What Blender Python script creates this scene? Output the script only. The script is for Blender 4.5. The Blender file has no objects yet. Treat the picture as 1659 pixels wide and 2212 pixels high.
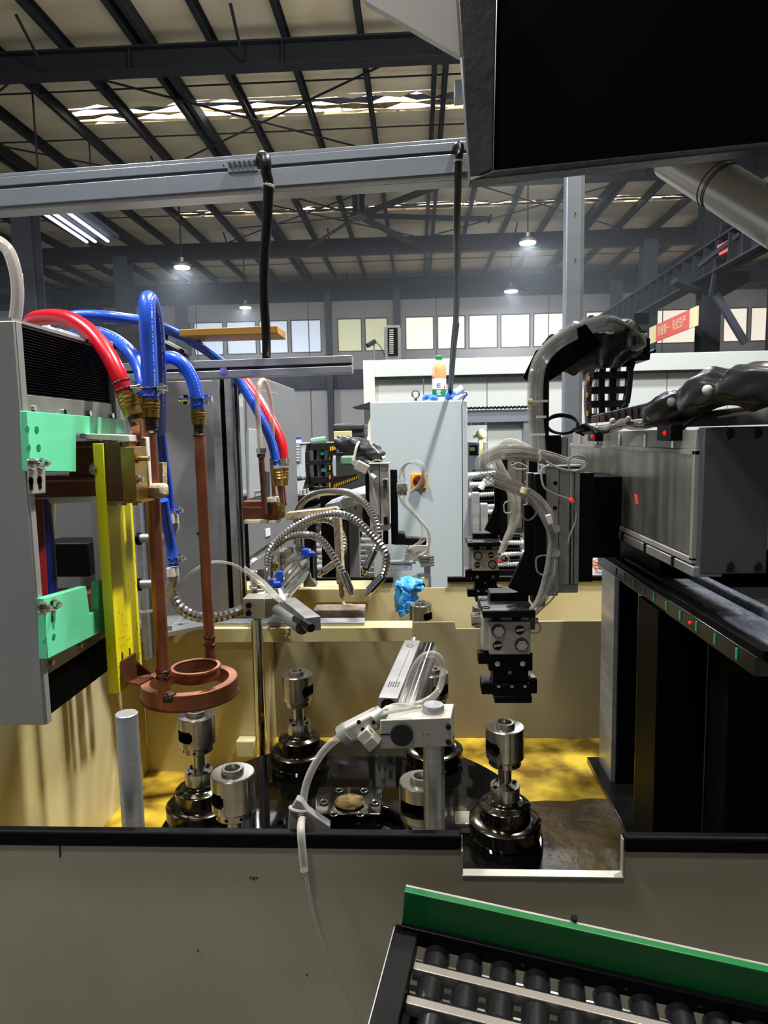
import bpy, bmesh, math, random
from mathutils import Vector, Matrix, Quaternion
random.seed(7)
sc = bpy.context.scene
COL = sc.collection
pi = math.pi
# ------------------------------------------------------------------ camera
F = 1475.0                      # focal length in pixels of the 1659x2212 frame
EYE = Vector((0, 0, 1.6))
cam = bpy.data.cameras.new('camera')
cam.sensor_fit = 'VERTICAL'; cam.sensor_height = 36.0; cam.lens = 36.0 * F / 2212.0
cam.clip_start = 0.02; cam.clip_end = 200
camo = bpy.data.objects.new('camera', cam); COL.objects.link(camo); sc.camera = camo
RM = (Matrix.Rotation(math.radians(2.86), 3, 'Z') @ Matrix.Rotation(math.radians(90 - 6.33), 3, 'X')
      @ Matrix.Rotation(math.radians(-1.1), 3, 'Z'))
camo.matrix_world = Matrix.Translation(EYE) @ RM.to_4x4()
# ------------------------------------------------------------------ world, lights, exposure
w = bpy.data.worlds.new('hall_daylight'); sc.world = w; w.use_nodes = True
bg = w.node_tree.nodes['Background']
bg.inputs[0].default_value = (0.93, 0.96, 1.0, 1); bg.inputs[1].default_value = 0.62
sc.view_settings.view_transform = 'Standard'; sc.view_settings.look = 'None'
sc.view_settings.exposure = 0.0; sc.view_settings.gamma = 1.0
sc.view_settings.use_curve_mapping = False
sc.cycles.max_bounces = 7; sc.cycles.transparent_max_bounces = 24
sc.cycles.diffuse_bounces = 3; sc.cycles.glossy_bounces = 4; sc.cycles.transmission_bounces = 5
sc.cycles.caustics_reflective = False; sc.cycles.caustics_refractive = False
sc.cycles.sample_clamp_indirect = 4.0; sc.cycles.use_denoising = True

def area(name, loc, tgt, size, power, col=(1, 1, 1), sy=None):
    l = bpy.data.lights.new(name, 'AREA'); l.energy = power; l.color = col
    l.shape = 'RECTANGLE' if sy else 'DISK'; l.size = size
    if sy: l.size_y = sy
    o = bpy.data.objects.new(name, l); COL.objects.link(o); o.location = loc
    o.rotation_euler = (Vector(tgt) - Vector(loc)).to_track_quat('-Z', 'Y').to_euler()
    return o
KEY = area('work_light', (1.0, 1.2, 5.1), (-0.2, 1.3, 1.0), 0.2, 300, (1.0, 0.96, 0.86))
area('fill_light', (-2.2, 0.4, 5.2), (-1.2, 3.0, 1.0), 0.5, 230, (0.95, 0.97, 1.0))  # this and the next three: unseen lamps added overhead to brighten cabinets and hall
area('fill_light', (1.2, 3.0, 5.4), (0.6, 4.6, 1.5), 0.5, 300, (0.93, 0.96, 1.0))
area('fill_light', (-1.6, 6.0, 5.4), (-1.2, 6.6, 0.0), 0.5, 420, (0.93, 0.96, 1.0))
area('fill_light', (1.6, 8.7, 5.5), (1.6, 9.6, 0.0), 0.5, 420, (0.93, 0.96, 1.0))
area('fill_light', (-0.8, -1.2, 5.2), (-0.3, 1.6, 1.0), 0.45, 46, (1.0, 0.97, 0.92))  # unseen fill added behind the camera to lift the front panel

# ------------------------------------------------------------------ picture -> place helpers (used while laying things out)
def ray(px, py):
    return RM @ Vector(((px - 829.5) / F, -(py - 1106) / F, -1.0))
def P(px, py, Y):
    d = ray(px, py); return EYE + d * (Y / d.y)
def PX(px, py, X):
    d = ray(px, py); return EYE + d * (X / d.x)
def PZ(px, py, Z):
    d = ray(px, py); return EYE + d * ((Z - EYE.z) / d.z)

# ------------------------------------------------------------------ materials
MATS = {}
def lin(c):
    return tuple(((v / 255) / 12.92 if v / 255 <= 0.04045 else ((v / 255 + 0.055) / 1.055) ** 2.4) for v in c)
def mat(name, rgb, rough=0.5, metal=0.0, var=0.0, scale=8.0, bump=0.0, bscale=60.0, rgb2=None, stretch=None,
        trans=0.0, alpha=1.0, emit=None, estr=0.0, ior=1.45, coat=0.0, rvar=0.0, lo=0.35, hi=0.7, spec=None):
    m = bpy.data.materials.new(name); m.use_nodes = True
    nt = m.node_tree; b = nt.nodes['Principled BSDF']
    c = lin(rgb)
    b.inputs['Base Color'].default_value = (*c, 1)
    b.inputs['Roughness'].default_value = rough; b.inputs['Metallic'].default_value = metal
    b.inputs['Transmission Weight'].default_value = trans; b.inputs['Alpha'].default_value = alpha
    b.inputs['IOR'].default_value = ior; b.inputs['Coat Weight'].default_value = coat
    if spec is not None: b.inputs['Specular IOR Level'].default_value = spec
    if emit: b.inputs['Emission Color'].default_value = (*lin(emit), 1); b.inputs['Emission Strength'].default_value = estr
    if var or bump or rgb2 or rvar:
        tc = nt.nodes.new('ShaderNodeTexCoord'); mp = nt.nodes.new('ShaderNodeMapping')
        nt.links.new(tc.outputs['Object'], mp.inputs[0])
        if stretch: mp.inputs['Scale'].default_value = stretch
        n = nt.nodes.new('ShaderNodeTexNoise'); n.inputs['Scale'].default_value = scale; n.inputs['Detail'].default_value = 5
        nt.links.new(mp.outputs[0], n.inputs['Vector'])
        if var or rgb2:
            r = nt.nodes.new('ShaderNodeValToRGB')
            r.color_ramp.elements[0].position = lo; r.color_ramp.elements[1].position = hi
            c2 = lin(rgb2) if rgb2 else tuple(min(1, v * (1 + var)) for v in c)
            c1 = c if rgb2 else tuple(v * (1 - var) for v in c)
            r.color_ramp.elements[0].color = (*c1, 1); r.color_ramp.elements[1].color = (*c2, 1)
            nt.links.new(n.outputs[0], r.inputs[0]); nt.links.new(r.outputs[0], b.inputs['Base Color'])
        if rvar:
            mr = nt.nodes.new('ShaderNodeMapRange')
            mr.inputs[3].default_value = max(0.02, rough - rvar); mr.inputs[4].default_value = rough + rvar
            nt.links.new(n.outputs[0], mr.inputs[0]); nt.links.new(mr.outputs[0], b.inputs['Roughness'])
        if bump:
            n2 = nt.nodes.new('ShaderNodeTexNoise'); n2.inputs['Scale'].default_value = bscale; n2.inputs['Detail'].default_value = 3
            nt.links.new(mp.outputs[0], n2.inputs['Vector'])
            bp = nt.nodes.new('ShaderNodeBump'); bp.inputs['Strength'].default_value = bump; bp.inputs['Distance'].default_value = 0.01
            nt.links.new(n2.outputs[0], bp.inputs['Height']); nt.links.new(bp.outputs[0], b.inputs['Normal'])
    MATS[name] = m
    return m

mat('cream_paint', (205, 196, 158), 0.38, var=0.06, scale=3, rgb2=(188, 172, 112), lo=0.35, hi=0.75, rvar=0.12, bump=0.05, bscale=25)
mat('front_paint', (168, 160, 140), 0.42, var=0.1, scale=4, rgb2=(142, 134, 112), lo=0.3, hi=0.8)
mat('mark', (38, 36, 32), 0.6)
mat('dark_brown', (74, 60, 30), 0.45, rgb2=(44, 34, 16), scale=14, bump=0.6, bscale=30)
mat('yellow_oil', (214, 180, 60), 0.34, scale=9, rgb2=(104, 78, 24), lo=0.38, hi=0.6, bump=0.25, bscale=30, rvar=0.1)
mat('oil_black', (9, 9, 9), 0.055, scale=6, bump=0.04, bscale=14, coat=0.6)
mat('black_paint', (8, 8, 9), 0.4, rvar=0.1, scale=5, spec=0.14)
mat('black_matte', (4, 4, 5), 0.6, spec=0.1)
mat('rubber', (4, 4, 4), 0.55, spec=0.08)
mat('beam_paint', (36, 37, 40), 0.6, var=0.15, scale=1.5, spec=0.2)
mat('column_paint', (66, 69, 78), 0.6, var=0.12, scale=1.5)
mat('foil', (210, 186, 152), 0.42, 0.12, rgb2=(238, 218, 188), scale=1.2, lo=0.3, hi=0.75, bump=0.9, bscale=2.2, stretch=(1, 2.2, 1))
mat('skylight', (240, 238, 225), 0.4, emit=(255, 250, 232), estr=3.2)
mat('wall_panel', (178, 174, 174), 0.7, var=0.05, scale=0.7)
mat('steel', (206, 203, 196), 0.2, 0.95, rgb2=(168, 163, 150), scale=7, rvar=0.08, stretch=(1, 1, 6))
mat('steel_oiled', (120, 118, 108), 0.14, 1.0, rgb2=(84, 80, 66), scale=10, rvar=0.05)
mat('rust_dark', (74, 68, 64), 0.5, 0.4, rgb2=(110, 104, 98), scale=12)
mat('rail_dark', (40, 39, 38), 0.4, 0.3, rgb2=(22, 22, 22), scale=30)
mat('chrome', (205, 205, 205), 0.09, 1.0)
mat('steel_satin', (184, 186, 190), 0.34, 0.7, rgb2=(156, 158, 164), scale=5, stretch=(1, 1, 10), rvar=0.08)
mat('stainless', (164, 164, 162), 0.36, 0.55, rgb2=(138, 138, 138), scale=4, stretch=(1, 1, 0.3))
mat('galvanised', (152, 158, 166), 0.36, 0.6, rgb2=(128, 135, 144), scale=9, stretch=(0.3, 1, 1), rvar=0.1)
mat('anodised', (152, 152, 146), 0.4, 0.55, var=0.06, scale=6)
mat('alu_block', (172, 168, 158), 0.42, 0.45, var=0.07, scale=20)
mat('alu_worn', (142, 138, 134), 0.38, 0.6, rgb2=(170, 166, 162), scale=24)
mat('copper', (162, 100, 74), 0.38, 0.75, rgb2=(112, 68, 50), scale=14, lo=0.35, hi=0.75, rvar=0.1)
mat('copper_dull', (116, 76, 52), 0.42, 0.75, rgb2=(88, 56, 40), scale=12, stretch=(1, 1, 4))
mat('solder', (70, 52, 48), 0.35, 0.7, bump=0.8, bscale=160)
mat('brass', (176, 142, 70), 0.3, 0.9, rgb2=(140, 108, 52), scale=30, rvar=0.08)
mat('green_nylon', (104, 216, 166), 0.32, var=0.05, scale=5, coat=0.2)
mat('yellow_board', (232, 218, 20), 0.42, rgb2=(224, 206, 14), scale=5)
mat('white_nylon', (220, 214, 200), 0.45, var=0.05, scale=6)
mat('blue_hose', (36, 84, 204), 0.3, var=0.08, scale=4, coat=0.15)
mat('red_hose', (196, 20, 38), 0.3, var=0.08, scale=4, coat=0.15)
mat('dark_red_hose', (110, 12, 22), 0.4)
mat('navy_hose', (20, 36, 110), 0.4)
mat('pale_hose', (214, 198, 158), 0.35)
def clear(name, rgb, lo, hi):
    m = mat(name, rgb, 0.1, coat=0.4, spec=0.8); nt = m.node_tree; b = nt.nodes['Principled BSDF']
    lw = nt.nodes.new('ShaderNodeLayerWeight'); lw.inputs[0].default_value = 0.45
    mr = nt.nodes.new('ShaderNodeMapRange'); mr.inputs[3].default_value = lo; mr.inputs[4].default_value = hi
    nt.links.new(lw.outputs['Facing'], mr.inputs[0]); nt.links.new(mr.outputs[0], b.inputs['Alpha'])
clear('clear_tube', (190, 188, 178), 0.14, 0.66)
clear('clear_tube_thick', (190, 186, 176), 0.26, 0.86)
mat('tube_grey', (150, 146, 140), 0.3, alpha=0.7)
mat('cabinet_grey', (150, 153, 158), 0.42, var=0.03, scale=2)
mat('cabinet_dark', (112, 112, 116), 0.45, var=0.03, scale=2)
mat('cabinet_blue', (160, 170, 175), 0.4, var=0.02, scale=2)
mat('enclosure', (178, 181, 178), 0.5, var=0.04, scale=1.5)
mat('enclosure_cream', (212, 206, 184), 0.5)
mat('orange_switch', (240, 160, 10), 0.4)
mat('switch_red', (96, 22, 14), 0.4)
mat('orange_drink', (255, 140, 0), 0.2, emit=(255, 150, 0), estr=0.0, coat=0.5)
mat('pet', (255, 200, 160), 0.1, alpha=0.35, coat=0.6)
mat('pet_clear', (225, 228, 238), 0.1, alpha=0.5, coat=0.6)
mat('cap_green', (24, 140, 70), 0.4)
mat('haze', (200, 210, 230), 0.5)
mat('label_white', (228, 226, 228), 0.5)
mat('label_green', (12, 122, 76), 0.5)
mat('print_red', (214, 40, 40), 0.5)
mat('print_white', (235, 235, 235), 0.5)
mat('print_grey', (120, 120, 124), 0.5)
mat('slot_shade', (26, 22, 16), 0.25, 0.5)  # dark colour stands in for the shade deep in the chuck slots
mat('void', (0, 0, 0), 1.0, spec=0.0)
mat('hair', (22, 20, 19), 0.6)
mat('print_dark', (60, 58, 60), 0.5)
mat('glove_blue', (50, 110, 205), 0.6, var=0.1, scale=60)
mat('glove_pale', (186, 208, 224), 0.7, var=0.05, scale=60)
mat('nitrile', (70, 160, 226), 0.35, var=0.1, scale=30, bump=0.5, bscale=120)
mat('ball_blue', (20, 62, 168), 0.4)
mat('wood', (196, 150, 70), 0.5, rgb2=(160, 112, 44), scale=6, stretch=(0.3, 4, 4))
mat('wrap_tape', (186, 170, 140), 0.7, rgb2=(150, 134, 108), scale=30, bump=0.4, bscale=80)
mat('wrap_tape_dark', (126, 108, 90), 0.75, rgb2=(96, 82, 70), scale=30, bump=0.4, bscale=80)
mat('vinyl', (46, 46, 48), 0.34, rgb2=(30, 30, 32), scale=6, bump=0.8, bscale=14, spec=0.5)
mat('chain_black', (18, 18, 19), 0.45)
mat('chain_brown', (74, 60, 54), 0.5)
mat('chain_yellow', (238, 184, 20), 0.45)
mat('led_red', (255, 20, 20), 0.4, emit=(255, 12, 16), estr=1.6)
mat('led_green', (20, 255, 120), 0.4, emit=(10, 240, 110), estr=2.5)
mat('lamp_glow', (255, 255, 250), 0.4, emit=(235, 250, 255), estr=9.0)
mat('tube_glow', (240, 245, 255), 0.4, emit=(225, 232, 255), estr=2.2)
mat('window_warm', (250, 244, 226), 0.5, rgb2=(236, 214, 186), scale=0.5, emit=(255, 246, 230), estr=0.85)
mat('window_cool', (200, 214, 240), 0.5, rgb2=(225, 232, 240), scale=0.5, emit=(214, 226, 246), estr=0.68)
mat('window_green', (226, 226, 190), 0.5, emit=(222, 224, 186), estr=0.5)
mat('window_frame', (96, 94, 92), 0.5)
mat('banner_red', (206, 78, 70), 0.6)
mat('banner_cream', (214, 200, 150), 0.6)
mat('red_machine', (170, 60, 62), 0.5)
mat('rust_sheet', (196, 190, 184), 0.34, 0.35, rgb2=(150, 136, 124), scale=5, lo=0.5, hi=0.8)
mat('hood_black', (3, 3, 3), 0.5, rvar=0.12, scale=3, spec=0.06)
mat('hood_edge', (52, 51, 51), 0.42, 0.3, rgb2=(72, 69, 68), scale=16, lo=0.45, hi=0.75, bump=0.12, bscale=70)
mat('duct', (196, 194, 186), 0.26, 0.5, rgb2=(172, 170, 162), scale=4, rvar=0.1)
mat('roller_black', (20, 20, 22), 0.28, coat=0.3)
mat('roller_rail', (138, 132, 124), 0.3, 0.6, var=0.1, scale=10)
mat('green_board', (4, 84, 36), 0.35, var=0.1, scale=5)
mat('green_board_edge', (30, 180, 84), 0.35)
mat('bronze_disc', (150, 128, 78), 0.25, 0.9, rgb2=(60, 46, 22), scale=60, lo=0.4, hi=0.65)
mat('grime', (64, 66, 76), 0.55, rgb2=(92, 96, 112), scale=9, bump=0.8, bscale=40)
mat('rail_steel', (84, 84, 80), 0.2, 0.9, rgb2=(50, 50, 48), scale=14)
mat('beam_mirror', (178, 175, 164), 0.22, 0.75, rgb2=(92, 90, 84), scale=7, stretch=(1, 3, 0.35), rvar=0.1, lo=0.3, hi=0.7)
mat('end_plate', (74, 75, 78), 0.5, 0.1)
mat('teal_dot', (30, 150, 110), 0.3)
mat('bolt_hole', (9, 9, 10), 0.45, spec=0.2)
mat('paper', (232, 232, 236), 0.7)
mat('skin', (206, 140, 116), 0.55, var=0.08, scale=30)
mat('sleeve', (60, 68, 84), 0.8)
mat('floor_paint', (112, 116, 112), 0.45, var=0.1, scale=1.5)
mat('motor_green', (70, 110, 84), 0.45)
mat('motor_black', (38, 38, 38), 0.5)
mat('motor_tan', (176, 164, 120), 0.5)
mat('part_steel', (214, 214, 212), 0.3, 0.35)
mat('flex_steel', (170, 168, 164), 0.22, 0.9)
mat('rear_paint_shaded', (142, 134, 108), 0.42, var=0.1, scale=3, rgb2=(120, 110, 84), lo=0.3, hi=0.8)  # darker copy of the front paint, the wall's shade put into the colour
mat('dirty_gold', (190, 150, 80), 0.4, 0.3, rgb2=(90, 74, 46), scale=14)
mat('grey_clamp', (122, 120, 118), 0.5)
mat('black_cable', (12, 11, 11), 0.4, spec=0.3)
mat('brown_cable', (56, 32, 26), 0.5, spec=0.3)
mat('grey_plastic', (92, 92, 92), 0.5)

# ------------------------------------------------------------------ mesh builder
def V(*a): return Vector(a[0]) if len(a) == 1 else Vector(a)
def frame(d):
    d = d.normalized(); a = Vector((0, 0, 1)) if abs(d.z) < 0.9 else Vector((1, 0, 0))
    u = d.cross(a).normalized(); return u, d.cross(u).normalized()
def smooth_path(pts, k=6):
    pts = [V(p) for p in pts]
    if len(pts) < 3: return pts
    q = [2 * pts[0] - pts[1]] + pts + [2 * pts[-1] - pts[-2]]; out = []
    for i in range(1, len(q) - 2):
        a, b, c, d = q[i - 1], q[i], q[i + 1], q[i + 2]
        for j in range(k):
            t = j / k
            out.append(0.5 * ((2 * b) + (c - a) * t + (2 * a - 5 * b + 4 * c - d) * t * t + (3 * b - a - 3 * c + d) * t ** 3))
    out.append(pts[-1]); return out

class B:
    def __init__(s): s.v = []; s.f = []
    def add(s, vs, fs):
        n = len(s.v); s.v += [V(p) for p in vs]; s.f += [tuple(i + n for i in f) for f in fs]; return s
    def box(s, x0, x1, y0, y1, z0, z1):
        return s.add([(x0,y0,z0),(x1,y0,z0),(x1,y1,z0),(x0,y1,z0),(x0,y0,z1),(x1,y0,z1),(x1,y1,z1),(x0,y1,z1)],
                     [(0,3,2,1),(4,5,6,7),(0,1,5,4),(1,2,6,5),(2,3,7,6),(3,0,4,7)])
    def pbox(s, px0, py0, px1, py1, Y, dep):          # front face spans those points at depth Y
        xm, ym = (px0 + px1) / 2, (py0 + py1) / 2
        x0, x1 = sorted((P(px0, ym, Y).x, P(px1, ym, Y).x)); z0, z1 = sorted((P(xm, py0, Y).z, P(xm, py1, Y).z))
        return s.box(x0, x1, Y, Y + dep, z0, z1)
    def obox(s, c, a, b_, d):                         # centre and three half-vectors
        c, a, b_, d = V(c), V(a), V(b_), V(d); vs = []
        for k in (-1, 1):
            for (i, j) in ((-1,-1),(1,-1),(1,1),(-1,1)): vs.append(c + a * i + b_ * j + d * k)
        fs = [(0,3,2,1),(4,5,6,7),(0,1,5,4),(1,2,6,5),(2,3,7,6),(3,0,4,7)]
        if a.cross(b_).dot(d) < 0: fs = [tuple(reversed(f)) for f in fs]
        return s.add(vs, fs)
    def bar(s, p, q, wd, ht, up=(0, 0, 1)):
        p, q = V(p), V(q); d = (q - p); u = V(up); side = d.cross(u).normalized(); u2 = side.cross(d).normalized()
        return s.obox((p + q) / 2, d / 2, side * wd / 2, u2 * ht / 2)
    def rings(s, rs, closed=False, cap=True):         # list of vertex loops
        n = len(s.v); m = len(rs[0]); fs = []
        for r in rs: s.v += [V(p) for p in r]
        K = len(rs)
        for k in range(K if closed else K - 1):
            a = n + k * m; b2 = n + ((k + 1) % K) * m
            for i in range(m):
                j = (i + 1) % m; fs.append((a + i, a + j, b2 + j, b2 + i))
        if cap and not closed:
            fs.append(tuple(n + i for i in reversed(range(m)))); fs.append(tuple(n + (K - 1) * m + i for i in range(m)))
        s.f += fs; return s
    def cyl(s, p, q, r, r2=None, n=18):
        p, q = V(p), V(q); d = q - p; u, v = frame(d); r2 = r if r2 is None else r2
        def ring(c, rr): return [c + (u * math.cos(2*pi*i/n) + v * math.sin(2*pi*i/n)) * rr for i in range(n)]
        return s.rings([ring(p, r), ring(q, r2)])
    def tube(s, pts, r, n=10, k=5, sm=True, close=False, rfun=None):
        pts = smooth_path(pts, k) if sm else [V(p) for p in pts]
        rs = []; u = None
        for i, p in enumerate(pts):
            d = (pts[min(i + 1, len(pts) - 1)] - pts[max(i - 1, 0)])
            if d.length < 1e-9: d = Vector((0, 0, 1))
            d.normalize()
            if u is None: u, _ = frame(d)
            u = (u - d * u.dot(d)).normalized(); v = d.cross(u)
            rr = rfun(i / (len(pts) - 1)) if rfun else r
            rs.append([p + (u * math.cos(2*pi*j/n) + v * math.sin(2*pi*j/n)) * rr for j in range(n)])
        return s.rings(rs)
    def lathe(s, prof, c=(0, 0, 0), ax=(0, 0, 1), n=32, cap=True):   # prof: (r, h)
        c = V(c); ax = V(ax).normalized()
        u, v = (Vector((1,0,0)), Vector((0,1,0))) if abs(ax.z) > 0.999 and ax.z > 0 else frame(ax)
        if u.cross(v).dot(ax) < 0: v = -v
        return s.rings([[c + ax * h + (u * math.cos(2*pi*i/n) + v * math.sin(2*pi*i/n)) * max(r, 1e-5) for i in range(n)] for r, h in prof], cap=cap)
    def prism(s, poly, vec):                           # planar polygon pushed along vec
        poly = [V(p) for p in poly]; vec = V(vec); n = len(poly)
        nrm = Vector((0, 0, 0))
        for i in range(n): nrm += poly[i].cross(poly[(i + 1) % n])
        if nrm.dot(vec) > 0: poly = poly[::-1]
        return s.add(poly + [p + vec for p in poly], [tuple(range(n)), tuple(reversed(range(n, 2 * n)))] +
                     [((i + 1) % n, i, i + n, (i + 1) % n + n) for i in range(n)])
    def plate(s, outer, holes, vec, ax):               # polygon with circular holes approximated by rim rings: outer only, dark discs are added apart
        return s.prism(outer, vec)
    def torus(s, c, ax, R_, r, n=40, m=8):
        c = V(c); u, v = frame(V(ax)); a = V(ax).normalized(); rs = []
        for i in range(n):
            t = 2*pi*i/n; o = u * math.cos(t) + v * math.sin(t)
            rs.append([c + o * (R_ + r * math.cos(2*pi*j/m)) + a * r * math.sin(2*pi*j/m) for j in range(m)])
        return s.rings(rs, closed=True)
    def ball(s, c, r, n=14, sz=1.0):
        return s.lathe([(r * math.sin(pi * i / 8), -r * sz * math.cos(pi * i / 8)) for i in range(9)], c, n=n)
    def hexn(s, p, q, r): return s.cyl(p, q, r, n=6)
    def bolt(s, p, d, r=0.004, h=0.004, washer=True):  # hex head with washer and socket dome
        p = V(p); d = V(d).normalized()
        if washer: s.cyl(p, p + d * h * 0.3, r * 1.5, n=16)
        s.cyl(p, p + d * h, r, n=6); s.cyl(p + d * h, p + d * h * 1.4, r * 0.55, n=10)
        return s

BASE = {}
def finish(me, ang=35):
    me.polygons.foreach_set('use_smooth', [True] * len(me.polygons))
    try: me.set_sharp_from_angle(angle=math.radians(ang))
    except Exception: pass
def tag(o, label=None, cat=None, group=None, kind=None):
    if label: o['label'] = label
    if cat: o['category'] = cat
    if group: o['group'] = group
    if kind: o['kind'] = kind
    return o
def thing(name, label, cat, loc=(0, 0, 0), group=None):
    o = bpy.data.objects.new(name, None); COL.objects.link(o); o.location = loc; o.empty_display_size = 0.02
    BASE[o] = V(loc); return tag(o, label, cat, group)
def build(b, name, m, parent=None, label=None, cat=None, group=None, kind=None, bevel=0, ang=35, seg=2):
    me = bpy.data.meshes.new(name)
    base = BASE[parent] if parent is not None else None
    if base is None:
        xs = [p.x for p in b.v]; ys = [p.y for p in b.v]; zs = [p.z for p in b.v]
        base = V((min(xs) + max(xs)) / 2, (min(ys) + max(ys)) / 2, min(zs))
    me.from_pydata([tuple(p - base) for p in b.v], [], b.f)
    bm = bmesh.new(); bm.from_mesh(me); bmesh.ops.recalc_face_normals(bm, faces=bm.faces); bm.to_mesh(me); bm.free()
    me.materials.append(MATS[m]); finish(me, ang)
    o = bpy.data.objects.new(name, me); COL.objects.link(o); BASE[o] = base
    if parent is not None: o.parent = parent
    else: o.location = base
    tag(o, label, cat, group, kind)
    if bevel:
        md = o.modifiers.new('bevel', 'BEVEL'); md.width = bevel; md.segments = seg; md.limit_method = 'ANGLE'
        md.angle_limit = math.radians(40); md.harden_normals = False
    return o
def struct(b, name, m, parent=None, **k):
    return build(b, name, m, parent, kind=None if parent is not None else 'structure', **k)
def text(s, name, m, parent, loc, xdir, updir, size, ext=0.0006, wid=None):
    cu = bpy.data.curves.new('t', 'FONT'); cu.body = s; cu.size = size; cu.extrude = ext; cu.align_x = 'CENTER'; cu.align_y = 'CENTER'
    t = bpy.data.objects.new('t', cu); COL.objects.link(t)
    dg = bpy.context.evaluated_depsgraph_get(); me = bpy.data.meshes.new_from_object(t.evaluated_get(dg))
    bpy.data.objects.remove(t)
    x = V(xdir).normalized(); n = x.cross(V(updir)).normalized(); y = n.cross(x)
    sx = 1.0
    if wid and len(me.vertices):
        w_ = max(v.co.x for v in me.vertices) - min(v.co.x for v in me.vertices); sx = wid / max(w_, 1e-6)
    base = BASE[parent]
    for v in me.vertices: v.co = V(loc) + x * v.co.x * sx + y * v.co.y + n * v.co.z - base
    me.materials.clear(); me.materials.append(MATS[m]); me.name = name
    o = bpy.data.objects.new(name, me); COL.objects.link(o); o.parent = parent; BASE[o] = base
    return o
def copy_tree(o, parent=None):
    c = o.copy(); COL.objects.link(c); c.parent = parent; BASE[c] = BASE.get(o, Vector())
    for ch in [x for x in bpy.data.objects if x.parent is o]: copy_tree(ch, c)
    return c
KIDS = None
# ================================================================== THE HALL
f = B().box(-16, 16, -3, 24, -0.1, 0.0); struct(f, 'floor', 'floor_paint')
# roof: foil-faced insulation above purlins; open skylight strips between
ZB = 5.79                        # underside of the rafters
ZP0, ZP1 = 6.05, 6.21  # purlins
ceil_b = B()
strips = [(9.76, 10.34), (14.2, 14.62), (17.55, 17.95)]
ys = [-3] + [v for a in strips for v in a] + [22.4]
for i in range(0, len(ys), 2): ceil_b.box(-16, 16, ys[i], ys[i + 1], ZP1 + 0.002, ZP1 + 0.06)
ceiling = struct(ceil_b, 'ceiling', 'foil')
for a, c in strips:
    sb = B()
    for x0 in range(-5, 12, 2):
        sb.box(x0 + 0.02, x0 + 1.98, a + 0.02, c - 0.02, ZP1 + 0.03, ZP1 + 0.05)
    struct(sb, 'skylight', 'skylight', ceiling)
    # crumpled foil hanging along the strip, darker ragged edges
    for k in (0, 1, 3, 5):
        yy = a + (c - a) * (0.06 + 0.17 * k); pts = []
        top = []; bot = []
        x = -5.0
        while x < 11.6:
            top.append(Vector((x, yy + random.uniform(-.03, .03), ZP1 + 0.02)))
            bot.append(Vector((x, yy + random.uniform(-.09, .09) + 0.06, ZP1 + 0.012 - random.uniform(0.0, 0.024)))); x += 0.22
        fb = B(); n = len(top); fb.v = top + bot; fb.f = [(i, i + 1, n + i + 1, n + i) for i in range(n - 1)]
        struct(fb, 'torn_foil', ('foil', 'grime', 'foil', 'dirty_gold', 'foil', 'foil')[k], ceiling)
    if True:
        eb = B().box(-16, -5, a, c, ZP1 + 0.002, ZP1 + 0.05).box(11.8, 16, a, c, ZP1 + 0.002, ZP1 + 0.05)
        struct(eb, 'roof_sheet', 'foil', ceiling)
# purlins: one per line, C-section, run in depth
px_lines = [x * 0.85 - 3.12 + 0.85 * 3 for x in range(-16, 17)]
for i, x in enumerate(px_lines):
    pb = B().box(x - 0.03, x + 0.03, -3, 22.3, ZP0, ZP0 + 0.02).box(x - 0.03, x - 0.01, -3, 22.3, ZP0 + 0.02, ZP1 - 0.018).box(x - 0.03, x + 0.03, -3, 22.3, ZP1 - 0.018, ZP1)
    struct(pb, 'purlin', 'beam_paint', ceiling)
    if (i - 16 + 3) % 4 == 0:
        pb = B().box(x + 0.11, x + 0.17, -3, 22.3, ZP0, ZP1); struct(pb, 'purlin', 'beam_paint', ceiling)
# sag rods and cross bracing
for yy in (4.6, 6.4, 9.2, 10.6, 12.9, 14.2, 17.0, 18.3):
    struct(B().cyl((-11, yy, ZP0 + 0.07), (11, yy, ZP0 + 0.07), 0.011, n=6), 'tie_rod', 'beam_paint', ceiling)
for (x0, y0, x1, y1) in ((-4.4, 8.3, 0.2, 11.8), (0.2, 8.3, -4.4, 11.8), (-9, 8.3, -4.4, 11.8), (-4.4, 8.3, -9, 11.8),
                         (-4.4, 12, 0.2, 16), (0.2, 12, -4.4, 16), (0.2, 12, 4.8, 16), (4.8, 12, 0.2, 16)):
    struct(B().cyl((x0, y0, ZP0 - 0.03), (x1, y1, ZP0 - 0.03), 0.014, n=6), 'brace_rod', 'beam_paint', ceiling)
# rafters
for yy in (4.2, 8.2, 11.9, 16.0, 20.0):
    zb = 5.78 if yy < 10 else 5.70; zt_ = ZP0
    rb = B().box(-16, 16, yy - 0.09, yy + 0.09, zb, zb + 0.02).box(-16, 16, yy - 0.09, yy + 0.09, zt_ - 0.02, zt_).box(-16, 16, yy - 0.008, yy + 0.008, zb + 0.02, zt_ - 0.02)
    r_ = struct(rb, 'ceiling_beam', 'beam_paint')
    for k in range(-4, 5):                          # stiffener and fly brace pieces
        x = k * 1.75 + 0.3
        if abs(x) < 7:
            struct(B().box(x - 0.01, x + 0.01, yy - 0.085, yy - 0.008, zb + 0.02, zt_ - 0.02), 'stiffener', 'beam_paint', r_)
    for (x) in (-4.2, -1.9, 2.2):
        struct(B().cyl((x, yy - 0.05, ZB + 0.05), (x + .02, yy - 0.62, ZP0 + 0.06), 0.018, n=6), 'fly_brace', 'beam_paint', r_)
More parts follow.
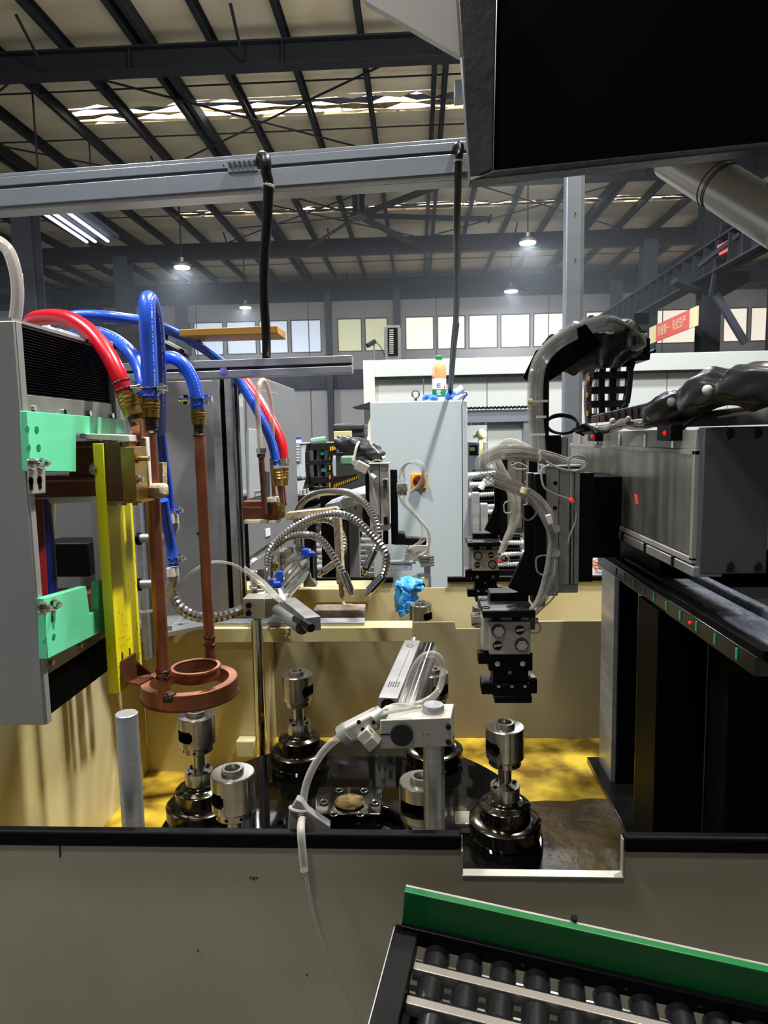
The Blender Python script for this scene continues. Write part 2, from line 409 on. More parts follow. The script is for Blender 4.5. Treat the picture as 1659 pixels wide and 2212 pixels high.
# back wall with long strip windows
YW = 20.2
wz0, wz1 = 4.06, 5.02
wb = B().box(-16, 16, YW, YW + 0.12, 0, wz0).box(-16, 16, YW, YW + 0.12, wz1, ZP1)
wins = []                                            # (px_left, px_right, material, sill y, head y)
for a, c, m in ((378, 412, 'window_cool'), (417, 482, 'window_cool'), (488, 553, 'window_cool'), (558, 622, 'window_cool'), (627, 694, 'window_cool'),
                (728, 782, 'window_green'), (787, 838, 'window_green'),
                (875, 938, 'window_warm'), (944, 1006, 'window_warm'), (1012, 1076, 'window_warm'), (1081, 1146, 'window_warm'), (1152, 1218, 'window_warm'),
                (1265, 1318, 'window_warm'), (1340, 1395, 'window_warm'), (1418, 1508, 'window_warm'), (1562, 1616, 'window_warm'), (1621, 1672, 'window_warm')):
    wins.append((P(a, 710, YW).x, P(c, 710, YW).x, m))
prev = -16.0
for x0, x1, m in wins:
    wb.box(prev, x0, YW, YW + 0.12, wz0, wz1); prev = x1
wb.box(prev, 16, YW, YW + 0.12, wz0, wz1)
wall = struct(wb, 'wall_back', 'wall_panel')
for i, (x0, x1, m) in enumerate(wins):
    fr = B()
    t = 0.035
    fr.box(x0, x1, YW + 0.02, YW + 0.07, wz0, wz0 + t).box(x0, x1, YW + 0.02, YW + 0.07, wz1 - t, wz1)
    fr.box(x0, x0 + t, YW + 0.02, YW + 0.07, wz0 + t, wz1 - t).box(x1 - t, x1, YW + 0.02, YW + 0.07, wz0 + t, wz1 - t)
    wo = struct(fr, 'window_%d' % (i + 1), 'window_frame')
    struct(B().box(x0 + t, x1 - t, YW + 0.04, YW + 0.05, wz0 + t, wz1 - t), 'pane', m, wo)
# panel joints of the wall, sill and gutter trims
for x in (-9, -6.4, -3.1, 0.6, 3.8, 7.0):
    struct(B().box(x - 0.012, x + 0.012, YW - 0.012, YW, 0, ZB), 'wall_seam', 'window_frame', wall)
struct(B().box(-16, 16, YW - 0.08, YW, 3.0, 3.55), 'trim_1', 'column_paint')
struct(B().box(-16, 16, YW - 0.10, YW, 5.50, 5.78), 'trim_2', 'column_paint')
struct(B().box(-16, 16, -3.3, -3.2, 0, ZP1 + 0.06), 'wall_front', 'cabinet_dark')
# columns
def column(px, py, Y, wd, z1=None, m='column_paint'):
    x = P(px, py, Y).x; z1 = z1 or ZB
    cb = B().box(x - wd / 2, x + wd / 2, Y, Y + 0.02, 0, z1).box(x - wd / 2, x + wd / 2, Y + wd * 0.9, Y + wd * 0.9 + 0.02, 0, z1).box(x - 0.01, x + 0.01, Y + 0.02, Y + wd * 0.9, 0, z1)
    return struct(cb, 'column', m)
column(52, 600, 11.7, 0.34); column(262, 620, 15.8, 0.34); column(390, 650, 19.9, 0.36)
column(708, 660, 19.95, 0.17); column(857, 660, 19.95, 0.20); column(1332, 640, 19.9, 0.34)
rc = column(1405, 600, 15.8, 0.32, m='column_paint')
bigc = column(1541, 560, 11.7, 0.30, m='beam_paint')
column(1664, 700, 19.9, 0.12)
# a crane runway on each side, running in depth
def runway(name_x, z0, z1, y0, y1):
    g = B().box(name_x - 0.14, name_x + 0.14, y0, y1, z0, z0 + 0.03).box(name_x - 0.14, name_x + 0.14, y0, y1, z1 - 0.03, z1).box(name_x - 0.01, name_x + 0.01, y0, y1, z0, z1)
    y = y0
    while y < y1:
        g.box(name_x - 0.13, name_x + 0.13, y, y + 0.02, z0 + 0.03, z1 - 0.03); y += 0.42
    return g
xr = P(1530, 600, 11.5).x
rz1 = P(1530, 622, 11.6).z; 
struct(runway(xr - 0.1, 3.95, 4.42, 8.6, 20.0), 'crane_beam', 'beam_paint')
struct(runway(-9.2, 5.0, 5.45, 9.0, 20.0), 'crane_beam', 'column_paint')
# corbel of the big column and its diagonal stay
cx = P(1541, 600, 11.7).x
cb = B().prism([P(1463, 598, 11.6), P(1463, 608, 11.6), P(1530, 632, 11.6), P(1562, 641, 11.6), P(1620, 608, 11.6), P(1620, 585, 11.6), P(1520, 588, 11.6)], (0, 0.3, 0))
struct(cb, 'corbel', 'beam_paint', bigc)
struct(B().bar(P(1546, 636, 11.6), P(1610, 742, 11.6), 0.1, 0.1, (0, 1, 0)), 'diagonal_stay', 'column_paint', bigc)
for yy in (640, 655, 668, 680):
    struct(B().box(P(1390, yy, 15.7).x, P(1418, yy, 15.7).x, 15.72, 15.9, P(1400, yy, 15.7).z, P(1400, yy - 7, 15.7).z), 'bracket', 'beam_paint', rc)
# gable beyond the left lamp
struct(B().box(P(265, 560, 19.9).x, P(560, 560, 19.9).x, 20.0, 20.1, ZB + 0.05, ZP1 - 0.01), 'trim_3', 'enclosure_cream')
# red hoist trolley on the runway
h = thing('crane_trolley', 'red crane trolley high beside the dark column at the far right', 'crane', P(1600, 530, 10.6))
build(B().bar(P(1562, 545, 10.6), P(1640, 505, 10.2), 0.3, 0.16), 'trolley_frame', 'red_machine', h, bevel=0.01)
build(B().cyl(P(1590, 528, 10.3), P(1590, 528, 10.7), 0.07), 'wheel', 'beam_paint', h)
build(B().cyl(P(1626, 508, 10.1), P(1626, 508, 10.5), 0.07), 'wheel', 'beam_paint', h)
build(B().bar(P(1510, 575, 10.8), P(1600, 505, 10.2), 0.06, 0.06), 'drive_shaft', 'beam_paint', h)
build(B().bar(P(1535, 640, 10.9), P(1562, 480, 10.6), 0.05, 0.05), 'end_stop', 'beam_paint', h)
# thin oil haze under the far half of the roof
hz = build(B().box(-13, 11, 9.2, 20.1, 3.0, 6.0), 'haze', 'haze', kind='stuff', label='thin bluish oil haze hanging under the far roof around the lamps', cat='haze')
hm = MATS['haze']; hn = hm.node_tree; hn.nodes.remove(hn.nodes['Principled BSDF'])
vs_ = hn.nodes.new('ShaderNodeVolumeScatter'); vs_.inputs['Density'].default_value = 0.016; vs_.inputs['Anisotropy'].default_value = 0.3; vs_.inputs[0].default_value = (0.86, 0.92, 1, 1)
hn.links.new(vs_.outputs[0], hn.nodes['Material Output'].inputs['Volume'])
# banner hung below the runway
bx = xr - 0.35
def bq(px, py): return PX(px, py, bx)
b0, b1, b2, b3 = bq(1403, 742), bq(1508, 658), bq(1508, 699), bq(1403, 770)
ban = thing('slogan_banner', 'red and cream slogan banner hanging under the far right crane beam', 'banner', (b0 + b2) / 2)
def lerp(a, c, t): return a + (c - a) * t
Z0, Z1 = 3.34, 3.72
ya, yb = bq(1403, 755).y, bq(1508, 680).y
ya = min(ya, 19.0)
def bandseg(t0, t1, m, nm):
    y0_, y1_ = ya + (yb - ya) * t0, ya + (yb - ya) * t1
    build(B().box(bx - 0.01, bx + 0.01, min(y0_, y1_), max(y0_, y1_), BZ0, BZ1), nm, m, ban)
zt = (bq(1456, 700).z); BZ1 = PX(1500, 664, bx).z; BZ0 = PX(1500, 706, bx).z
bandseg(0, 0.16, 'banner_cream', 'end_panel'); bandseg(0.16, 0.86, 'banner_red', 'red_panel'); bandseg(0.86, 1, 'banner_cream', 'end_panel')
text('质量第一', 'lettering', 'banner_cream', ban, (bx - 0.013, ya + (yb - ya) * 0.34, (BZ0 + BZ1) / 2), (0, -1, 0), (0, 0, 1), (BZ1 - BZ0) * 0.62, wid=abs(yb - ya) * 0.26)
text('安全生产', 'lettering', 'banner_cream', ban, (bx - 0.013, ya + (yb - ya) * 0.66, (BZ0 + BZ1) / 2), (0, -1, 0), (0, 0, 1), (BZ1 - BZ0) * 0.62, wid=abs(yb - ya) * 0.26)
# high-bay lamps
lampdefs = [(393, 577, 12.6, 35, 'white high bay lamp hanging at the left under the dark beam', 1),
            (530, 664, 17.5, 26, 'white high bay lamp hanging in front of the back wall at left', 1),
            (1140, 524, 13.0, 36, 'white high bay lamp mounted against the dark beam right of the fan', 1),
            (1104, 629, 18.5, 30, 'white high bay lamp low in front of the back wall, right of the thin cable', 1)]
for px, py, Y, wpx, lab, k in lampdefs:
    c = P(px, py, Y); r = wpx * Y / F / 2
    t = thing('pendant_lamp', lab, 'lamp', c, 'high bay lamps under the roof')
    build(B().lathe([(r, 0), (r * 0.97, r * 0.25), (r * 0.5, r * 0.55), (r * 0.3, r * 0.6), (r * 0.3, r * 1.1), (0.001, r * 1.1)], c, n=24), 'lamp_shade', 'anodised', t)
    build(B().lathe([(0.001, -0.02), (r * 0.9, -0.02), (r * 0.95, 0.012), (0.001, 0.012)], c, n=24), 'diffuser', 'lamp_glow', t)
    build(B().cyl(c + V(0, 0, r), V(c.x, c.y, ZP1 + 0.01), 0.014, n=6), 'hanging_rod', 'beam_paint', t)
    area('lamp_beam', c + V(0, 0, -0.05), c + V(0, 0, -3), r * 1.6, 90, (0.85, 0.92, 1.0))
# tube light bank on the left
t = thing('tube_light', 'bank of long white tube lights at upper left beneath the roof', 'light', P(140, 490, 9.5))
a, c = P(88, 452, 8.9), P(206, 522, 10.6)
zc = (a.z + c.z) / 2; a.z = c.z = zc
build(B().bar(a + V(0.06, 0, 0.10), c + V(0.06, 0, 0.10), 0.62, 0.04), 'housing', 'column_paint', t)
for dx in (-0.13, 0.0, 0.2): build(B().bar(a + V(dx, 0, 0.03), c + V(dx, 0, 0.03), 0.035, 0.03), 'light_tube', 'tube_glow', t)
for q in (a, c): build(B().cyl(q + V(0, 0, 0.1), V(q.x, q.y, ZP1 + 0.01), 0.012, n=6), 'hanger', 'beam_paint', t)
# ceiling fan
fc = P(775, 466, 13.6)
fan = thing('ceiling_fan', 'large dark industrial ceiling fan with long blades below the skylight', 'fan', fc)
build(B().box(fc.x - 0.11, fc.x - 0.03, fc.y - 0.1, fc.y + 0.1, fc.z + 0.02, fc.z + 0.40).box(fc.x + 0.03, fc.x + 0.11, fc.y - 0.1, fc.y + 0.1, fc.z + 0.02, fc.z + 0.40).box(fc.x - 0.12, fc.x + 0.12, fc.y - 0.1, fc.y + 0.1, fc.z + 0.38, fc.z + 0.42), 'motor_bracket', 'beam_paint', fan)
build(B().cyl(fc + V(0, 0, 0.04), fc + V(0, 0, 0.36), 0.06), 'motor', 'steel_satin', fan)
build(B().cyl(fc + V(0, 0, -0.05), fc + V(0, 0, 0.03), 0.17), 'hub', 'column_paint', fan)
build(B().cyl(fc + V(0, 0, 0.4), V(fc.x, fc.y, ZP1 + 0.01), 0.04, n=10), 'downrod', 'beam_paint', fan)
for px, py, s in ((612, 420, 1), (934, 406, 1), (1046, 473, 1), (912, 536, 1), (655, 542, 1), (506, 494, 1)):
    q = PZ(px, py, fc.z)
    d = (q - fc); d.z = 0
    L = min(max(d.length, 2.3), 2.9); d.normalize()
    pm = fc + d * (0.1 + L / 2)
    s_ = d.cross(V(0, 0, 1))
    build(B().obox(pm, d * L / 2, s_ * 0.075 + V(0, 0, 0.02), V(0, 0, 0.008)), 'blade', 'beam_paint', fan)
    build(B().obox(fc + d * (L + 0.11), d * 0.015, s_ * 0.09, V(0, 0, 0.06)), 'blade_tip', 'beam_paint', fan)
# camera and cooling box on the enclosure roof
YE = 5.0
ac = thing('air_cooler', 'dark grey vented cooling box on the enclosure roof left of the warm windows', 'cooler', P(846, 775, 5.6))
build(B().pbox(830, 703, 865, 775, 5.6, 0.25), 'housing', 'grey_plastic', ac, bevel=0.006)
build(B().pbox(838, 708, 859, 768, 5.585, 0.012), 'grille_panel', 'black_matte', ac)
for k in range(12): build(B().pbox(841, 712 + k * 4.5, 850, 714.5 + k * 4.5, 5.575, 0.012), 'slat', 'anodised', ac)
cc = thing('security_camera', 'small security camera on a stalk beside the cooling box', 'camera', P(806, 778, 5.5))
build(B().tube([V(P(808, 778, 5.5).x, 5.5, 2.125), P(808, 750, 5.5), P(806, 742, 5.5)], 0.006, n=8), 'stalk', 'grey_plastic', cc)
build(B().bar(P(793, 747, 5.45), P(810, 737, 5.5), 0.03, 0.035), 'camera_body', 'beam_paint', cc, bevel=0.004)
build(B().tube([P(812, 738, 5.5), P(824, 752, 5.55), P(832, 770, 5.6)], 0.003, n=6), 'cable', 'black_cable', cc)
# ------------------------------------------------------------------ white prefabricated enclosure
zt = 2.14
ex0 = P(797, 900, YE).x; ox0, ox1 = P(985, 950, YE).x, P(1128, 950, YE).x
oz1 = P(1060, 912, YE).z
xe1 = 5.0
en = thing('panel_enclosure', 'large white panelled enclosure room behind the grey control cabinet', 'enclosure', (2.0, YE, 0))
# panels of the front
edges = [ex0, P(915, 850, YE).x, P(1052, 850, YE).x, P(1160, 850, YE).x, P(1290, 850, YE).x, P(1440, 850, YE).x, P(1572, 850, YE).x, 3.6, 4.4, xe1]
for i in range(len(edges) - 1):
    a, c = edges[i] + 0.003, edges[i + 1] - 0.003
    build(B().box(a, c, YE, YE + 0.05, oz1, zt - 0.13) if c < ox1 + 0.1 and a > ox0 - 0.3 else B().box(a, c, YE, YE + 0.05, 0, zt - 0.13), 'wall_sheet', 'enclosure', en)
build(B().box(ex0, xe1, YE - 0.05, YE + 0.07, zt - 0.12, zt), 'top_rail', 'enclosure', en, bevel=0.004)
build(B().box(ex0, xe1, YE - 0.055, YE, zt - 0.135, zt - 0.118), 'rail_shadow_gap', 'rail_steel', en)
build(B().box(ex0, xe1, YE + 0.07, YE + 3.2, zt - 0.04, zt - 0.01), 'roof_sheet', 'enclosure', en)
build(B().box(ex0 - 0.03, ex0 + 0.05, YE - 0.06, YE + 0.05, 0, zt), 'corner_post', 'enclosure_cream', en)
build(B().box(ox0 - 0.2, ox1 + 0.1, YE - 0.07, YE - 0.02, oz1, P(1060, 886, YE).z), 'curtain_header', 'galvanised', en)
chz = P(1060, 881, YE - 0.08).z
k = 0; x = ox0 - 0.1
while x < ox1 + 0.1:
    build(B().obox((x, YE - 0.09, chz), (0.014, 0, 0.004), (0, 0.005, 0), (-0.002, 0, 0.008)), 'chain_link', 'rail_steel', en); x += 0.028
build(B().box(ox1, ox1 + 0.16, YE - 0.06, YE - 0.01, 0.2, oz1), 'side_post', 'galvanised', en)
# soot-coloured strip curtain above the opening
for k in range(9):
    a = ox0 + (ox1 - ox0) * k / 9
    build(B().box(a + 0.002, a + (ox1 - ox0) / 9, YE - 0.02 + 0.004 * (k % 2), YE - 0.015 + 0.004 * (k % 2), P(1060, 918, YE).z, oz1 + 0.01), 'curtain_strip', 'galvanised', en)
# inner back wall and a few machines inside, seen through the opening
build(B().box(0.2, 3.4, YE + 3.1, YE + 3.15, 0, zt), 'inner_wall', 'enclosure', en)
area('enclosure_light', (1.3, YE + 1.5, 2.05), (1.3, YE + 1.7, 0), 0.8, 110, (0.95, 0.98, 1.0))
m1 = thing('cnc_machine', 'pale blue machine with dark screen at left inside the enclosure opening', 'machine', P(1030, 1150, 6.0))
build(B().pbox(1012, 955, 1037, 1080, 6.0, 0.4), 'machine_body', 'cabinet_blue', m1, bevel=0.01)
build(B().pbox(1014, 962, 1032, 984, 5.98, 0.03), 'screen', 'black_paint', m1); build(B().pbox(1015, 966, 1026, 974, 5.975, 0.008), 'display', 'motor_tan', m1)
build(B().box(P(1012, 1000, 6).x, P(1037, 1000, 6).x, 6.0, 6.4, 0, P(1030, 1078, 6.0).z), 'stand', 'cabinet_grey', m1)
m2 = thing('electrical_box', 'cream control box with red button inside the enclosure opening', 'box', P(1060, 1100, 6.3))
build(B().pbox(1048, 955, 1066, 990, 6.3, 0.2), 'box_body', 'enclosure_cream', m2, bevel=0.01); build(B().cyl(P(1056, 970, 6.3), P(1056, 970, 6.26), 0.012), 'button', 'print_red', m2)
build(B().box(P(1048, 990, 6.3).x, P(1066, 990, 6.3).x, 6.3, 6.5, 0, P(1057, 989, 6.3).z), 'pedestal', 'enclosure_cream', m2)
m3 = thing('milling_machine', 'grey machine with a small cylinder on top inside the enclosure', 'machine', P(1100, 1100, 6.6))
build(B().pbox(1067, 950, 1090, 1000, 6.6, 0.4), 'machine_body', 'beam_paint', m3, bevel=0.01)
build(B().pbox(1088, 953, 1125, 1010, 6.7, 0.4), 'machine_side', 'cabinet_grey', m3, bevel=0.01)
build(B().cyl(P(1082, 950, 6.7), P(1082, 934, 6.7), 0.02), 'cylinder', 'anodised', m3)
build(B().cyl(P(1082, 934, 6.7), P(1082, 931, 6.7), 0.008), 'cylinder_tip', 'beam_paint', m3)
build(B().box(P(1067, 990, 6.6).x, P(1125, 990, 6.6).x, 6.6, 7.0, 0, P(1090, 1000, 6.6).z), 'stand', 'cabinet_grey', m3)
s = thing('signal_tower', 'dark signal tower with a lit green lamp inside the enclosure', 'signal light', P(1107, 950, 6.6))
build(B().cyl(P(1107, 950, 6.6), P(1107, 918, 6.6), 0.008), 'stem', 'beam_paint', s); build(B().cyl(P(1108, 941, 6.58), P(1108, 935, 6.58), 0.014), 'green_lamp', 'led_green', s)
bigo = thing('fan_motor', 'dark motor with a pale bracket inside the enclosure opening', 'motor', P(1040, 950, 6.9))
build(B().ball(P(1040, 938, 6.9), 0.055), 'motor_housing', 'motor_tan', bigo); build(B().bar(P(1022, 945, 6.9), P(1050, 930, 6.9), 0.03, 0.03), 'arm', 'grey_plastic', bigo)
build(B().box(P(1034, 950, 6.9).x, P(1047, 950, 6.9).x, 6.88, 6.96, 0, P(1040, 948, 6.9).z), 'pedestal', 'motor_tan', bigo)
# ================================================================== MIDDLE DISTANCE
# grey control cabinet with rotary switch
YC = 3.2
cab = thing('control_cabinet', 'tall pale grey control cabinet with orange rotary switch behind the tubs', 'cabinet', P(905, 1500, YC))
x0, x1 = P(802, 1000, YC).x, P(1004, 1000, YC).x; zc = P(900, 867, YC).z
build(B().box(x0 + 0.008, x1, YC + 0.02, YC + 0.32, 0.0, zc - 0.004), 'body', 'cabinet_blue', cab, bevel=0.004)
build(B().box(x0, x1 - 0.012, YC, YC + 0.018, 0.15, zc), 'door', 'cabinet_blue', cab, bevel=0.004)
build(B().box(x1 - 0.01, x1 + 0.012, YC - 0.012, YC + 0.03, 0.15, zc - 0.002), 'door_edge', 'cabinet_grey', cab, bevel=0.003)
sw = build(B().pbox(889, 1023, 921, 1055, YC - 0.012, 0.012), 'switch_plate', 'orange_switch', cab, bevel=0.003)
scn = P(905, 1039, YC - 0.012)
build(B().cyl(scn, scn - V(0, 0.03, 0), 0.030, 0.027, n=28), 'rotary_knob', 'switch_red', sw, bevel=0.002)
build(B().obox(scn - V(0, 0.036, 0), (0.006, 0, 0.006), (0, 0.008, 0), (-0.018, 0, 0.018)), 'grip', 'switch_red', sw)
build(B().torus(P(898, 853, YC + 0.08), (0.15, 1, 0), 0.017, 0.0045, 32, 10), 'lifting_eye', 'chrome', cab)
build(B().cyl(P(898, 866, YC + 0.08), P(898, 861, YC + 0.08), 0.008), 'eye_base', 'chrome', cab)
build(B().tube([P(1000, 872, YC + 0.02), P(1000, 864, YC + 0.02), P(1008, 853, YC + 0.02), P(1006, 848, YC + 0.02), P(998, 850, YC + 0.02)], 0.003), 'hanger_wire', 'navy_hose', cab)
# cream upper enclosure frame left of it with small shelf lip
build(B().prism([P(760, 880, 4.6), P(800, 868, 4.6), P(800, 880, 4.6)], (0, 0.38, 0)), 'corner_lip', 'beam_paint', en)
# drink bottle
YB = 3.33
q = P(949, 863.5, YB); H = (P(949, 762, YB).z - q.z); R_ = 0.034
bt = thing('drink_bottle', 'plastic drink bottle with green cap and orange upper half on the control cabinet', 'bottle', V(q.x, q.y, zc - 0.004))
c = V(q.x, q.y, zc - 0.003); S = H / 0.23
build(B().lathe([(0.001, 0), (R_ * .86, 0), (R_, 0.006), (R_ * .97, 0.03 * S)], c, n=28, cap=True), 'bottle_base', 'pet_clear', bt)
build(B().lathe([(R_ * 0.9, 0.03 * S), (R_, 0.03 * S), (R_, 0.066 * S), (R_ * 0.9, 0.066 * S)], c), 'green_label', 'label_green', bt)
build(B().lathe([(R_ * 0.9, 0.066 * S), (R_, 0.066 * S), (R_ * 0.99, 0.09 * S), (R_, 0.118 * S), (R_ * 0.9, 0.118 * S)], c), 'white_label', 'label_white', bt)
build(B().lathe([(0.001, 0.118 * S), (R_ * 1.02, 0.118 * S), (R_ * 1.02, 0.155 * S), (R_ * 0.94, 0.175 * S), (R_ * 0.7, 0.195 * S), (R_ * 0.42, 0.207 * S), (R_ * 0.42, 0.214 * S)], c), 'bottle_shoulder', 'pet', bt)
build(B().lathe([(0.001, 0.12 * S), (R_ * .8, 0.12 * S), (R_ * .8, 0.158 * S), (R_ * .72, 0.175 * S), (R_ * 0.5, 0.19 * S), (0.001, 0.19 * S)], c + V(0.006, 0, 0)), 'orange_filling', 'orange_drink', bt)
build(B().lathe([(0.001, 0.213 * S), (R_ * 0.47, 0.213 * S), (R_ * 0.5, 0.217 * S), (R_ * 0.5, 0.228 * S), (R_ * 0.42, 0.231 * S), (0.001, 0.231 * S)], c), 'cap', 'cap_green', bt)
for k in range(5):
    build(B().box(c.x - 0.014 + 0.001 * (k % 2), c.x + 0.008 - 0.002 * (k % 3), c.y - R_ - 0.002, c.y - R_ + 0.004, c.z + 0.036 * S + k * 0.0055, c.z + 0.0385 * S + k * 0.0055), 'print_line', 'print_white', bt)
for k in range(3):
    build(B().box(c.x - 0.013, c.x + 0.006, c.y - R_ - 0.002, c.y - R_ + 0.004, c.z + 0.075 * S + k * 0.008, c.z + 0.0765 * S + k * 0.008), 'print_line', 'print_grey', bt)
build(B().box(c.x + 0.018, c.x + 0.027, c.y - R_ * 0.78, c.y - R_ * 0.6, c.z + 0.070 * S, c.z + 0.08 * S), 'red_print', 'print_red', bt)
# work gloves beside the bottle
def pad(b, pts, r): return b.tube(pts, r, n=10, k=4, rfun=lambda t: r * (0.75 + 0.5 * math.sin(pi * min(1, t * 1.05))) )
def glove(name, label, base, hand_m, cuff_m, cuff_pts, cuff_r, fingers, fr):
    g = thing(name, label, 'glove', base, 'work gloves on the control cabinet')
    build(B().tube(cuff_pts, cuff_r, n=14), 'cuff', cuff_m, g); fb = B()
    for fpts in fingers: fb.tube(fpts, fr, n=9, k=4)
    build(fb, 'hand', hand_m, g); return g
yg = YC + 0.10
glove('work_glove', 'pale blue rolled work glove leaning up right of the drink bottle', P(985, 860, yg), 'glove_blue', 'glove_pale',
      [P(966, 856, yg), P(985, 848, yg), P(1000, 838, yg)], 0.018,
      [[P(964, 858, yg - .03), P(975, 848, yg - .03), P(984, 856, yg - .03)], [P(964, 862, yg - .05), P(974, 857, yg - .05), P(985, 861, yg - .05)]], 0.012)
glove('work_glove', 'blue crumpled work glove lying left of the drink bottle', P(920, 862, yg), 'glove_blue', 'glove_pale',
      [P(906, 861, yg + .05), P(916, 860, yg + .05), P(925, 859, yg + .05)], 0.011,
      [[P(913, 862, yg - .02), P(922, 855, yg - .02), P(934, 860, yg - .02)], [P(918, 860, yg), P(930, 855, yg), P(938, 862, yg)], [P(928, 862, yg - .03), P(936, 858, yg - .03), P(946, 862, yg - .03)]], 0.010)
glove('work_glove', 'flat pale grey work glove hanging over the right cabinet edge', P(1000, 862, yg), 'glove_pale', 'glove_pale',
      [P(982, 862, yg - .06), P(996, 857, yg - .06), P(1008, 849, yg - .06)], 0.011, [[P(978, 863, yg - .07), P(990, 862, yg - .07)]], 0.008)
# pendant cables: thick one at left, thin one at right
cbl = thing('power_cable', 'thick black ribbed cable hanging from the aluminium rail', 'cable', P(575, 600, 1.44))
pts = [P(561, 352, 1.47), P(566, 338, 1.44), P(574, 345, 1.41), P(575, 372, 1.41), P(580, 400, 1.42), P(577, 480, 1.45), P(571, 560, 1.5), P(570, 640, 1.55), P(575, 720, 1.6), P(576, 790, 1.66)]
build(B().tube(pts, 0.0105, n=12, k=8), 'cable', 'black_cable', cbl)
build(B().torus(P(579, 403, 1.42), (0.05, 0.1, 1), 0.0125, 0.0018), 'cable_tie', 'clear_tube_thick', cbl)
build(B().bar(P(574, 396, 1.40), P(592, 403, 1.41), 0.004, 0.004), 'tie_tail', 'clear_tube_thick', cbl)
cb2 = thing('thin_cable', 'thin dark cable hanging beside the black hood down to the control cabinet', 'cable', P(985, 600, 1.6))
pts = [P(982, 322, 1.5), P(992, 310, 1.46), P(996, 322, 1.45), P(991, 345, 1.45), P(989, 400, 1.5), P(987, 480, 1.6), P(988, 560, 1.8), P(987, 640, 2.1), P(983, 720, 2.5), P(976, 790, 2.9), P(972, 850, 3.30)]
build(B().tube(pts, 0.006, n=10, k=8, rfun=lambda t: 0.0060 + 0.0045 * t), 'cable', 'black_cable', cb2)
build(B().tube([P(985, 700, 2.4), P(979, 760, 2.75), P(973, 846, 3.29)], 0.0118, n=10), 'sleeve', 'brown_cable', cb2)
build(B().torus(P(990, 350, 1.45), (0.05, 0.1, 1), 0.009, 0.0016), 'cable_tie', 'clear_tube_thick', cb2)
# big aluminium rail overhead
al = thing('aluminium_rail', 'long overhead grey aluminium profile rail carrying the hanging cables', 'rail', P(500, 390, 1.5))
yA = 1.5
def railseg(py_l0, py_l1, py_r0, py_r1, yoff, dep, m, nm, bev=0.001):
    a0, a1 = P(-60, py_l0 + 4.6, yA + yoff), P(-60, py_l1 + 4.3, yA + yoff)
    c0, c1 = P(1018, py_r0 - 1.4, yA + yoff), P(1018, py_r1 - 1.3, yA + yoff)
    return build(B().prism([a0, c0, c1, a1], (0, dep, 0)), nm, m, al, bevel=bev)
railseg(375, 383, 297, 305, 0.004, 0.05, 'galvanised', 'top_lip'); railseg(383, 402, 305, 324, 0.0, 0.05, 'galvanised', 'upper_face')
railseg(402, 409, 324, 331, 0.010, 0.04, 'galvanised', 'slot'); railseg(409, 446, 331, 372, 0.0, 0.05, 'galvanised', 'lower_face')
railseg(446, 455, 372, 388, 0.004, 0.046, 'anodised', 'bottom_lip')
build(B().prism([P(492, 356, yA - .003), P(556, 351, yA - .003), P(556, 368, yA - .003), P(492, 372, yA - .003)], (0, 0.003, 0)), 'joint_plate', 'galvanised', al)
for k in range(6):
    q = P(497 + k * 10.5, 355.5 - k * 0.8, yA - 0.003)
    build(B().cyl(q, q - V(0, .004, 0), 0.0042, n=12).cyl(q - V(0, .004, 0), q - V(0, .006, 0), 0.002, n=8), 'screw', 'chrome', al)
build(B().bolt(P(483, 357, yA), (0, -1, 0), 0.0015, 0.001, False), 'screw', 'black_matte', al)
# galvanised post at the right
pc = thing('steel_post', 'square galvanised upright post behind the gantry under the hood', 'post', P(1240, 900, 2.2))
xa, xb = P(1222, 600, 2.2).x, P(1254, 600, 2.2).x
build(B().box(xa, xb, 2.2, 2.2 + (xb - xa), 0.0, 2.75), 'tube', 'galvanised', pc, bevel=0.003)
build(B().box(xb + 0.001, xb + 0.012, 2.21, 2.24, 0.0, 2.75), 'side_flange', 'galvanised', pc)
for py in (460, 560): build(B().cyl(P(1243, py, 2.199), P(1243, py, 2.196), 0.002, n=8), 'hole', 'black_matte', pc)
# black hood at the upper right
YH = 0.92
hd = thing('machine_hood', 'large black welded metal hood filling the upper right corner', 'hood', P(1330, 380, YH))
A = lambda x, y, Y=YH: P(x, y, Y)
build(B().prism([A(1075, -60, YH + .02), A(1690, -60, YH + .02), A(1690, 303, YH + .02), A(1066, 367, YH + .02)], (0, 0.01, 0)), 'inner_panel', 'hood_black', hd)
build(B().prism([A(986, -60, YH), A(1073, -60, YH), A(1065, 366, YH), A(1016, 388, YH)], (0, 0.03, 0)), 'side_flange', 'hood_edge', hd, bevel=0.002)
build(B().prism([A(1065, 367, YH - .002), A(1690, 302, YH - .002), A(1690, 315, YH - .002), A(1016, 388.5, YH - .002)], (0, 0.03, 0)), 'bottom_flange', 'hood_edge', hd, bevel=0.002)
build(B().prism([A(1016, 389, YH), A(1690, 316, YH), A(1690, 316, YH + .3), A(1016, 389, YH + .3)], (0, 0, 0.004)), 'underside', 'rust_sheet', hd)
build(B().prism([A(760, -60, YH + .05), A(1003, -60, YH + .05), A(1003, 124, YH + .05), A(985, 115, YH + .05), A(790, 2, YH + .05)], (0, 0.012, 0)), 'stained_sheet', 'rust_sheet', hd)
build(B().prism([(0.22, .96, 2.16), (0.22, 1.42, 2.40), (0.22, 1.42, 2.75), (0.22, .96, 2.75)], (0.95, 0, 0)), 'hidden_shade_body', 'hood_black', hd)  # unseen body added above the sight line to shade the tub floor
build(B().pbox(983, 172, 1003, 205, YH + .06, .03), 'bracket', 'galvanised', hd)
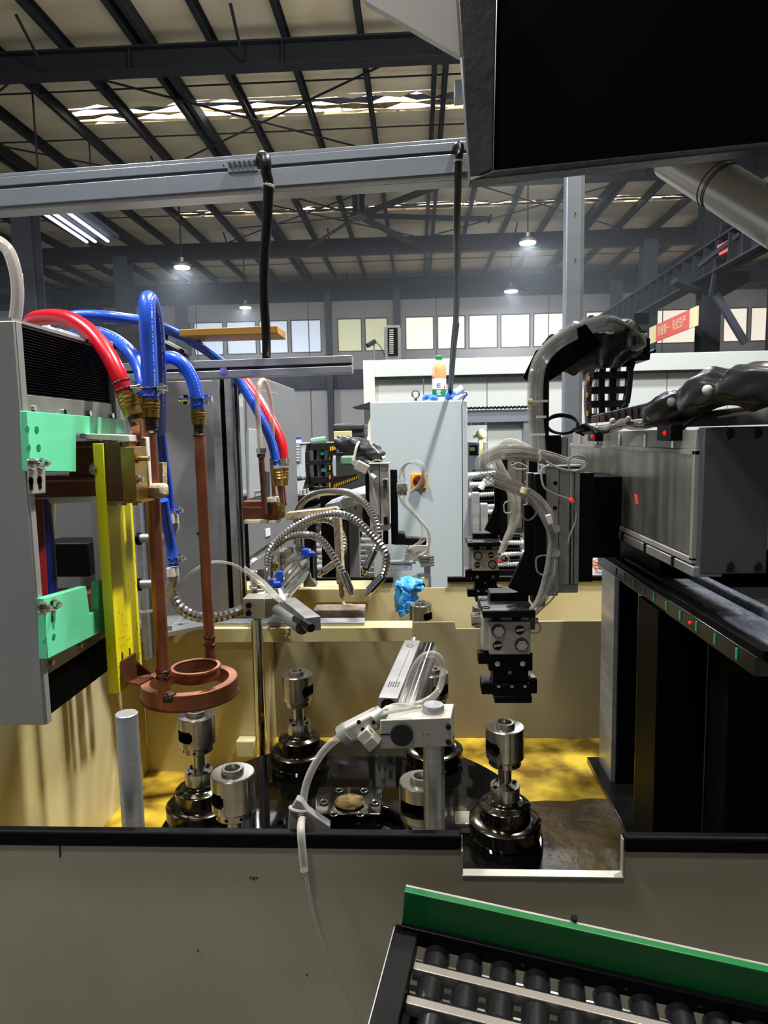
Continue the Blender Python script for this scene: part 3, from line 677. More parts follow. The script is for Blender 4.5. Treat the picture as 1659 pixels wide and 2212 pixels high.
# round duct
dc = thing('round_duct', 'shiny round metal duct slanting down at the right edge', 'duct', P(1530, 420, 1.1))
build(B().cyl(P(1452, 338, 1.18), P(1700, 492, 1.02), 0.034, n=40), 'pipe', 'duct', dc)
for t in (0.42, 0.455, 0.47):
    a_, b_ = P(1452, 338, 1.18), P(1700, 492, 1.02); c_ = a_.lerp(b_, t)
    build(B().torus(c_, b_ - a_, 0.0345, 0.0007, 40, 6), 'wire_tie', 'rail_steel', dc)
build(B().cyl(P(1365, 354, 1.3), P(1365, 350, 1.3), 0.01, n=12), 'lower_fitting', 'galvanised', dc)

# ------------------------------------------------------------------ left cabinets and their frames
YL = 1.95; XSB = PX(527, 1000, -0.50).x
c1 = thing('power_cabinet', 'plain dark grey power supply cabinet behind the copper tubes', 'cabinet', P(420, 1350, YL))
xa, xb = P(334, 1080, YL).x, P(492, 1080, YL).x; za, zb = P(420, 1345, YL).z, P(420, 822, YL).z
build(B().box(xa - 0.35, xb, YL, YL + 0.022, za, zb), 'door', 'cabinet_dark', c1, bevel=0.003)
build(B().box(xa - 0.36, XSB - 0.43, YL + 0.024, YL + 0.5, 0.0, zb), 'body', 'cabinet_dark', c1)
build(B().box(xa - 0.35, xb, YL + 0.003, YL + 0.022, 0, za - 0.002), 'plinth', 'cabinet_dark', c1)
build(B().cyl(P(427, 1152, YL), P(427, 1152, YL - .003), 0.003), 'screw', 'black_matte', c1)
# upright alu profile at its right edge
pr = thing('aluminium_post', 'upright silver aluminium profile at the right edge of the dark grey cabinet', 'post', P(505, 1345, 1.86))
for (pa, pb_, yo, m) in ((466, 482, 0, 'steel_satin'), (482, 493, 0.012, 'black_paint'), (493, 509, 0, 'steel_satin'), (511, 515, -.004, 'chrome'), (520, 524, -0.004, 'chrome'), (514, 521, 0.005, 'rail_steel')):
    x_a, x_b = P(pa + 2, 1080, 1.86).x, P(pb_ + 2, 1080, 1.86).x
    build(B().box(x_a, x_b, 1.86 + yo, 1.90, za - 0.02, zb + 0.005), 'profile_rib', m, pr, bevel=0.0008)
# horizontal profile with open end above the cabinets
hp = thing('aluminium_beam', 'horizontal silver aluminium profile above the cabinets with an open slotted end', 'beam', P(600, 790, 1.62))
def seg2(t0, t1, yo, m, nm):
    l0, l1 = 785 + t0 * 40, 785 + t1 * 40; r0, r1 = 767 + t0 * 39, 767 + t1 * 39
    build(B().prism([P(262, l0, 1.62 + yo), P(760, r0, 1.62 + yo), P(760, r1, 1.62 + yo), P(262, l1, 1.62 + yo)], (0, 0.04, 0)), nm, m, hp, bevel=0.0012)
seg2(0, 0.42, 0, 'steel_satin', 'upper_rib'); seg2(0.42, 0.58, 0.014, 'rail_steel', 'slot'); seg2(0.58, 0.98, 0, 'steel_satin', 'lower_rib')
build(B().bolt(P(483, 800, 1.62), (0, -1, 0), 0.006, 0.005), 'slot_nut', 'chrome', hp)
build(B().bolt(P(390, 802, 1.62), (0, -1, 0), 0.004, 0.003, False), 'screw', 'black_matte', hp)
# wooden insulating bar above it
wd = thing('wooden_board', 'brown varnished insulating board lying above the silver profile', 'board', P(480, 715, 1.7))
build(B().prism([P(375, 712, 1.62), P(600, 703, 1.62), P(600, 721, 1.62), P(375, 727, 1.62)], (0, 0.1, 0)), 'board', 'wood', wd, bevel=0.002)
# sheet-metal tray behind the blue hoses
tr = thing('metal_tray', 'stained sheet metal tray behind the blue hose loops', 'tray', P(330, 760, 1.9))
build(B().prism([P(250, 705, 1.85), P(305, 702, 1.85), P(402, 762, 1.7), P(398, 780, 1.7), P(250, 765, 1.85)], (0, 0.02, 0)), 'side_plate', 'beam_paint', tr)
build(B().prism([P(300, 704, 1.80), P(402, 758, 1.66), P(402, 764, 1.66), P(300, 712, 1.80)], (0, 0.02, 0.0)), 'rim', 'rust_sheet', tr)
build(B().tube([P(360, 738, 1.74), P(360, 728, 1.72), P(360, 720, 1.72)], 0.004), 'stud', 'black_paint', tr)
build(B().bolt(P(392, 760, 1.64), (0, -1, 0), 0.005, 0.006), 'bolt', 'rail_steel', tr)
build(B().pbox(205, 700, 300, 780, 2.2, .1), 'rear_box', 'beam_paint', tr)
build(B().pbox(290, 738, 330, 762, 1.9, .03), 'light_plate', 'alu_block', tr)
# second cabinet, its face turned to the tubs (recedes in depth)
XS = PX(527, 1000, -0.50).x
c2 = thing('switch_cabinet', 'grey switch cabinet with slanting panel seams and knobs behind the flexible hoses', 'cabinet', (XS - 0.2, 2.5, 0))
yn, yf = PX(530, 1000, XS).y, PX(648, 1200, XS).y
zt2 = 1.80
build(B().box(XS - 0.4, XS, 1.98, yf, 0, zt2), 'body', 'cabinet_dark', c2, bevel=0.004)
def fpanel(poly, m, nm, th=0.006, bev=0.0015):
    build(B().prism([PX(x, y, XS) for x, y in poly], (th, 0, 0)), nm, m, c2, bevel=bev)
fpanel([(530, 838), (600, 850), (600, 1070), (530, 1082)], 'cabinet_dark', 'door')
fpanel([(532, 926), (560, 928), (560, 1070), (532, 1078)], 'cabinet_grey', 'access_door', 0.009)
fpanel([(530, 1110), (612, 1098), (614, 1150), (532, 1206)], 'cabinet_dark', 'upper_control_panel')
fpanel([(532, 1222), (616, 1164), (618, 1222), (534, 1286)], 'cabinet_dark', 'lower_control_panel')
fpanel([(566, 1018), (574, 1020), (574, 1080), (566, 1083)], 'beam_paint', 'handle', 0.014)
fpanel([(568, 1144), (578, 1140), (579, 1156), (569, 1160)], 'label_white', 'sticker', 0.009, 0)
for x, y in ((544, 1062), (598, 975)): build(B().cyl(PX(x, y, XS), PX(x, y, XS) + V(0.03, 0, 0), 0.006, n=14), 'lock', 'chrome', c2)
for x, y in ((543, 1240), (549, 1252), (603, 1195), (610, 1190), (543, 1275), (604, 1212)):
    q = PX(x, y, XS)
    build(B().cyl(q, q + V(0.02, 0, 0), 0.014, n=20).obox(q + V(0.03, 0, 0), (0.012, 0, 0), (0, 0.004, 0), (0, 0, 0.014)), 'rotary_switch', 'steel', c2)
for x, y in ((541, 1216), (545, 1213), (598, 1176), (604, 1172)):
    q = PX(x, y, XS); build(B().box(q.x, q.x + 0.007, q.y, q.y + 0.03, q.z, q.z + 0.006), 'print_line', 'print_white', c2)

# ------------------------------------------------------------------ shelf behind: white table, motors, stacks of shafts
pt = thing('white_partition', 'white partition board behind the red hose', 'board', P(660, 1100, 4.4))
build(B().pbox(560, 955, 800, 1100, 4.4, 0.03), 'panel', 'cabinet_blue', pt, bevel=0.003)
build(B().pbox(560, 955, 800, 958, 4.39, 0.05), 'cap', 'enclosure', pt)
build(B().box(P(600, 1100, 4.4).x, P(790, 1100, 4.4).x, 4.4, 4.43, 0, P(650, 1100, 4.4).z), 'skirt', 'cabinet_grey', pt)
cal = thing('wall_chart', 'small grey paper chart pinned on the white partition', 'chart', P(638, 1000, 4.39))
build(B().pbox(626, 958, 649, 998, 4.385, 0.006), 'sheet', 'print_grey', cal)
for k in range(6): build(B().pbox(629, 964 + k * 6, 646, 965.5 + k * 6, 4.380, 0.006), 'line', 'print_white', cal)
bx_ = thing('tissue_box', 'small blue and white box standing on the white partition', 'box', P(636, 955, 4.45))
build(B().pbox(626, 950, 648, 957, 4.42, 0.06), 'front', 'label_white', bx_); build(B().pbox(638, 944, 648, 951, 4.43, 0.05), 'flap', 'ball_blue', bx_)
mt = thing('spindle_motor', 'dark machine head with beige front behind the cable chain', 'machine', P(750, 990, 3.9))
mzb = P(750, 985, 3.9).z
build(B().pbox(719, 926, 787, 946, 3.9, 0.3).pbox(718, 915, 786, 930, 3.88, 0.34), 'cover', 'motor_black', mt, bevel=0.012)
build(B().pbox(721, 931, 760, 956, 3.87, 0.1), 'beige_front', 'motor_tan', mt, bevel=0.003)
build(B().cyl(P(773, 932, 3.95), P(773, 965, 3.95), 0.035), 'cylinder', 'motor_black', mt)
build(B().box(P(722, 950, 3.9).x, P(786, 950, 3.9).x, 3.95, 4.15, 0, P(750, 940, 3.9).z), 'column_body', 'motor_black', mt)
gm = thing('green_motor', 'small dark green motor half hidden behind the cable chain', 'motor', P(685, 955, 3.6))
build(B().cyl(P(672, 957, 3.6), P(705, 952, 3.6), 0.025), 'motor_housing', 'motor_green', gm, bevel=0.003)
build(B().pbox(682, 944, 696, 953, 3.6, 0.05), 'terminal_box', 'motor_green', gm, bevel=0.003)
build(B().pbox(735, 985, 765, 1005, 3.5, 0.1), 'gearbox', 'motor_green', gm, bevel=0.01)
build(B().box(P(676, 960, 3.6).x, P(700, 960, 3.6).x, 3.6, 3.65, 0, P(690, 958, 3.6).z), 'stand', 'beam_paint', gm)
# stacks of turned steel shafts on racks
def shaft_proto(label):
    t = thing('steel_shaft', label, 'shaft', (0, 0, 0))
    build(B().lathe([(0.001, -0.20), (0.011, -0.20), (0.011, -0.05), (0.0145, -0.05), (0.0145, 0.12), (0.009, 0.12), (0.009, 0.20), (0.001, 0.20)], (0, 0, 0), (1, 0, 0), n=12), 'shaft_body', 'part_steel', t)
    return t
proto = shaft_proto('x'); used = [False]
ORD = ['lowest', 'second from the bottom', 'third from the bottom', 'fourth from the bottom', 'fifth from the bottom', 'sixth from the bottom', 'seventh from the bottom', 'eighth from the bottom', 'ninth from the bottom', 'fifth from the top', 'fourth from the top', 'third from the top', 'second from the top', 'topmost']
def rack(name, lab, px0, px1, py0, py1, Y, cols, rows, slab, grp, tilt=0.0):
    a, c = P(px0, (py0 + py1) / 2, Y), P(px1, (py0 + py1) / 2, Y); z0, z1 = P((px0 + px1) / 2, py1, Y).z, P((px0 + px1) / 2, py0, Y).z
    rk = thing(name, lab, 'rack', ((a.x + c.x) / 2, Y, 0))
    for x in (a.x - 0.02, c.x + 0.02):
        build(B().box(x - 0.012, x + 0.012, Y + 0.03, Y + 0.05, 0, z1 + 0.05), 'upright', 'beam_paint', rk)
    build(B().box(a.x, c.x, Y + 0.05, Y + 0.06, 0.1, z1 + 0.02), 'back_sheet', 'black_matte', rk)
    for r in range(rows):
        z = z0 + (z1 - z0) * (r + 0.5) / rows
        build(B().box(a.x, c.x, Y + 0.018, Y + 0.045, z - 0.015, z - 0.0125), 'ledge', 'beam_paint', rk)
        for k in range(cols):
            L = (c.x - a.x) / cols
            o = proto if not used[0] else copy_tree(proto); used[0] = True
            o.location = (a.x + L * (k + 0.5) + random.uniform(-.25, .25) * 0.1, Y - random.uniform(0, .02), z + random.uniform(-.001, .002))
            o.rotation_euler = (0, tilt + random.uniform(-.012, .012), 0); s = L / 0.40 * random.uniform(0.86, 1.04); o.scale = (s, 1.3, 1.3)
            o['label'] = slab % (ORD[r], ('left half of ' if k == 0 else 'right half of ') if cols > 1 else ''); o['group'] = grp
rack('shaft_rack', 'dark rack full of steel shafts left of the black gantry post', 616, 706, 1085, 1255, 3.35, 2, 14, 'steel shaft %s in %srack left of the black post', 'steel shafts in the left rack', -0.03)
rack('shaft_rack', 'dark rack full of steel shafts between gantry post and control cabinet', 772, 838, 1090, 1255, 3.35, 1, 14, 'steel shaft %s in %srack beside the grey control cabinet', 'steel shafts in the middle rack', 0.05)
# threaded shafts in the gap right of the cabinet
def tproto():
    t = thing('threaded_shaft', 'x', 'shaft', (0, 0, 0)); pf = [(0.001, -0.14)]
    for k in range(22): pf += [(0.017, -0.14 + k * 0.0127), (0.017, -0.14 + k * 0.0127 + 0.006), (0.0135, -0.14 + k * 0.0127 + 0.0075), (0.0135, -0.14 + k * 0.0127 + 0.0115)]
    pf += [(0.001, 0.14)]
    build(B().lathe(pf, (0, 0, 0), (1, 0, 0), n=14), 'ribbed_body', 'part_steel', t); return t
tp = tproto()
for i, (px, py) in enumerate([(1064, 1022), (1068, 1044), (1066, 1066), (1074, 1092), (1072, 1104), (1076, 1130), (1078, 1145), (1102, 1150), (1106, 1172), (1104, 1196), (1030, 1204), (1098, 1218)]):
    o = tp if i == 0 else copy_tree(tp); o.location = P(px + 4, py, 3.6); o.rotation_euler = (0, random.uniform(-.08, .04), random.uniform(-.1, .1))
    o['label'] = 'ribbed steel shaft, %s in the stand right of the control cabinet' % ('topmost', 'second from the top', 'third from the top', 'fourth from the top', 'fifth from the top', 'sixth from the top', 'seventh from the top', 'fifth from the bottom', 'fourth from the bottom', 'third from the bottom', 'second from the bottom', 'lowest')[i]; o['group'] = 'ribbed shafts right of the cabinet'
srk = thing('parts_stand', 'dark stand carrying the ribbed shafts right of the control cabinet', 'rack', P(1070, 1200, 3.7))
build(B().box(P(1020, 1100, 3.7).x, P(1122, 1100, 3.7).x, 3.66, 3.7, 0.0, P(1070, 1012, 3.7).z), 'back_sheet', 'beam_paint', srk)
for py in (1034, 1056, 1080, 1116, 1158, 1184, 1208, 1230):
    build(B().box(P(1020, 1100, 3.7).x, P(1122, 1100, 3.7).x, 3.58, 3.66, P(1070, py, 3.6).z - 0.004, P(1070, py, 3.6).z), 'ledge', 'beam_paint', srk)
for (a_, y_, z_, h_) in ((1014, 1064, 1020, 1150), (1032, 1088, 1020, 1150)):
    build(B().pbox(a_ + 6, y_, a_ + 22, h_, 3.1, 0.05), 'alu_upright', 'steel_satin', srk, bevel=0.003)
wg = thing('white_glove', 'white work glove lying on the ribbed shafts right of the cabinet', 'glove', P(1050, 1050, 3.5))
build(B().tube([P(1038, 1056, 3.45), P(1046, 1044, 3.45), P(1052, 1036, 3.45)], 0.016, n=10), 'palm', 'paper', wg)
for a_, c_ in (((1048, 1042), (1056, 1028)), ((1052, 1044), (1064, 1034)), ((1054, 1046), (1068, 1040))): build(B().tube([P(*a_, 3.44), P(*c_, 3.44)], 0.007), 'finger', 'paper', wg)
# dark parts tray with rollers and papers, left of the cable chain
rt = thing('roller_tray', 'dark parts tray with round knobs behind the brass fittings', 'tray', P(650, 1060, 3.2))
build(B().obox(P(652, 1072, 3.2), (0.115, 0, 0.022), (0, 0.25, 0.0), (0, 0, 0.018)), 'tray_body', 'rail_steel', rt, bevel=0.004)
for k in range(9):
    build(B().cyl(P(624 + k * 8.5, 1076 - k * 2.2, 2.94), P(624 + k * 8.5, 1066 - k * 2.2, 2.94), 0.006, n=10), 'peg', 'part_steel', rt)
build(B().obox(P(652, 1104, 3.1), (0.1, 0, 0.02), (0, 0.2, 0.0), (0, 0, 0.02)), 'lower_tray', 'beam_paint', rt, bevel=0.004)
for k in range(7): build(B().ball(P(628 + k * 9, 1036 - (k % 3), 3.5), 0.016), 'knob', 'motor_black', rt)
build(B().pbox(620, 1040, 690, 1056, 3.5, 0.1), 'knob_bar', 'motor_black', rt)
build(B().box(P(625, 1100, 3.3).x, P(680, 1100, 3.3).x, 3.3, 3.4, 0, P(650, 1080, 3.3).z), 'stand', 'beam_paint', rt)
pp = thing('paper_sheets', 'loose white paper sheets lying on the dark parts tray', 'paper', P(635, 1060, 2.98))
for k in range(3): build(B().obox(P(632 + 3 * k, 1058 - k * 2, 3.0 - 0.02 * k), V(0.035, 0, -0.008 + .006 * k), V(0.01, 0.0, 0.03), V(0, 0.002, 0)), 'sheet', 'paper', pp)

# ------------------------------------------------------------------ left transfer gripper (second gantry)
YG = 2.1
g2 = thing('gantry_post', 'black upright gantry post standing behind the flexible metal hoses', 'post', P(728, 1250, 2.5))
def vb(px0, px1, py0, py1, Y, dep, m, nm, par, bev=0.0015): return build(B().pbox(px0, py0, px1, py1, Y, dep), nm, m, par, bevel=bev)
vb(694, 728, 1068, 1250, 2.45, 0.12, 'black_paint', 'left_flange', g2); vb(728, 743, 1068, 1130, 2.47, 0.1, 'black_paint', 'right_flange', g2)
vb(700, 760, 1120, 1250, 2.52, 0.02, 'beam_paint', 'web', g2); vb(742, 752, 1130, 1250, 2.44, 0.02, 'rail_steel', 'rail_strip', g2); vb(754, 776, 1128, 1250, 2.44, 0.06, 'cabinet_dark', 'side_profile', g2)
build(B().box(P(700, 1200, 2.5).x, P(770, 1200, 2.5).x, 2.45, 2.6, 0, P(730, 1249, 2.5).z), 'foot', 'black_paint', g2)
bm_ = thing('gantry_crossbeam', 'silver second gantry beam behind the cable chain', 'beam', P(780, 1050, 2.3))
build(B().obox(P(765, 1072, 2.5), (0.075, 0, 0.02), (0, 0.25, 0), (0, 0, 0.015)), 'top_cover', 'steel_satin', bm_, bevel=0.002)
vb(740, 790, 1074, 1122, 2.3, 0.05, 'alu_worn', 'end_plate', bm_)
for x, y in ((746, 1078), (760, 1077), (768, 1098)): build(B().cyl(P(x, y, 2.3), P(x, y, 2.297), 0.004, n=12), 'screw_hole', 'bolt_hole', bm_)
ga = thing('transfer_arm', 'silver and black pneumatic transfer arm left of the control cabinet', 'robot arm', P(830, 1250, YG))
vb(789, 806, 1000, 1090, YG + 0.06, 0.05, 'black_paint', 'rear_block', ga); vb(783, 800, 1078, 1145, YG + 0.06, 0.04, 'black_paint', 'lower_block', ga)
vb(798, 821, 1004, 1146, YG, 0.045, 'anodised', 'slide_rail', ga); vb(822, 840, 1002, 1145, YG - 0.004, 0.045, 'alu_worn', 'slide_carriage', ga)
vb(796, 842, 1000, 1003, YG - 0.01, 0.06, 'alu_block', 'top_cap', ga)
vb(826, 839, 1034, 1057, YG - 0.012, 0.01, 'anodised', 'clamp_block', ga)
for y in (1041, 1051): build(B().bolt(P(832, y, YG - 0.012), (0, -1, 0), 0.005, 0.003), 'bolt', 'rail_steel', ga)
vb(803, 844, 1133, 1143, YG - 0.012, 0.03, 'alu_block', 'stop_bracket', ga)
for x in (809, 821): build(B().cyl(P(x, 1138, YG - .012), P(x, 1138, YG - 0.015), 0.005, n=14), 'screw', 'rail_steel', ga)
build(B().cyl(P(833, 1117, YG - .015), P(833, 1132, YG - .015), 0.006), 'damper', 'black_paint', ga); build(B().cyl(P(833, 1146, YG - .0), P(833, 1175, YG - 0.0), 0.0085), 'shock_absorber', 'black_paint', ga)
vb(844, 859, 1015, 1176, YG, 0.03, 'black_paint', 'front_plate', ga)
build(B().prism([P(859, 1152, YG), P(872, 1152, YG), P(877, 1164, YG), P(921, 1166, YG), P(921, 1177, YG), P(850, 1177, YG)], (0, 0.06, 0)), 'foot_bracket', 'black_paint', ga, bevel=0.002)
build(B().prism([P(880, 1160, YG + .06), P(921, 1163, YG + .06), P(921, 1166, YG), P(877, 1164, YG)], (0, 0, 0.004)), 'bracket_top', 'rail_steel', ga)
vb(877, 928, 1178, 1212, YG, 0.045, 'alu_block', 'gripper_body', ga); vb(874, 884, 1196, 1216, YG - .005, 0.05, 'alu_block', 'jaw', ga); vb(905, 922, 1200, 1216, YG - 0.006, 0.05, 'alu_worn', 'jaw', ga)
vb(838, 898, 1212, 1219, YG - .002, 0.03, 'anodised', 'rack_jaw', ga); vb(842, 890, 1219, 1232, YG, 0.02, 'cabinet_grey', 'jaw_plate', ga)
for k in range(4): build(B().prism([P(908, 1204 + k * 6, YG - .01), P(938, 1202 + k * 6, YG - .01), P(938, 1205 + k * 6, YG - .01), P(908, 1208 + k * 6, YG - .01)], (0, 0.03, 0)), 'finger_plate', 'steel', ga)
vb(916, 930, 1222, 1250, YG - .0, 0.03, 'alu_worn', 'finger_stem', ga)
build(B().cyl(P(883, 1183, YG - .002), P(883, 1183, YG - 0.012), 0.007), 'port', 'anodised', ga); build(B().bar(P(898, 1196, YG - .01), P(910, 1190, YG - .01), 0.008, 0.008), 'fitting', 'steel', ga)
mf = build(B().pbox(857, 1044, 880, 1062, YG - .04, 0.03), 'manifold', 'alu_block', ga, bevel=0.001)
for x in (863, 874):
    build(B().cyl(P(x, 1054, YG - .04), P(x, 1054, YG - 0.048), 0.007), 'port', 'steel', mf); build(B().cyl(P(x, 1062, YG - .03), P(x, 1070, YG - 0.03), 0.007), 'fitting', 'alu_worn', mf)
    build(B().cyl(P(x, 1044, YG - .03), P(x - 1, 1034, YG - 0.03), 0.006), 'fitting', 'clear_tube_thick', mf)
yt = YG - 0.05
loops = []
for k in range(4):
    o = k * 2.6
    loops.append([P(862 + (k % 2) * 11, 1034, yt), P(866 + o, 1012 - k, yt), P(884 + o, 1000 - k * 1.4, yt - .01), P(906 + o, 1006 - o / 2, yt - .02), P(912 + o / 2, 1024, yt - .02), P(904 + o, 1046, yt - .01), P(886, 1062 + o / 2, yt)])
    loops.append([P(862 + (k % 2) * 11, 1070, yt), P(868 + o, 1086, yt), P(884 + o, 1102, yt), P(902 + o / 1.5, 1122, yt), P(920 + o * .6, 1142, yt), P(926 + o * .5, 1165, yt), P(921 + o * .3, 1190, yt), P(905 + o, 1200, yt)])
loops.append([P(884, 1185, yt), P(900, 1180, yt), P(918, 1166, yt)]); loops.append([P(862, 1070, yt), P(872, 1092, yt), P(900, 1116, yt), P(912, 1140, yt), P(912, 1158, yt), P(904, 1172, yt), P(884, 1184, yt)])
for l in loops: build(B().tube(l, 0.0027, n=7, k=4), 'air_tube', 'clear_tube_thick', ga)
# valve and thin tubes at its top left
build(B().bar(P(769, 1003, YG - .02), P(795, 1016, YG - .02), 0.03, 0.03, (0, 1, 0)), 'tube_connector', 'alu_block', ga, bevel=0.003)
build(B().bar(P(762, 994, YG - .02), P(770, 1003, YG - .02), 0.016, 0.016, (0, 1, 0)), 'connector_collar', 'clear_tube_thick', ga)
for k in range(3): build(B().tube([P(795, 1014 + 2 * k, YG - .03), P(802, 1030 + k * 2, YG - .03), P(806 + k, 1060, YG - .03), P(814, 1090 + k, YG - .03), P(816, 1118, YG - .03)], 0.0025, n=6), 'air_tube', 'clear_tube_thick', ga)
build(B().cyl(P(816, 1111, YG - .03), P(816, 1126, YG - .03), 0.006), 'tube_fitting', 'steel', ga)
build(B().cyl(P(801, 1026, YG - .03), P(811, 1034, YG - .035), 0.008), 'push_fitting', 'cabinet_blue', ga); 
build(B().tube([P(800, 1000, YG - .02), P(812, 994, YG - .02), P(826, 996, YG - .02), P(838, 1001, YG - .02)], 0.003, n=6), 'air_tube', 'clear_tube_thick', ga)
# cable drag chain of that arm
dc1 = thing('drag_chain', 'black cable drag chain with yellow pins beside the left transfer arm', 'cable chain', P(715, 1050, 2.3))
YD = 2.25
outer = [(668, 958), (664, 975), (664, 1000), (665, 1020), (668, 1040), (674, 1058)]
for i in range(len(outer) - 1):
    a_, c_ = outer[i], outer[i + 1]
    build(B().bar(P(*a_, YD), P(*c_, YD), 0.014, 0.012, (0, 1, 0)), 'side_link', 'chain_black', dc1, bevel=0.001)
outer2 = [(714, 958), (714, 975), (712, 1000), (713, 1020), (716, 1040), (719, 1056)]
for i in range(len(outer2) - 1):
    a_, c_ = outer2[i], outer2[i + 1]
    build(B().bar(P(*a_, YD), P(*c_, YD), 0.018, 0.016, (0, 1, 0)), 'side_link', 'chain_black', dc1, bevel=0.001)
    build(B().pbox(711, (a_[1] + c_[1]) / 2 - 5, 714, (a_[1] + c_[1]) / 2 + 5, YD - .012, 0.003), 'yellow_pin', 'chain_yellow', dc1)
for y0, y1 in ((957, 972), (993, 1004), (1030, 1044), (1052, 1060)): build(B().pbox(667, y0, 714, y1, YD - .006, 0.02), 'cross_bar', 'chain_black', dc1, bevel=0.001)
for k in range(5):
    build(B().tube([P(673 + k * 8, 962, YD + .02), P(672 + k * 8, 1000, YD + .02), P(676 + k * 8, 1050, YD + .02)], 0.006, n=8), 'inner_cable', 'black_cable' if k % 2 else 'tube_grey', dc1)
build(B().pbox(692, 975, 700, 983, YD - .0, 0.02).pbox(694, 1012, 704, 1019, YD - .0, 0.02), 'teal_plug', 'teal_dot', dc1)
build(B().pbox(706, 956, 727, 984, YD - .03, 0.06), 'upper_link', 'chain_black', dc1, bevel=0.001)
for k in range(3): build(B().pbox(713 + k * 4.6, 965 - k, 715.6 + k * 4.6, 974 - k, YD - .034, 0.004), 'yellow_pin', 'chain_yellow', dc1)
build(B().prism([P(714, 1032, YD - .04), P(772, 1024, YD - .04), P(774, 1036, YD - .04), P(722, 1056, YD - .04), P(714, 1052, YD - .04)], (0, 0.03, 0)), 'lower_run', 'chain_black', dc1)
build(B().prism([P(714, 1032, YD - .04), P(772, 1024, YD - .04), P(772, 1024, YD + .1), P(714, 1032, YD + .1)], (0, 0, 0.004)), 'run_top', 'chain_brown', dc1)
for k in range(13):
    x = 721 + k * 4.0; y = 1050 - k * 1.5; h_ = 8 - k * 0.22
    build(B().pbox(x, y - h_ / 2 , x + 2.2, y + h_ / 2, YD - .045, 0.006), 'yellow_pin', 'chain_yellow', dc1)
build(B().pbox(727, 978, 790, 984, YD + .0, 0.06), 'support_shelf', 'chain_black', dc1)
cv = thing('vinyl_cover', 'crumpled black vinyl sleeve lying over the left drag chain', 'cover', P(775, 975, 2.2))
def sleeve(b, pts, r0, seed, n=18, amp=0.25, k=6):
    rnd = random.Random(seed); P_ = smooth_path(pts, k); rs = []; u = None
    ph = [rnd.uniform(0, 6) for _ in range(6)]
    for i, p in enumerate(P_):
        d = (P_[min(i + 1, len(P_) - 1)] - P_[max(i - 1, 0)]).normalized()
        if u is None: u, _ = frame(d)
        u = (u - d * u.dot(d)).normalized(); v = d.cross(u); t = i / (len(P_) - 1)
        rr = r0(t) if callable(r0) else r0
        rs.append([p + (u * math.cos(a) + v * math.sin(a)) * rr * (1 + amp * (0.5 * math.sin(3 * a + ph[0] + 9 * t) + 0.5 * math.sin(5 * a + ph[1] - 14 * t) + 0.35 * math.sin(2 * a + 23 * t + ph[2]) + 0.3 * math.sin(7 * a + 31 * t + ph[3]) + 0.25 * abs(math.sin(4 * a - 19 * t + ph[4])))) for a in [2*pi*j/n for j in range(n)]])
    return b.rings(rs)
build(sleeve(B(), [P(728, 955, 2.2), P(745, 958, 2.19), P(770, 965, 2.18), P(795, 972, 2.17), P(815, 984, 2.16), P(829, 990, 2.16)], lambda t: 0.024 * (0.6 + 0.6 * math.sin(pi * (0.12 + 0.8 * t))), 3, n=26, amp=0.13), 'sleeve', 'vinyl', cv)
build(B().tube([P(776, 954, 2.15), P(770, 966, 2.14), P(766, 984, 2.14), P(763, 995, 2.14)], 0.004, n=6), 'cable_tie', 'white_nylon', cv)
build(B().cyl(P(826, 990, 2.13), P(833, 988, 2.13), 0.006), 'tie_knob', 'white_nylon', cv)
# ================================================================== COOLANT TUBS
ZT = 1.157; ZF = 0.797
XL = P(322, 1680, 1.56).x
tub = thing('coolant_tub', 'cream painted near tub with notched front wall holding the turntable', 'tub', (0, 1.2, 0))
nx0, nx1 = P(999, 1850, 0.72).x, P(1344, 1850, 0.72).x; nz = P(1170, 1889, 0.72).z
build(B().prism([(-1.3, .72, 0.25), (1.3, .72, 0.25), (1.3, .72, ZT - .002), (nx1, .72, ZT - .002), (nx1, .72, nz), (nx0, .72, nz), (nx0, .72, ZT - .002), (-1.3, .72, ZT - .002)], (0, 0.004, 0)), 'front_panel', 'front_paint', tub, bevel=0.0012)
for a, c in ((-1.3, nx0 - 0.001), (nx1 + 0.0005, 1.3)):
    build(B().box(a, c, 0.7145, 0.7275, ZT - 0.0165, ZT + 0.002), 'edge_trim', 'rubber', tub, bevel=0.003)
build(B().box(nx0 - .001, nx1 + .001, .716, .728, nz - .0010, nz + 0.0004).box(nx1 - .0003, nx1 + .0012, .717, .726, nz, ZT - .002).box(nx0 - .0012, nx0 + .0003, .717, .726, nz, ZT - .018), 'notch_lip', 'alu_block', tub)
build(B().box(-1.3, 1.3, 0.724, 1.754, ZF - 0.01, ZF), 'tub_floor', 'yellow_oil', tub)
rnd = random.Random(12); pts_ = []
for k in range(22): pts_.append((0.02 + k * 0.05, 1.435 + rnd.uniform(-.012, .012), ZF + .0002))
build(B().prism([(0.02, 0.74, ZF + .0002), (1.07, 0.74, ZF + .0002)] + pts_[::-1], (0, 0, 0.003)), 'dark_floor_layer', 'dark_brown', tub)  # thin dark brown layer over the front right of the tub floor
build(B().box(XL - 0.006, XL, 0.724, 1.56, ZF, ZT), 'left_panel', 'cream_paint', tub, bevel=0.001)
xq = P(556, 1500, 1.56).x
build(B().box(XL, xq, 1.56, 1.566, ZF, ZT - 0.02), 'rear_left_panel', 'cream_paint', tub)
build(B().box(xq - 0.006, xq, 1.566, 1.75, ZF, ZT - 0.02), 'return_panel', 'cream_paint', tub)
ms0, ms1 = P(985, 1350, 1.75).x, P(1060, 1350, 1.75).x; mz = P(1020, 1358, 1.75).z; mt_ = P(1020, 1343, 1.75).z
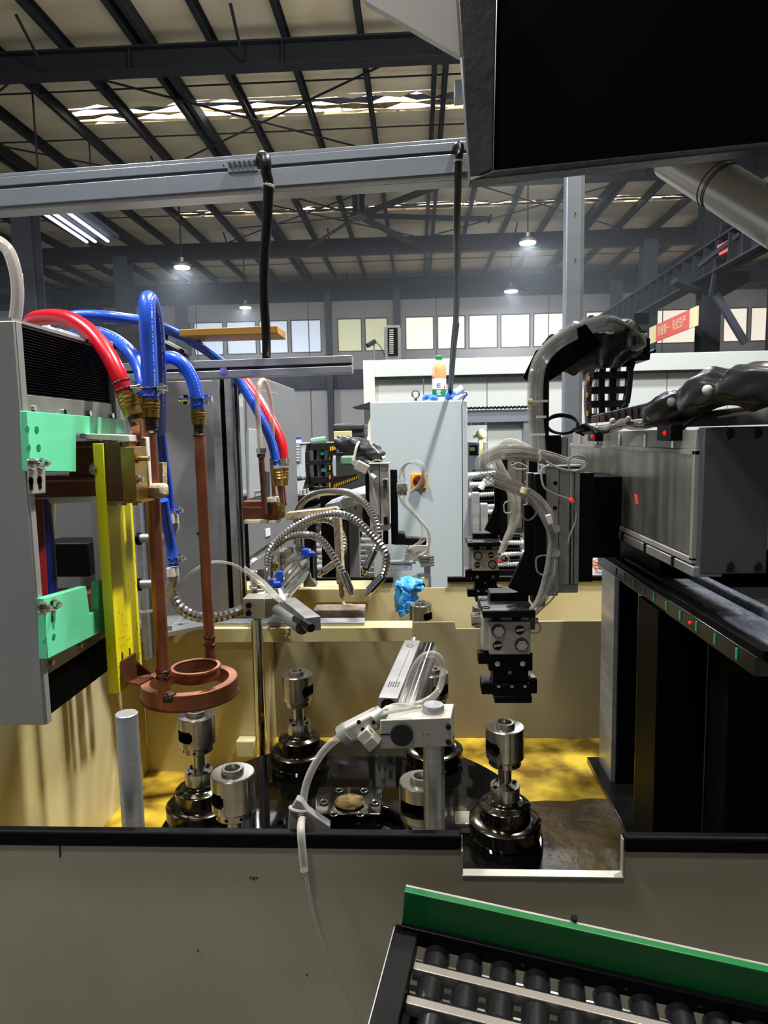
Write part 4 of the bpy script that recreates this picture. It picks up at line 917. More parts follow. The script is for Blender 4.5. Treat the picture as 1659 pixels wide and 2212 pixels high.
build(B().prism([(xq, 1.75, ZF), (1.3, 1.75, ZF), (1.3, 1.75, mt_), (ms1, 1.75, mt_), (ms1, 1.75, mz), (ms0, 1.75, mz), (ms0 - .004, 1.75, mt_), (xq, 1.75, mt_)], (0, 0.005, 0)), 'rear_panel', 'rear_paint_shaded', tub, bevel=0.001)
l0, l1 = P(300, 1370, 1.56).x, P(891, 1370, 1.56).x
build(B().box(l0 - 0.1, l1, 1.545, 1.605, P(600, 1388, 1.545).z, P(600, 1357, 1.545).z), 'rear_ledge', 'cream_paint', tub, bevel=0.0015)
build(B().box(l0 - 0.1, P(787, 1370, 1.56).x, 1.56, 1.60, P(600, 1357, 1.56).z, P(600, 1345, 1.56).z), 'ledge_rail', 'steel_satin', tub, bevel=0.001)
build(B().box(P(512, 1610, 1.54).x, P(552, 1610, 1.54).x, 1.53, 1.56, ZF + 0.05, P(530, 1597, 1.54).z), 'inner_plate', 'cream_paint', tub, bevel=0.003)
for x, y, s_ in ((548, 1898, 5), (541, 1896, 3), (555, 1897, 3), (427, 2053, 3), (663, 2106, 3), (1079, 1946, 0)):
    if s_: build(B().lathe([(0.001, 0), (s_ * .0004, 0), (s_ * .0003, .0006), (0.001, .0006)], P(x, y, .7195), (0, -1, 0), n=7), 'paint_chip', 'mark', tub)
build(B().obox(P(129, 1838, .7192), (0.0008, 0, 0), (0, .0006, 0), (0.0002, 0, 0.008)), 'paint_chip', 'mark', tub)
tub2 = thing('coolant_tub', 'cream painted far tub with a notched rear wall in front of the control cabinet', 'tub', (0, 2.0, 0))
n0, n1 = P(850, 1255, 2.1).x, P(966, 1255, 2.1).x; nz2 = P(905, 1270, 2.1).z
build(B().prism([(-0.42, 2.1, 0.3), (1.3, 2.1, 0.3), (1.3, 2.1, ZT - .004), (n1, 2.1, ZT - .004), (n1, 2.1, nz2), (n0, 2.1, nz2), (n0, 2.1, ZT - .004), (-.42, 2.1, ZT - .004)], (0, 0.004, 0)), 'rear_panel', 'cream_paint', tub2, bevel=0.001)
for a, c in ((-.42, n0 - .001), (n1 + .001, 1.3)): build(B().box(a, c, 2.092, 2.108, ZT - 0.012, ZT + 0.004), 'edge_trim', 'rubber', tub2, bevel=0.002)
build(B().box(-0.7, P(800, 1290, 2.0).x, 1.97, 2.09, P(720, 1302, 1.97).z, P(720, 1272, 1.97).z), 'rear_ledge', 'cream_paint', tub2, bevel=0.002)
build(B().box(-0.9, 1.3, 1.757, 2.1, ZF - 0.01, ZF), 'tub_floor', 'yellow_oil', tub2)
bl = thing('weathered_bar', 'weathered square bar lying on the rear ledge of the near tub', 'bar', P(740, 1340, 1.66))
build(B().box(P(676, 1330, 1.62).x, P(787, 1330, 1.62).x, 1.62, 1.68, P(740, 1352, 1.62).z, P(740, 1318, 1.62).z), 'bar_body', 'wrap_tape_dark', bl, bevel=0.002)
build(B().box(P(500, 1340, 1.63).x, P(676, 1340, 1.63).x, 1.63, 1.66, P(600, 1350, 1.63).z, P(600, 1340, 1.63).z), 'rail_extension', 'rail_steel', bl)

# ------------------------------------------------------------------ turntable with its spindles
TC = V(-0.127, 1.122, 0); ZD = 0.93
tt = thing('turntable', 'oily black round indexing turntable in the near tub', 'turntable', (TC.x, TC.y, ZF))
build(B().lathe([(0.001, ZD - 0.09), (0.27, ZD - 0.09), (0.29, ZD - 0.03), (0.325, ZD - 0.03), (0.33, ZD - 0.026), (0.33, ZD - 0.003), (0.327, ZD), (0.001, ZD)], TC, n=96), 'disc', 'oil_black', tt)
build(B().cyl(TC + V(0, 0, ZF), TC + V(0, 0, ZD - 0.09), 0.2, n=48), 'pedestal', 'black_paint', tt)
hc = P(755, 1730, 1.10); hc.z = 0
HZ = P(755, 1730, 1.10).z
hc = V(hc.x, 1.10, 0)
build(B().box(hc.x - 0.062, hc.x + 0.055, 1.10 - 0.034, 1.10 + 0.055, ZD, HZ - 0.004), 'hub_block', 'oil_black', tt, bevel=0.002)
build(B().lathe([(0.001, HZ - .004), (0.0255, HZ - .004), (0.0255, HZ - .001), (0.001, HZ - .001)], hc, n=40), 'bronze_cover', 'bronze_disc', tt)
for k in range(6):
    a = pi / 6 * (2 * k + 1) + 0.52
    build(B().torus(hc + V(0.044 * math.cos(a), 0.044 * math.sin(a), HZ - 0.002), (0, 0, 1), 0.0062, 0.0011, 28, 8), 'ring_bolt', 'chrome', tt)
build(B().torus(hc + V(0.03, -0.035, ZD + 0.008), (0, 0, 1), 0.085, 0.012, 60, 14), 'hub_ring', 'oil_black', tt)
build(B().torus(hc + V(0.03, -0.035, ZD + 0.004), (0, 0, 1), 0.105, 0.004, 60, 10), 'outer_ring', 'oil_black', tt)
build(B().torus(hc + V(0.03, -0.035, ZD + 0.015), (0, 0, 1), 0.1, 0.0007, 60, 6), 'weld_bead', 'chrome', tt)
for (x, y) in ((1000, 1770), ):
    q = PZ(x, y, ZD + 0.02); build(B().obox(q, (0.014, 0, 0), (0, 0.02, 0), (0, 0, 0.004)), 'clamp_bar', 'chrome', tt, bevel=0.001)
for (x, y) in ((607, 1778), (690, 1782)):
    q = PZ(x, y, ZD + 0.012); build(B().bolt(q, (0, 0, 1), 0.007, 0.006), 'bolt', 'rail_steel', tt)

def head_mesh(R1, z0, z1, a0, a1, s0, s1, n=64):
    """cylindrical head with a rounded window (angles a0..a1, heights s0..s1) cut through to a dark bore"""
    b = B(); dk = B(); zs = [z0, s0, s0 + (s1 - s0) * .18, s0 + (s1 - s0) * .82, s1, z1]; ri = R1 * 0.52
    for zi in range(5):
        for i in range(n):
            t0, t1 = 2*pi*i/n, 2*pi*(i + 1)/n; tm = (t0 + t1) / 2
            inset = 0.0 if zi == 2 else 0.10
            inside = (a0 + inset) < tm < (a1 - inset) and zi in (1, 2, 3)
            def q(t, r, z): return (r * math.cos(t), r * math.sin(t), z)
            r_ = ri if inside else R1
            (dk if inside else b).add([q(t0, r_, zs[zi]), q(t1, r_, zs[zi]), q(t1, r_, zs[zi + 1]), q(t0, r_, zs[zi + 1])], [(0, 1, 2, 3)])
            if inside:
                if zi == 1: dk.add([q(t0, ri, s0), q(t0, R1, s0), q(t1, R1, s0), q(t1, ri, s0)], [(0, 1, 2, 3)])
                if zi == 3: dk.add([q(t0, ri, s1), q(t1, ri, s1), q(t1, R1, s1), q(t0, R1, s1)], [(0, 1, 2, 3)])
                for tt_, prev in ((t0, tm - 2*pi/n), (t1, tm + 2*pi/n)):
                    if not ((a0 + inset) < prev < (a1 - inset)): dk.add([q(tt_, ri, zs[zi]), q(tt_, R1, zs[zi]), q(tt_, R1, zs[zi + 1]), q(tt_, ri, zs[zi + 1])], [(0, 1, 2, 3)])
    return b, dk
def spindle(label, group=None):
    """origin: centre of the head top; everything hangs below"""
    t = thing('chuck_spindle', label, 'spindle', (0, 0, 0), group)
    R1 = 0.0315
    A0, A1 = math.radians(174), math.radians(252)
    hm_, dk_ = head_mesh(R1, -0.058, -0.0085, A0, A1, -0.0475, -0.027)
    h = build(hm_, 'chuck_head', 'steel', t); build(dk_, 'slot_recess', 'slot_shade', h)  # slot faces coloured dark to paint the shade inside
    build(B().lathe([(0.0145, -0.0070), (R1 - .0013, -0.0070), (R1, -0.0085)], n=64, cap=False), 'top_face', 'steel', h)
    build(B().lathe([(0.0105, -0.02), (0.0105, -0.0012), (0.0112, 0), (0.0152, 0), (0.016, -0.0012), (0.016, -0.0072)], n=48, cap=False), 'top_boss', 'steel', h)
    build(B().lathe([(0.001, -0.012), (0.0107, -0.012)], n=32, cap=False), 'bore_floor', 'black_matte', h)
    build(B().lathe([(R1 * 0.53, -0.047), (R1 * 0.53, -0.0275)], n=48), 'slot_core', 'void', h)
    build(B().lathe([(R1, -0.058), (R1 - .0035, -0.0615), (0.0265, -0.0625), (0.0265, -0.071), (0.0215, -0.0745), (0.0115, -0.076)], n=48), 'lower_ring', 'steel', t)
    for a in (255, 300, 205): build(B().cyl((0.022 * math.cos(math.radians(a)), 0.022 * math.sin(math.radians(a)), -0.0665), (0.0268 * math.cos(math.radians(a)), 0.0268 * math.sin(math.radians(a)), -0.0665), 0.0024, n=12), 'set_screw', 'black_matte', t)
    build(B().cyl((0, 0, -0.118), (0, 0, -0.075), 0.0108, n=36), 'shaft', 'steel', t)
    build(B().lathe([(0.0108, -0.110), (0.0185, -0.110), (0.0195, -0.1085), (0.0235, -0.1085), (0.0245, -0.110), (0.0245, -0.130), (0.0215, -0.134), (0.021, -0.140)], n=48), 'collar', 'steel', t)
    for k in range(4):
        a = k * pi / 2 + 0.6; build(B().bolt((0.0195 * math.cos(a), 0.0195 * math.sin(a), -0.1085), (0, 0, 1), 0.003, 0.002), 'bolt', 'rail_steel', t)
    build(B().lathe([(0.021, -0.1375), (0.028, -0.1375), (0.030, -0.1365), (0.032, -0.1385), (0.040, -0.140), (0.0425, -0.1425), (0.0425, -0.164), (0.041, -0.166)], n=56), 'flange', 'steel_oiled', t)
    build(B().lathe([(0.041, -0.164), (0.056, -0.166), (0.0595, -0.169), (0.0595, -0.187), (0.057, -0.190), (0.001, -0.190)], n=64), 'base_flange', 'steel_oiled', t)
    build(B().lathe([(0.055, -0.19), (0.058, -0.193), (0.056, -0.2)], n=56), 'housing', 'oil_black', t)
    return t
sp0 = spindle('tmp'); ZS = 1.130
def setsp(o, loc, rot, label, group=None):
    o.location = loc; o.rotation_euler.z = rot; o['label'] = label; BASE[o] = V(loc)
    if group: o['group'] = group
    return o
grp = 'chuck spindles around the near turntable'
defs = [((-0.392, 1.13), 0.35, 'steel chuck spindle beneath the copper ring coil at left'),
        ((-0.272, 0.925), 0.1, 'nearest steel chuck spindle, oil-wet and standing right of the silver rod'),
        ((-0.250, 1.335), 2.15, 'steel chuck spindle at the rear left beside the dark chrome post'),
        ((0.026, 1.345), 1.6, 'rear steel chuck spindle hidden behind the looped clear tube'),
        ((0.138, 1.085), -0.1, 'steel chuck spindle directly under the black gripper'),
        ((0.000, 0.905), 0.5, 'near steel chuck spindle half hidden by the silver clamp post')]
for i, ((x, y), rot, lab) in enumerate(defs):
    o = sp0 if i == 0 else copy_tree(sp0)
    setsp(o, (x, y, ZS), rot, lab, grp)
o = copy_tree(sp0); setsp(o, (P(909, 1315, 1.86).x, 1.86, ZS + 0.012), 1.9, 'steel chuck spindle in the far tub beside the blue nitrile glove', grp); o['group'] = 'chuck spindles in the far tub'
o = copy_tree(sp0); setsp(o, (P(1044, 1330, 1.9).x, 1.9, ZS - 0.005), 0.3, 'steel chuck spindle in the far tub mostly behind the near gripper', grp); o['group'] = 'chuck spindles in the far tub'
o = copy_tree(sp0); setsp(o, (P(912, 1260, 2.28).x, 2.28, ZS + 0.005), 0.6, 'steel chuck spindle just beyond the notch of the far tub wall', grp); o['group'] = 'chuck spindles in the far tub'
spb = thing('machine_pedestal', 'dark pedestal under the steel chuck just beyond the far tub wall', 'pedestal', (P(912, 1260, 2.28).x, 2.28, 0))
build(B().lathe([(0.09, 0), (0.09, 0.02), (0.055, 0.03), (0.055, ZS - 0.195), (0.001, ZS - 0.195)], (P(912, 1260, 2.28).x, 2.28, 0), n=32), 'pedestal_body', 'black_paint', spb)
tt2 = thing('turntable', 'black turntable in the far tub carrying the far spindles', 'turntable', (0.14, 1.93, ZF))
build(B().lathe([(0.001, ZD - .06), (0.14, ZD - .06), (0.145, ZD - .02), (0.145, ZD), (0.001, ZD)], (P(985, 1330, 1.93).x, 1.92, 0.008), n=48), 'disc', 'oil_black', tt2)
build(B().cyl((P(985, 1330, 1.93).x, 1.92, ZF), (P(985, 1330, 1.93).x, 1.92, ZD - .05), 0.08, n=32), 'pedestal', 'black_paint', tt2)
# thin shaft supports from the spindle bases down to the discs
# nitrile glove
ng = thing('nitrile_glove', 'light blue nitrile glove draped over the notch of the far tub', 'glove', P(882, 1320, 2.05))
build(sleeve(B(), [P(868, 1322, 2.03), P(873, 1300, 2.03), P(880, 1275, 2.04), P(893, 1266, 2.03), P(907, 1262, 2.03)], lambda t: 0.017 + 0.016 * math.sin(pi * min(1, t * 1.1)), 5, amp=0.3), 'palm', 'nitrile', ng, ang=60)
for a, c, d in (((868, 1268), (860, 1262), (856, 1262)), ((900, 1262), (906, 1258), (911, 1260)), ((900, 1270), (908, 1270), (912, 1274)), ((868, 1318), (869, 1326), (870, 1330)), ((885, 1300), (886, 1310), (884, 1318))):
    build(B().tube([P(*a, 2.0), P(*c, 2.0), P(*d, 2.0)], 0.011, n=10), 'finger', 'nitrile', ng)

# ------------------------------------------------------------------ clamp posts with sensors
def post(name, label, px, ptop, pbot, Y, r, m, zb=ZF):
    x = P(px[0], px[1], Y).x; zt_ = P(px[0], ptop, Y).z
    t = thing(name, label, 'post', (x, Y, zb))
    return t, x, zt_
t1, x, z = post('steel_rod', 'plain satin aluminium rod standing at the front left of the near tub', (283, 1700), 1540, 0, 0.775, 0.0128, '')
build(B().lathe([(0.001, ZF), (0.0132, ZF), (0.0132, z - .001), (0.0122, z), (0.001, z)], (x, .775, 0), n=40), 'rod', 'steel_satin', t1)
tp1, x, z = post('clamp_post', 'silver clamp post at the front right with block, sensor and clear tube', (938, 1750), 1540, 0, 0.785, 0.0135, '')
build(B().cyl((x, .785, ZF), (x, .785, P(932, 1540, .785).z), 0.0128, n=40), 'post_tube', 'steel_satin', tp1)
zb_, zt_ = P(900, 1619, .76).z, P(900, 1556, .76).z
ba, bb = P(821, 1588, .76).x, P(968, 1588, .76).x
blk = build(B().prism([(ba, .76, zb_), (bb + 0.004, .768, zb_), (bb + .010, .81, zb_), (ba + 0.004, .805, zb_)], (0, 0, zt_ - zb_)), 'clamp_block', 'alu_block', tp1, bevel=0.0012)
build(B().lathe([(0.001, 0), (0.0128, 0), (0.0128, 0.006), (0.0118, 0.0085), (0.001, 0.0085)], (x + .0005, .787, zt_), n=32), 'post_cap', 'steel_satin', tp1)
bc = P(868, 1588, .76)
build(B().cyl(bc - V(0, 0.001, 0), bc + V(0, 0.012, 0), 0.0132, n=36), 'bar_end', 'beam_paint', blk)
for y in (1571, 1604): build(B().cyl(P(969, y, .7665), P(969, y, .764), 0.0032, n=16), 'bolt_hole', 'black_matte', blk)
build(B().obox(P(832, 1587, .7595), (0.006, 0, 0), (0, 0.0006, 0), (0, 0, 0.0005)), 'clamp_slit', 'black_matte', blk)
for px_ in (833,): 
    for yy in (.773, .790): build(B().cyl(V(P(px_ , 1550, .78).x, yy, zt_ - .001), V(P(px_, 1550, .78).x, yy, zt_ + 0.0006), 0.0034, n=16), 'screw_recess', 'rail_steel', blk)
build(B().torus(P(920, 1588, .7595), (0, 1, 0), 0.003, 0.0004, 16, 6), 'punch_mark', 'print_dark', blk)
# light sensor bar running away from the block
e = P(928, 1432, 1.03); s_ = V(bc.x + 0.004, .80, bc.z + 0.002); e.z = s_.z + 0.012
dirv = (e - s_).normalized(); sidev = dirv.cross(V(0, 0, 1)).normalized(); upv = sidev.cross(dirv)
build(B().cyl(s_, e, 0.0125, n=28), 'sensor_tube', 'steel_satin', tp1)
for k in (-1, 0, 1):
    build(B().obox((s_ + e) / 2 + sidev * (0.006 * k) + upv * 0.0115, dirv * ((e - s_).length / 2), sidev * 0.0022, upv * 0.002), 'tube_rib', 'chrome', tp1)
mid = (s_ + e) / 2 - sidev * 0.026 + upv * 0.006
build(B().obox(mid + dirv * 0.012, dirv * 0.105, sidev * 0.0125, upv * 0.010), 'cylinder_body', 'alu_worn', tp1, bevel=0.001)
build(B().obox(mid + dirv * 0.012 + upv * 0.0102 + sidev * .002, dirv * 0.06, sidev * 0.0003, upv * 0.0002), 'print_line', 'print_dark', tp1)
for k in range(5): build(B().obox(mid - dirv * (0.052) + sidev * (0.004 * (k - 2)) * .8 + upv * 0.0102, dirv * 0.008, sidev * 0.0006, upv * 0.0003), 'print_mark', 'print_dark', tp1)
build(B().torus(mid + dirv * 0.09 + upv * 0.0102, upv, 0.005, 0.0004, 20, 6), 'round_mark', 'print_dark', tp1)
build(B().cyl(mid + dirv * .117 + upv * .004, mid + dirv * .128 + upv * .006, 0.006, n=14), 'rod_nut', 'alu_worn', tp1)
build(B().bolt(mid - dirv * 0.093 , -dirv, 0.006, 0.006), 'end_bolt', 'black_paint', tp1)
# its valve and clear tubes
vc = P(790, 1572, .765)
build(B().bar(P(745, 1585, .765), P(822, 1546, .775), 0.022, 0.020, (0, 1, 0)), 'valve_body', 'alu_block', tp1, bevel=0.004)
build(B().cyl(P(739, 1590, .765), P(752, 1580, .765), 0.0125, n=20), 'push_fitting', 'anodised', tp1); build(B().cyl(P(806, 1555, .77), P(826, 1540, .775), 0.0105, n=20), 'push_fitting', 'anodised', tp1)
build(B().bar(P(783, 1578, .755), P(808, 1606, .752), 0.017, 0.016, (0, 1, 0)), 'valve_knob_neck', 'alu_block', tp1, bevel=0.002)
build(B().bar(P(797, 1594, .75), P(812, 1611, .748), 0.015, 0.02, (0, 1, 0)), 'valve_knob', 'alu_worn', tp1, bevel=0.001)
for q in ((807, 1561), (784, 1576), (775, 1560)): build(B().cyl(P(*q, .7535), P(*q, .7500), 0.0025, n=14), 'screw_recess', 'black_matte', tp1)
y0 = 0.765
tube1 = [P(824, 1540, y0 + .01), P(850, 1527, y0 + .02), P(890, 1524, y0 + .03), P(925, 1512, y0 + .04), P(948, 1490, y0 + .05), P(957, 1455, y0 + .06), P(952, 1425, y0 + .06), P(935, 1413, y0 + .06), P(912, 1420, y0 + .06), P(893, 1448, y0 + .06), P(880, 1485, y0 + .06), P(866, 1522, y0 + .04)]
build(B().tube(tube1, 0.0042, n=12), 'clear_tube', 'clear_tube_thick', tp1)
build(B().tube([P(824, 1546, y0), P(850, 1535, y0), P(880, 1532, y0), P(896, 1526, y0)], 0.0022, n=8), 'thin_tube', 'clear_tube_thick', tp1)
tube2 = [P(742, 1587, y0), P(715, 1606, y0), P(690, 1635, y0), P(668, 1676, y0 - .005), P(657, 1715, y0 - .01), P(653, 1760, y0 - .02), P(650, 1790, .725 - .012), P(653, 1835, .705), P(657, 1880, .705)]
build(B().tube(tube2, 0.0046, n=12), 'clear_tube', 'clear_tube_thick', tp1)
build(B().tube([P(657, 1875, .705), P(668, 1930, .708), P(683, 1990, .708), P(710, 2060, .708), P(745, 2130, .708), P(790, 2215, .708)], 0.0016, n=8, rfun=lambda t: 0.0022 - 0.0012 * t), 'thin_tube', 'clear_tube', tp1)
# tube clamp bracket on the wall
tc = thing('tube_clamp', 'grey plastic tube clamp bracket standing behind the wall edge under the clear tube', 'clamp', P(660, 1790, .745))
build(B().prism([P(622, 1796, .74), P(624, 1755, .74), P(640, 1727, .74), P(652, 1733, .74), P(664, 1752, .74), P(712, 1785, .74), P(712, 1797, .74), P(622, 1840, .74)], (0, 0.012, 0)), 'bracket', 'grey_clamp', tc, bevel=0.001)
build(B().torus(P(645, 1748, .745), (0.2, .3, 1), 0.010, 0.0022, 28, 8), 'clamp_ring', 'grey_clamp', tc)
# rear left post with sensor
Y2 = 1.44
tp2, x, z = post('clamp_post', 'dark chrome clamp post at the rear left with its own sensor arm', (560, 1480), 1338, 0, Y2, 0.0128, '')
build(B().cyl((x, Y2, ZF), (x, Y2, z), 0.0128, n=36), 'post_tube', 'chrome', tp2)
build(B().pbox(525, 1293, 572, 1334, Y2 - .02, 0.05), 'clamp_block', 'alu_block', tp2, bevel=0.001)
build(B().prism([P(572, 1293, Y2 - .02), P(618, 1290, Y2 - .0), P(618, 1312, Y2), P(580, 1334, Y2), P(572, 1334, Y2 - .02)], (0, 0.04, 0)), 'block_arm', 'alu_block', tp2, bevel=0.001)
for y in (1308, 1325): build(B().cyl(P(537, y, Y2 - .02), P(537, y, Y2 - .024), 0.0062, n=18).cyl(P(537, y, Y2 - .024), P(537, y, Y2 - .0245), 0.0048, n=18), 'bolt_hole', 'black_matte', tp2)
sA, sB = P(600, 1318, 1.42), P(652, 1356, 1.24)
build(B().cyl(sA, sB, 0.0128, n=30), 'sensor_tube', 'steel_satin', tp2); build(B().cyl(sB, sB + (sB - sA).normalized() * 0.003, 0.0124, n=30), 'tube_end', 'print_dark', tp2)
d_ = (sB - sA).normalized(); u_ = V(0, 0, 1); sd = d_.cross(u_).normalized()
bA, bB = P(622, 1304, 1.42), P(676, 1348, 1.22)
build(B().bar(bA, bB, 0.030, 0.026), 'cylinder_body', 'alu_worn', tp2, bevel=0.0012)
build(B().cyl(P(637, 1336, 1.26), P(664, 1352, 1.20), 0.006, n=20), 'rod_spring', 'rail_steel', tp2); build(B().cyl(P(656, 1346, 1.21), P(672, 1357, 1.185), 0.0085, n=6), 'rod_nut', 'rail_steel', tp2)
build(B().tube([P(624, 1358, 1.3), P(626, 1366, 1.3), P(620, 1374, 1.3), P(615, 1372, 1.3)], 0.003), 'lock_lever', 'chrome', tp2)
build(B().prism([P(612, 1300, 1.40), P(604, 1284, 1.41), P(600, 1272, 1.42), P(605, 1271, 1.42), P(612, 1284, 1.41), P(620, 1300, 1.40)], (0, 0.004, 0)), 'cable_tie', 'white_nylon', tp2)
build(B().tube([P(606, 1302, 1.40), P(585, 1285, 1.42), P(560, 1262, 1.44), P(535, 1240, 1.44), P(510, 1222, 1.42), P(480, 1214, 1.38), P(450, 1216, 1.34), P(420, 1232, 1.32), P(395, 1255, 1.32), P(372, 1284, 1.34), P(350, 1312, 1.36), P(310, 1322, 1.38), P(292, 1314, 1.4)], 0.003, n=8), 'clear_tube', 'clear_tube', tp2)
for k in range(3): build(B().tube([P(612, 1303, 1.40), P(590 + 3*k, 1284 - k, 1.43), P(560 + 3*k, 1256 - 2*k, 1.46), P(528, 1232 - 4*k, 1.48)], 0.0022, n=7), 'thin_tube', 'clear_tube_thick', tp2)

# ------------------------------------------------------------------ water manifold with ball valves and flexible hoses
YM = 1.62
mn = thing('water_manifold', 'steel water manifold pipe with blue ball valves and flexible metal hoses', 'manifold', P(640, 1290, YM))
mA, mB = P(560, 1320, 1.50), P(652, 1206, 1.95)
build(B().cyl(mA, mB, 0.019, n=30), 'main_pipe', 'steel', mn)
build(B().cyl(P(612, 1294, 1.55), P(662, 1232, 1.95), 0.014, n=24), 'lower_pipe', 'steel', mn)
build(B().pbox(640, 1190, 668, 1230, 1.93, 0.05), 'end_block', 'alu_block', mn, bevel=0.006)
build(B().pbox(668, 1192, 676, 1250, 1.94, 0.03), 'black_flange', 'black_paint', mn)
build(B().cyl(P(632, 1224, 1.85), P(648, 1208, 1.93), 0.026, n=8), 'union_nut', 'steel', mn)
build(B().prism([P(655, 1228, 1.93), P(668, 1228, 1.93), P(672, 1248, 1.93), P(684, 1264, 1.93), P(682, 1268, 1.93), P(655, 1268, 1.93)], (0, 0.03, 0)), 'support_bracket', 'alu_worn', mn, bevel=0.001)
build(B().pbox(568, 1286, 596, 1302, 1.55, 0.06), 'mount_plate', 'alu_block', mn, bevel=0.001)
build(B().cyl(P(560, 1290, 1.56), P(612, 1278, 1.56), 0.016, n=20), 'union', 'steel', mn)
def ripple(pts, r, nm='flexible_hose', m='flex_steel', par=None, k=26, lab=None, amp=0.13):
    P_ = smooth_path(pts, 10)
    L = sum((P_[i + 1] - P_[i]).length for i in range(len(P_) - 1)); N = max(10, int(L / (r * 0.48)))
    # resample
    cum = [0]
    for i in range(len(P_) - 1): cum.append(cum[-1] + (P_[i + 1] - P_[i]).length)
    out = []; j = 0
    for i in range(N + 1):
        s__ = L * i / N
        while j < len(cum) - 2 and cum[j + 1] < s__: j += 1
        t = (s__ - cum[j]) / max(cum[j + 1] - cum[j], 1e-9); out.append(P_[j].lerp(P_[j + 1], t))
    cnt = [0]
    b = B(); rs = []; u = None; n = 12
    for i, p in enumerate(out):
        d = (out[min(i + 1, N)] - out[max(i - 1, 0)]).normalized()
        if u is None: u, _ = frame(d)
        u = (u - d * u.dot(d)).normalized(); v = d.cross(u); rr = r * (1 + (amp if i % 2 else -amp))
        rs.append([p + (u * math.cos(2*pi*q/n) + v * math.sin(2*pi*q/n)) * rr for q in range(n)])
    b.rings(rs); return build(b, nm, m, par, label=lab, ang=24)
hoses = [
    ([P(580, 1236, 1.55), P(579, 1210, 1.55), P(585, 1185, 1.55), P(605, 1162, 1.55), P(640, 1138, 1.55), P(680, 1118, 1.54), P(720, 1110, 1.52), P(762, 1120, 1.50), P(806, 1158, 1.48), P(832, 1195, 1.47), P(834, 1220, 1.47), P(826, 1246, 1.47)], 0.0085),
    ([P(583, 1234, 1.58), P(583, 1205, 1.58), P(600, 1178, 1.56), P(625, 1160, 1.55), P(660, 1155, 1.53), P(688, 1163, 1.52), P(712, 1190, 1.50), P(742, 1240, 1.48)], 0.0085),
    ([P(640, 1175, 1.92), P(640, 1120, 1.90), P(650, 1090, 1.86), P(675, 1070, 1.80), P(715, 1062, 1.74), P(757, 1066, 1.70), P(790, 1090, 1.66), P(812, 1130, 1.63), P(818, 1165, 1.62), P(808, 1192, 1.62)], 0.0085),
    ([P(652, 1150, 1.95), P(662, 1132, 1.93), P(690, 1122, 1.92), P(722, 1130, 1.92), P(742, 1165, 1.9), P(737, 1200, 1.88), P(722, 1218, 1.87)], 0.0095)]
for pts, r in hoses: ripple(pts, r, par=mn)
nz_ = [(P(742, 1240, 1.48), P(757, 1278, 1.46), P(761, 1287, 1.455)), (P(826, 1246, 1.47), P(798, 1276, 1.46), P(787, 1288, 1.455)), (P(808, 1192, 1.62), P(790, 1230, 1.60), P(785, 1242, 1.6)), (P(720, 1218, 1.87), P(697, 1235, 1.86), P(688, 1244, 1.86))]
for a, c, e_ in nz_:
    build(B().cyl(a, c, 0.0098, n=20), 'nozzle', 'chrome', mn); build(B().cyl(c, e_, 0.0085, 0.0045, n=18), 'nozzle_tip', 'steel', mn)
for x, y, Yv in ((582, 1240, 1.55), (648, 1170, 1.92)):
    sc_ = 1.55 / Yv
    build(B().cyl(P(x, y - 10, Yv), P(x, y + 12 * sc_, Yv), 0.012, n=20), 'hose_collar', 'chrome', mn); build(B().cyl(P(x, y + 10, Yv), P(x, y + 18, Yv), 0.0145, n=6), 'hex_nut', 'steel', mn)
    build(B().cyl(P(x, y + 18, Yv), P(x + 2, y + 48 * sc_, Yv), 0.0115, n=18), 'nipple', 'steel_satin', mn)
bv = build(B().pbox(588, 1256, 607, 1272, 1.52, 0.03), 'ball_valve', 'ball_blue', mn, bevel=0.005); build(B().pbox(597, 1234, 611, 1258, 1.525, 0.008), 'valve_lever', 'ball_blue', bv, bevel=0.002)
bv = build(B().pbox(652, 1187, 665, 1207, 1.90, 0.03), 'ball_valve', 'ball_blue', mn, bevel=0.003); build(B().pbox(665, 1193, 681, 1203, 1.905, 0.015), 'valve_lever', 'ball_blue', bv, bevel=0.003)
build(B().pbox(590, 1216, 596, 1234, 1.55, .01).pbox(588, 1218, 600, 1228, 1.56, .02), 'side_port', 'brass', mn, bevel=0.001)

# ------------------------------------------------------------------ L-shaped wrapped second coil behind
sl = thing('wrapped_coil_lead', 'L-shaped coil lead wrapped in pale glass tape behind the metal hoses', 'coil lead', P(700, 1110, 1.75))
build(B().prism([P(618, 1108, 1.72), P(725, 1096, 1.72), P(731, 1101, 1.72), P(731, 1112, 1.72), P(618, 1124, 1.72)], (0, 0.035, 0)), 'horizontal_lead', 'wrap_tape', sl, bevel=0.002)
build(B().prism([P(719, 1110, 1.725), P(732, 1108, 1.725), P(738, 1262, 1.70), P(727, 1262, 1.70)], (0, 0.02, 0)), 'vertical_lead', 'wrap_tape_dark', sl, bevel=0.002)
build(B().prism([P(732, 1110, 1.728), P(738, 1110, 1.74), P(746, 1262, 1.715), P(739, 1262, 1.70)], (0, 0.004, 0)), 'lead_side', 'wrap_tape', sl)
build(B().cyl(P(736, 1258, 1.70), P(739, 1288, 1.69), 0.0065, n=16), 'copper_tube', 'copper', sl)
build(B().torus(P(753, 1308, 1.68), (0, .35, 1), 0.010, 0.0035, 26, 10), 'coil_loop', 'wrap_tape', sl)
build(B().tube([P(738, 1288, 1.69), P(741, 1300, 1.69), P(746, 1310, 1.68)], 0.004), 'coil_lead_tail', 'wrap_tape', sl)

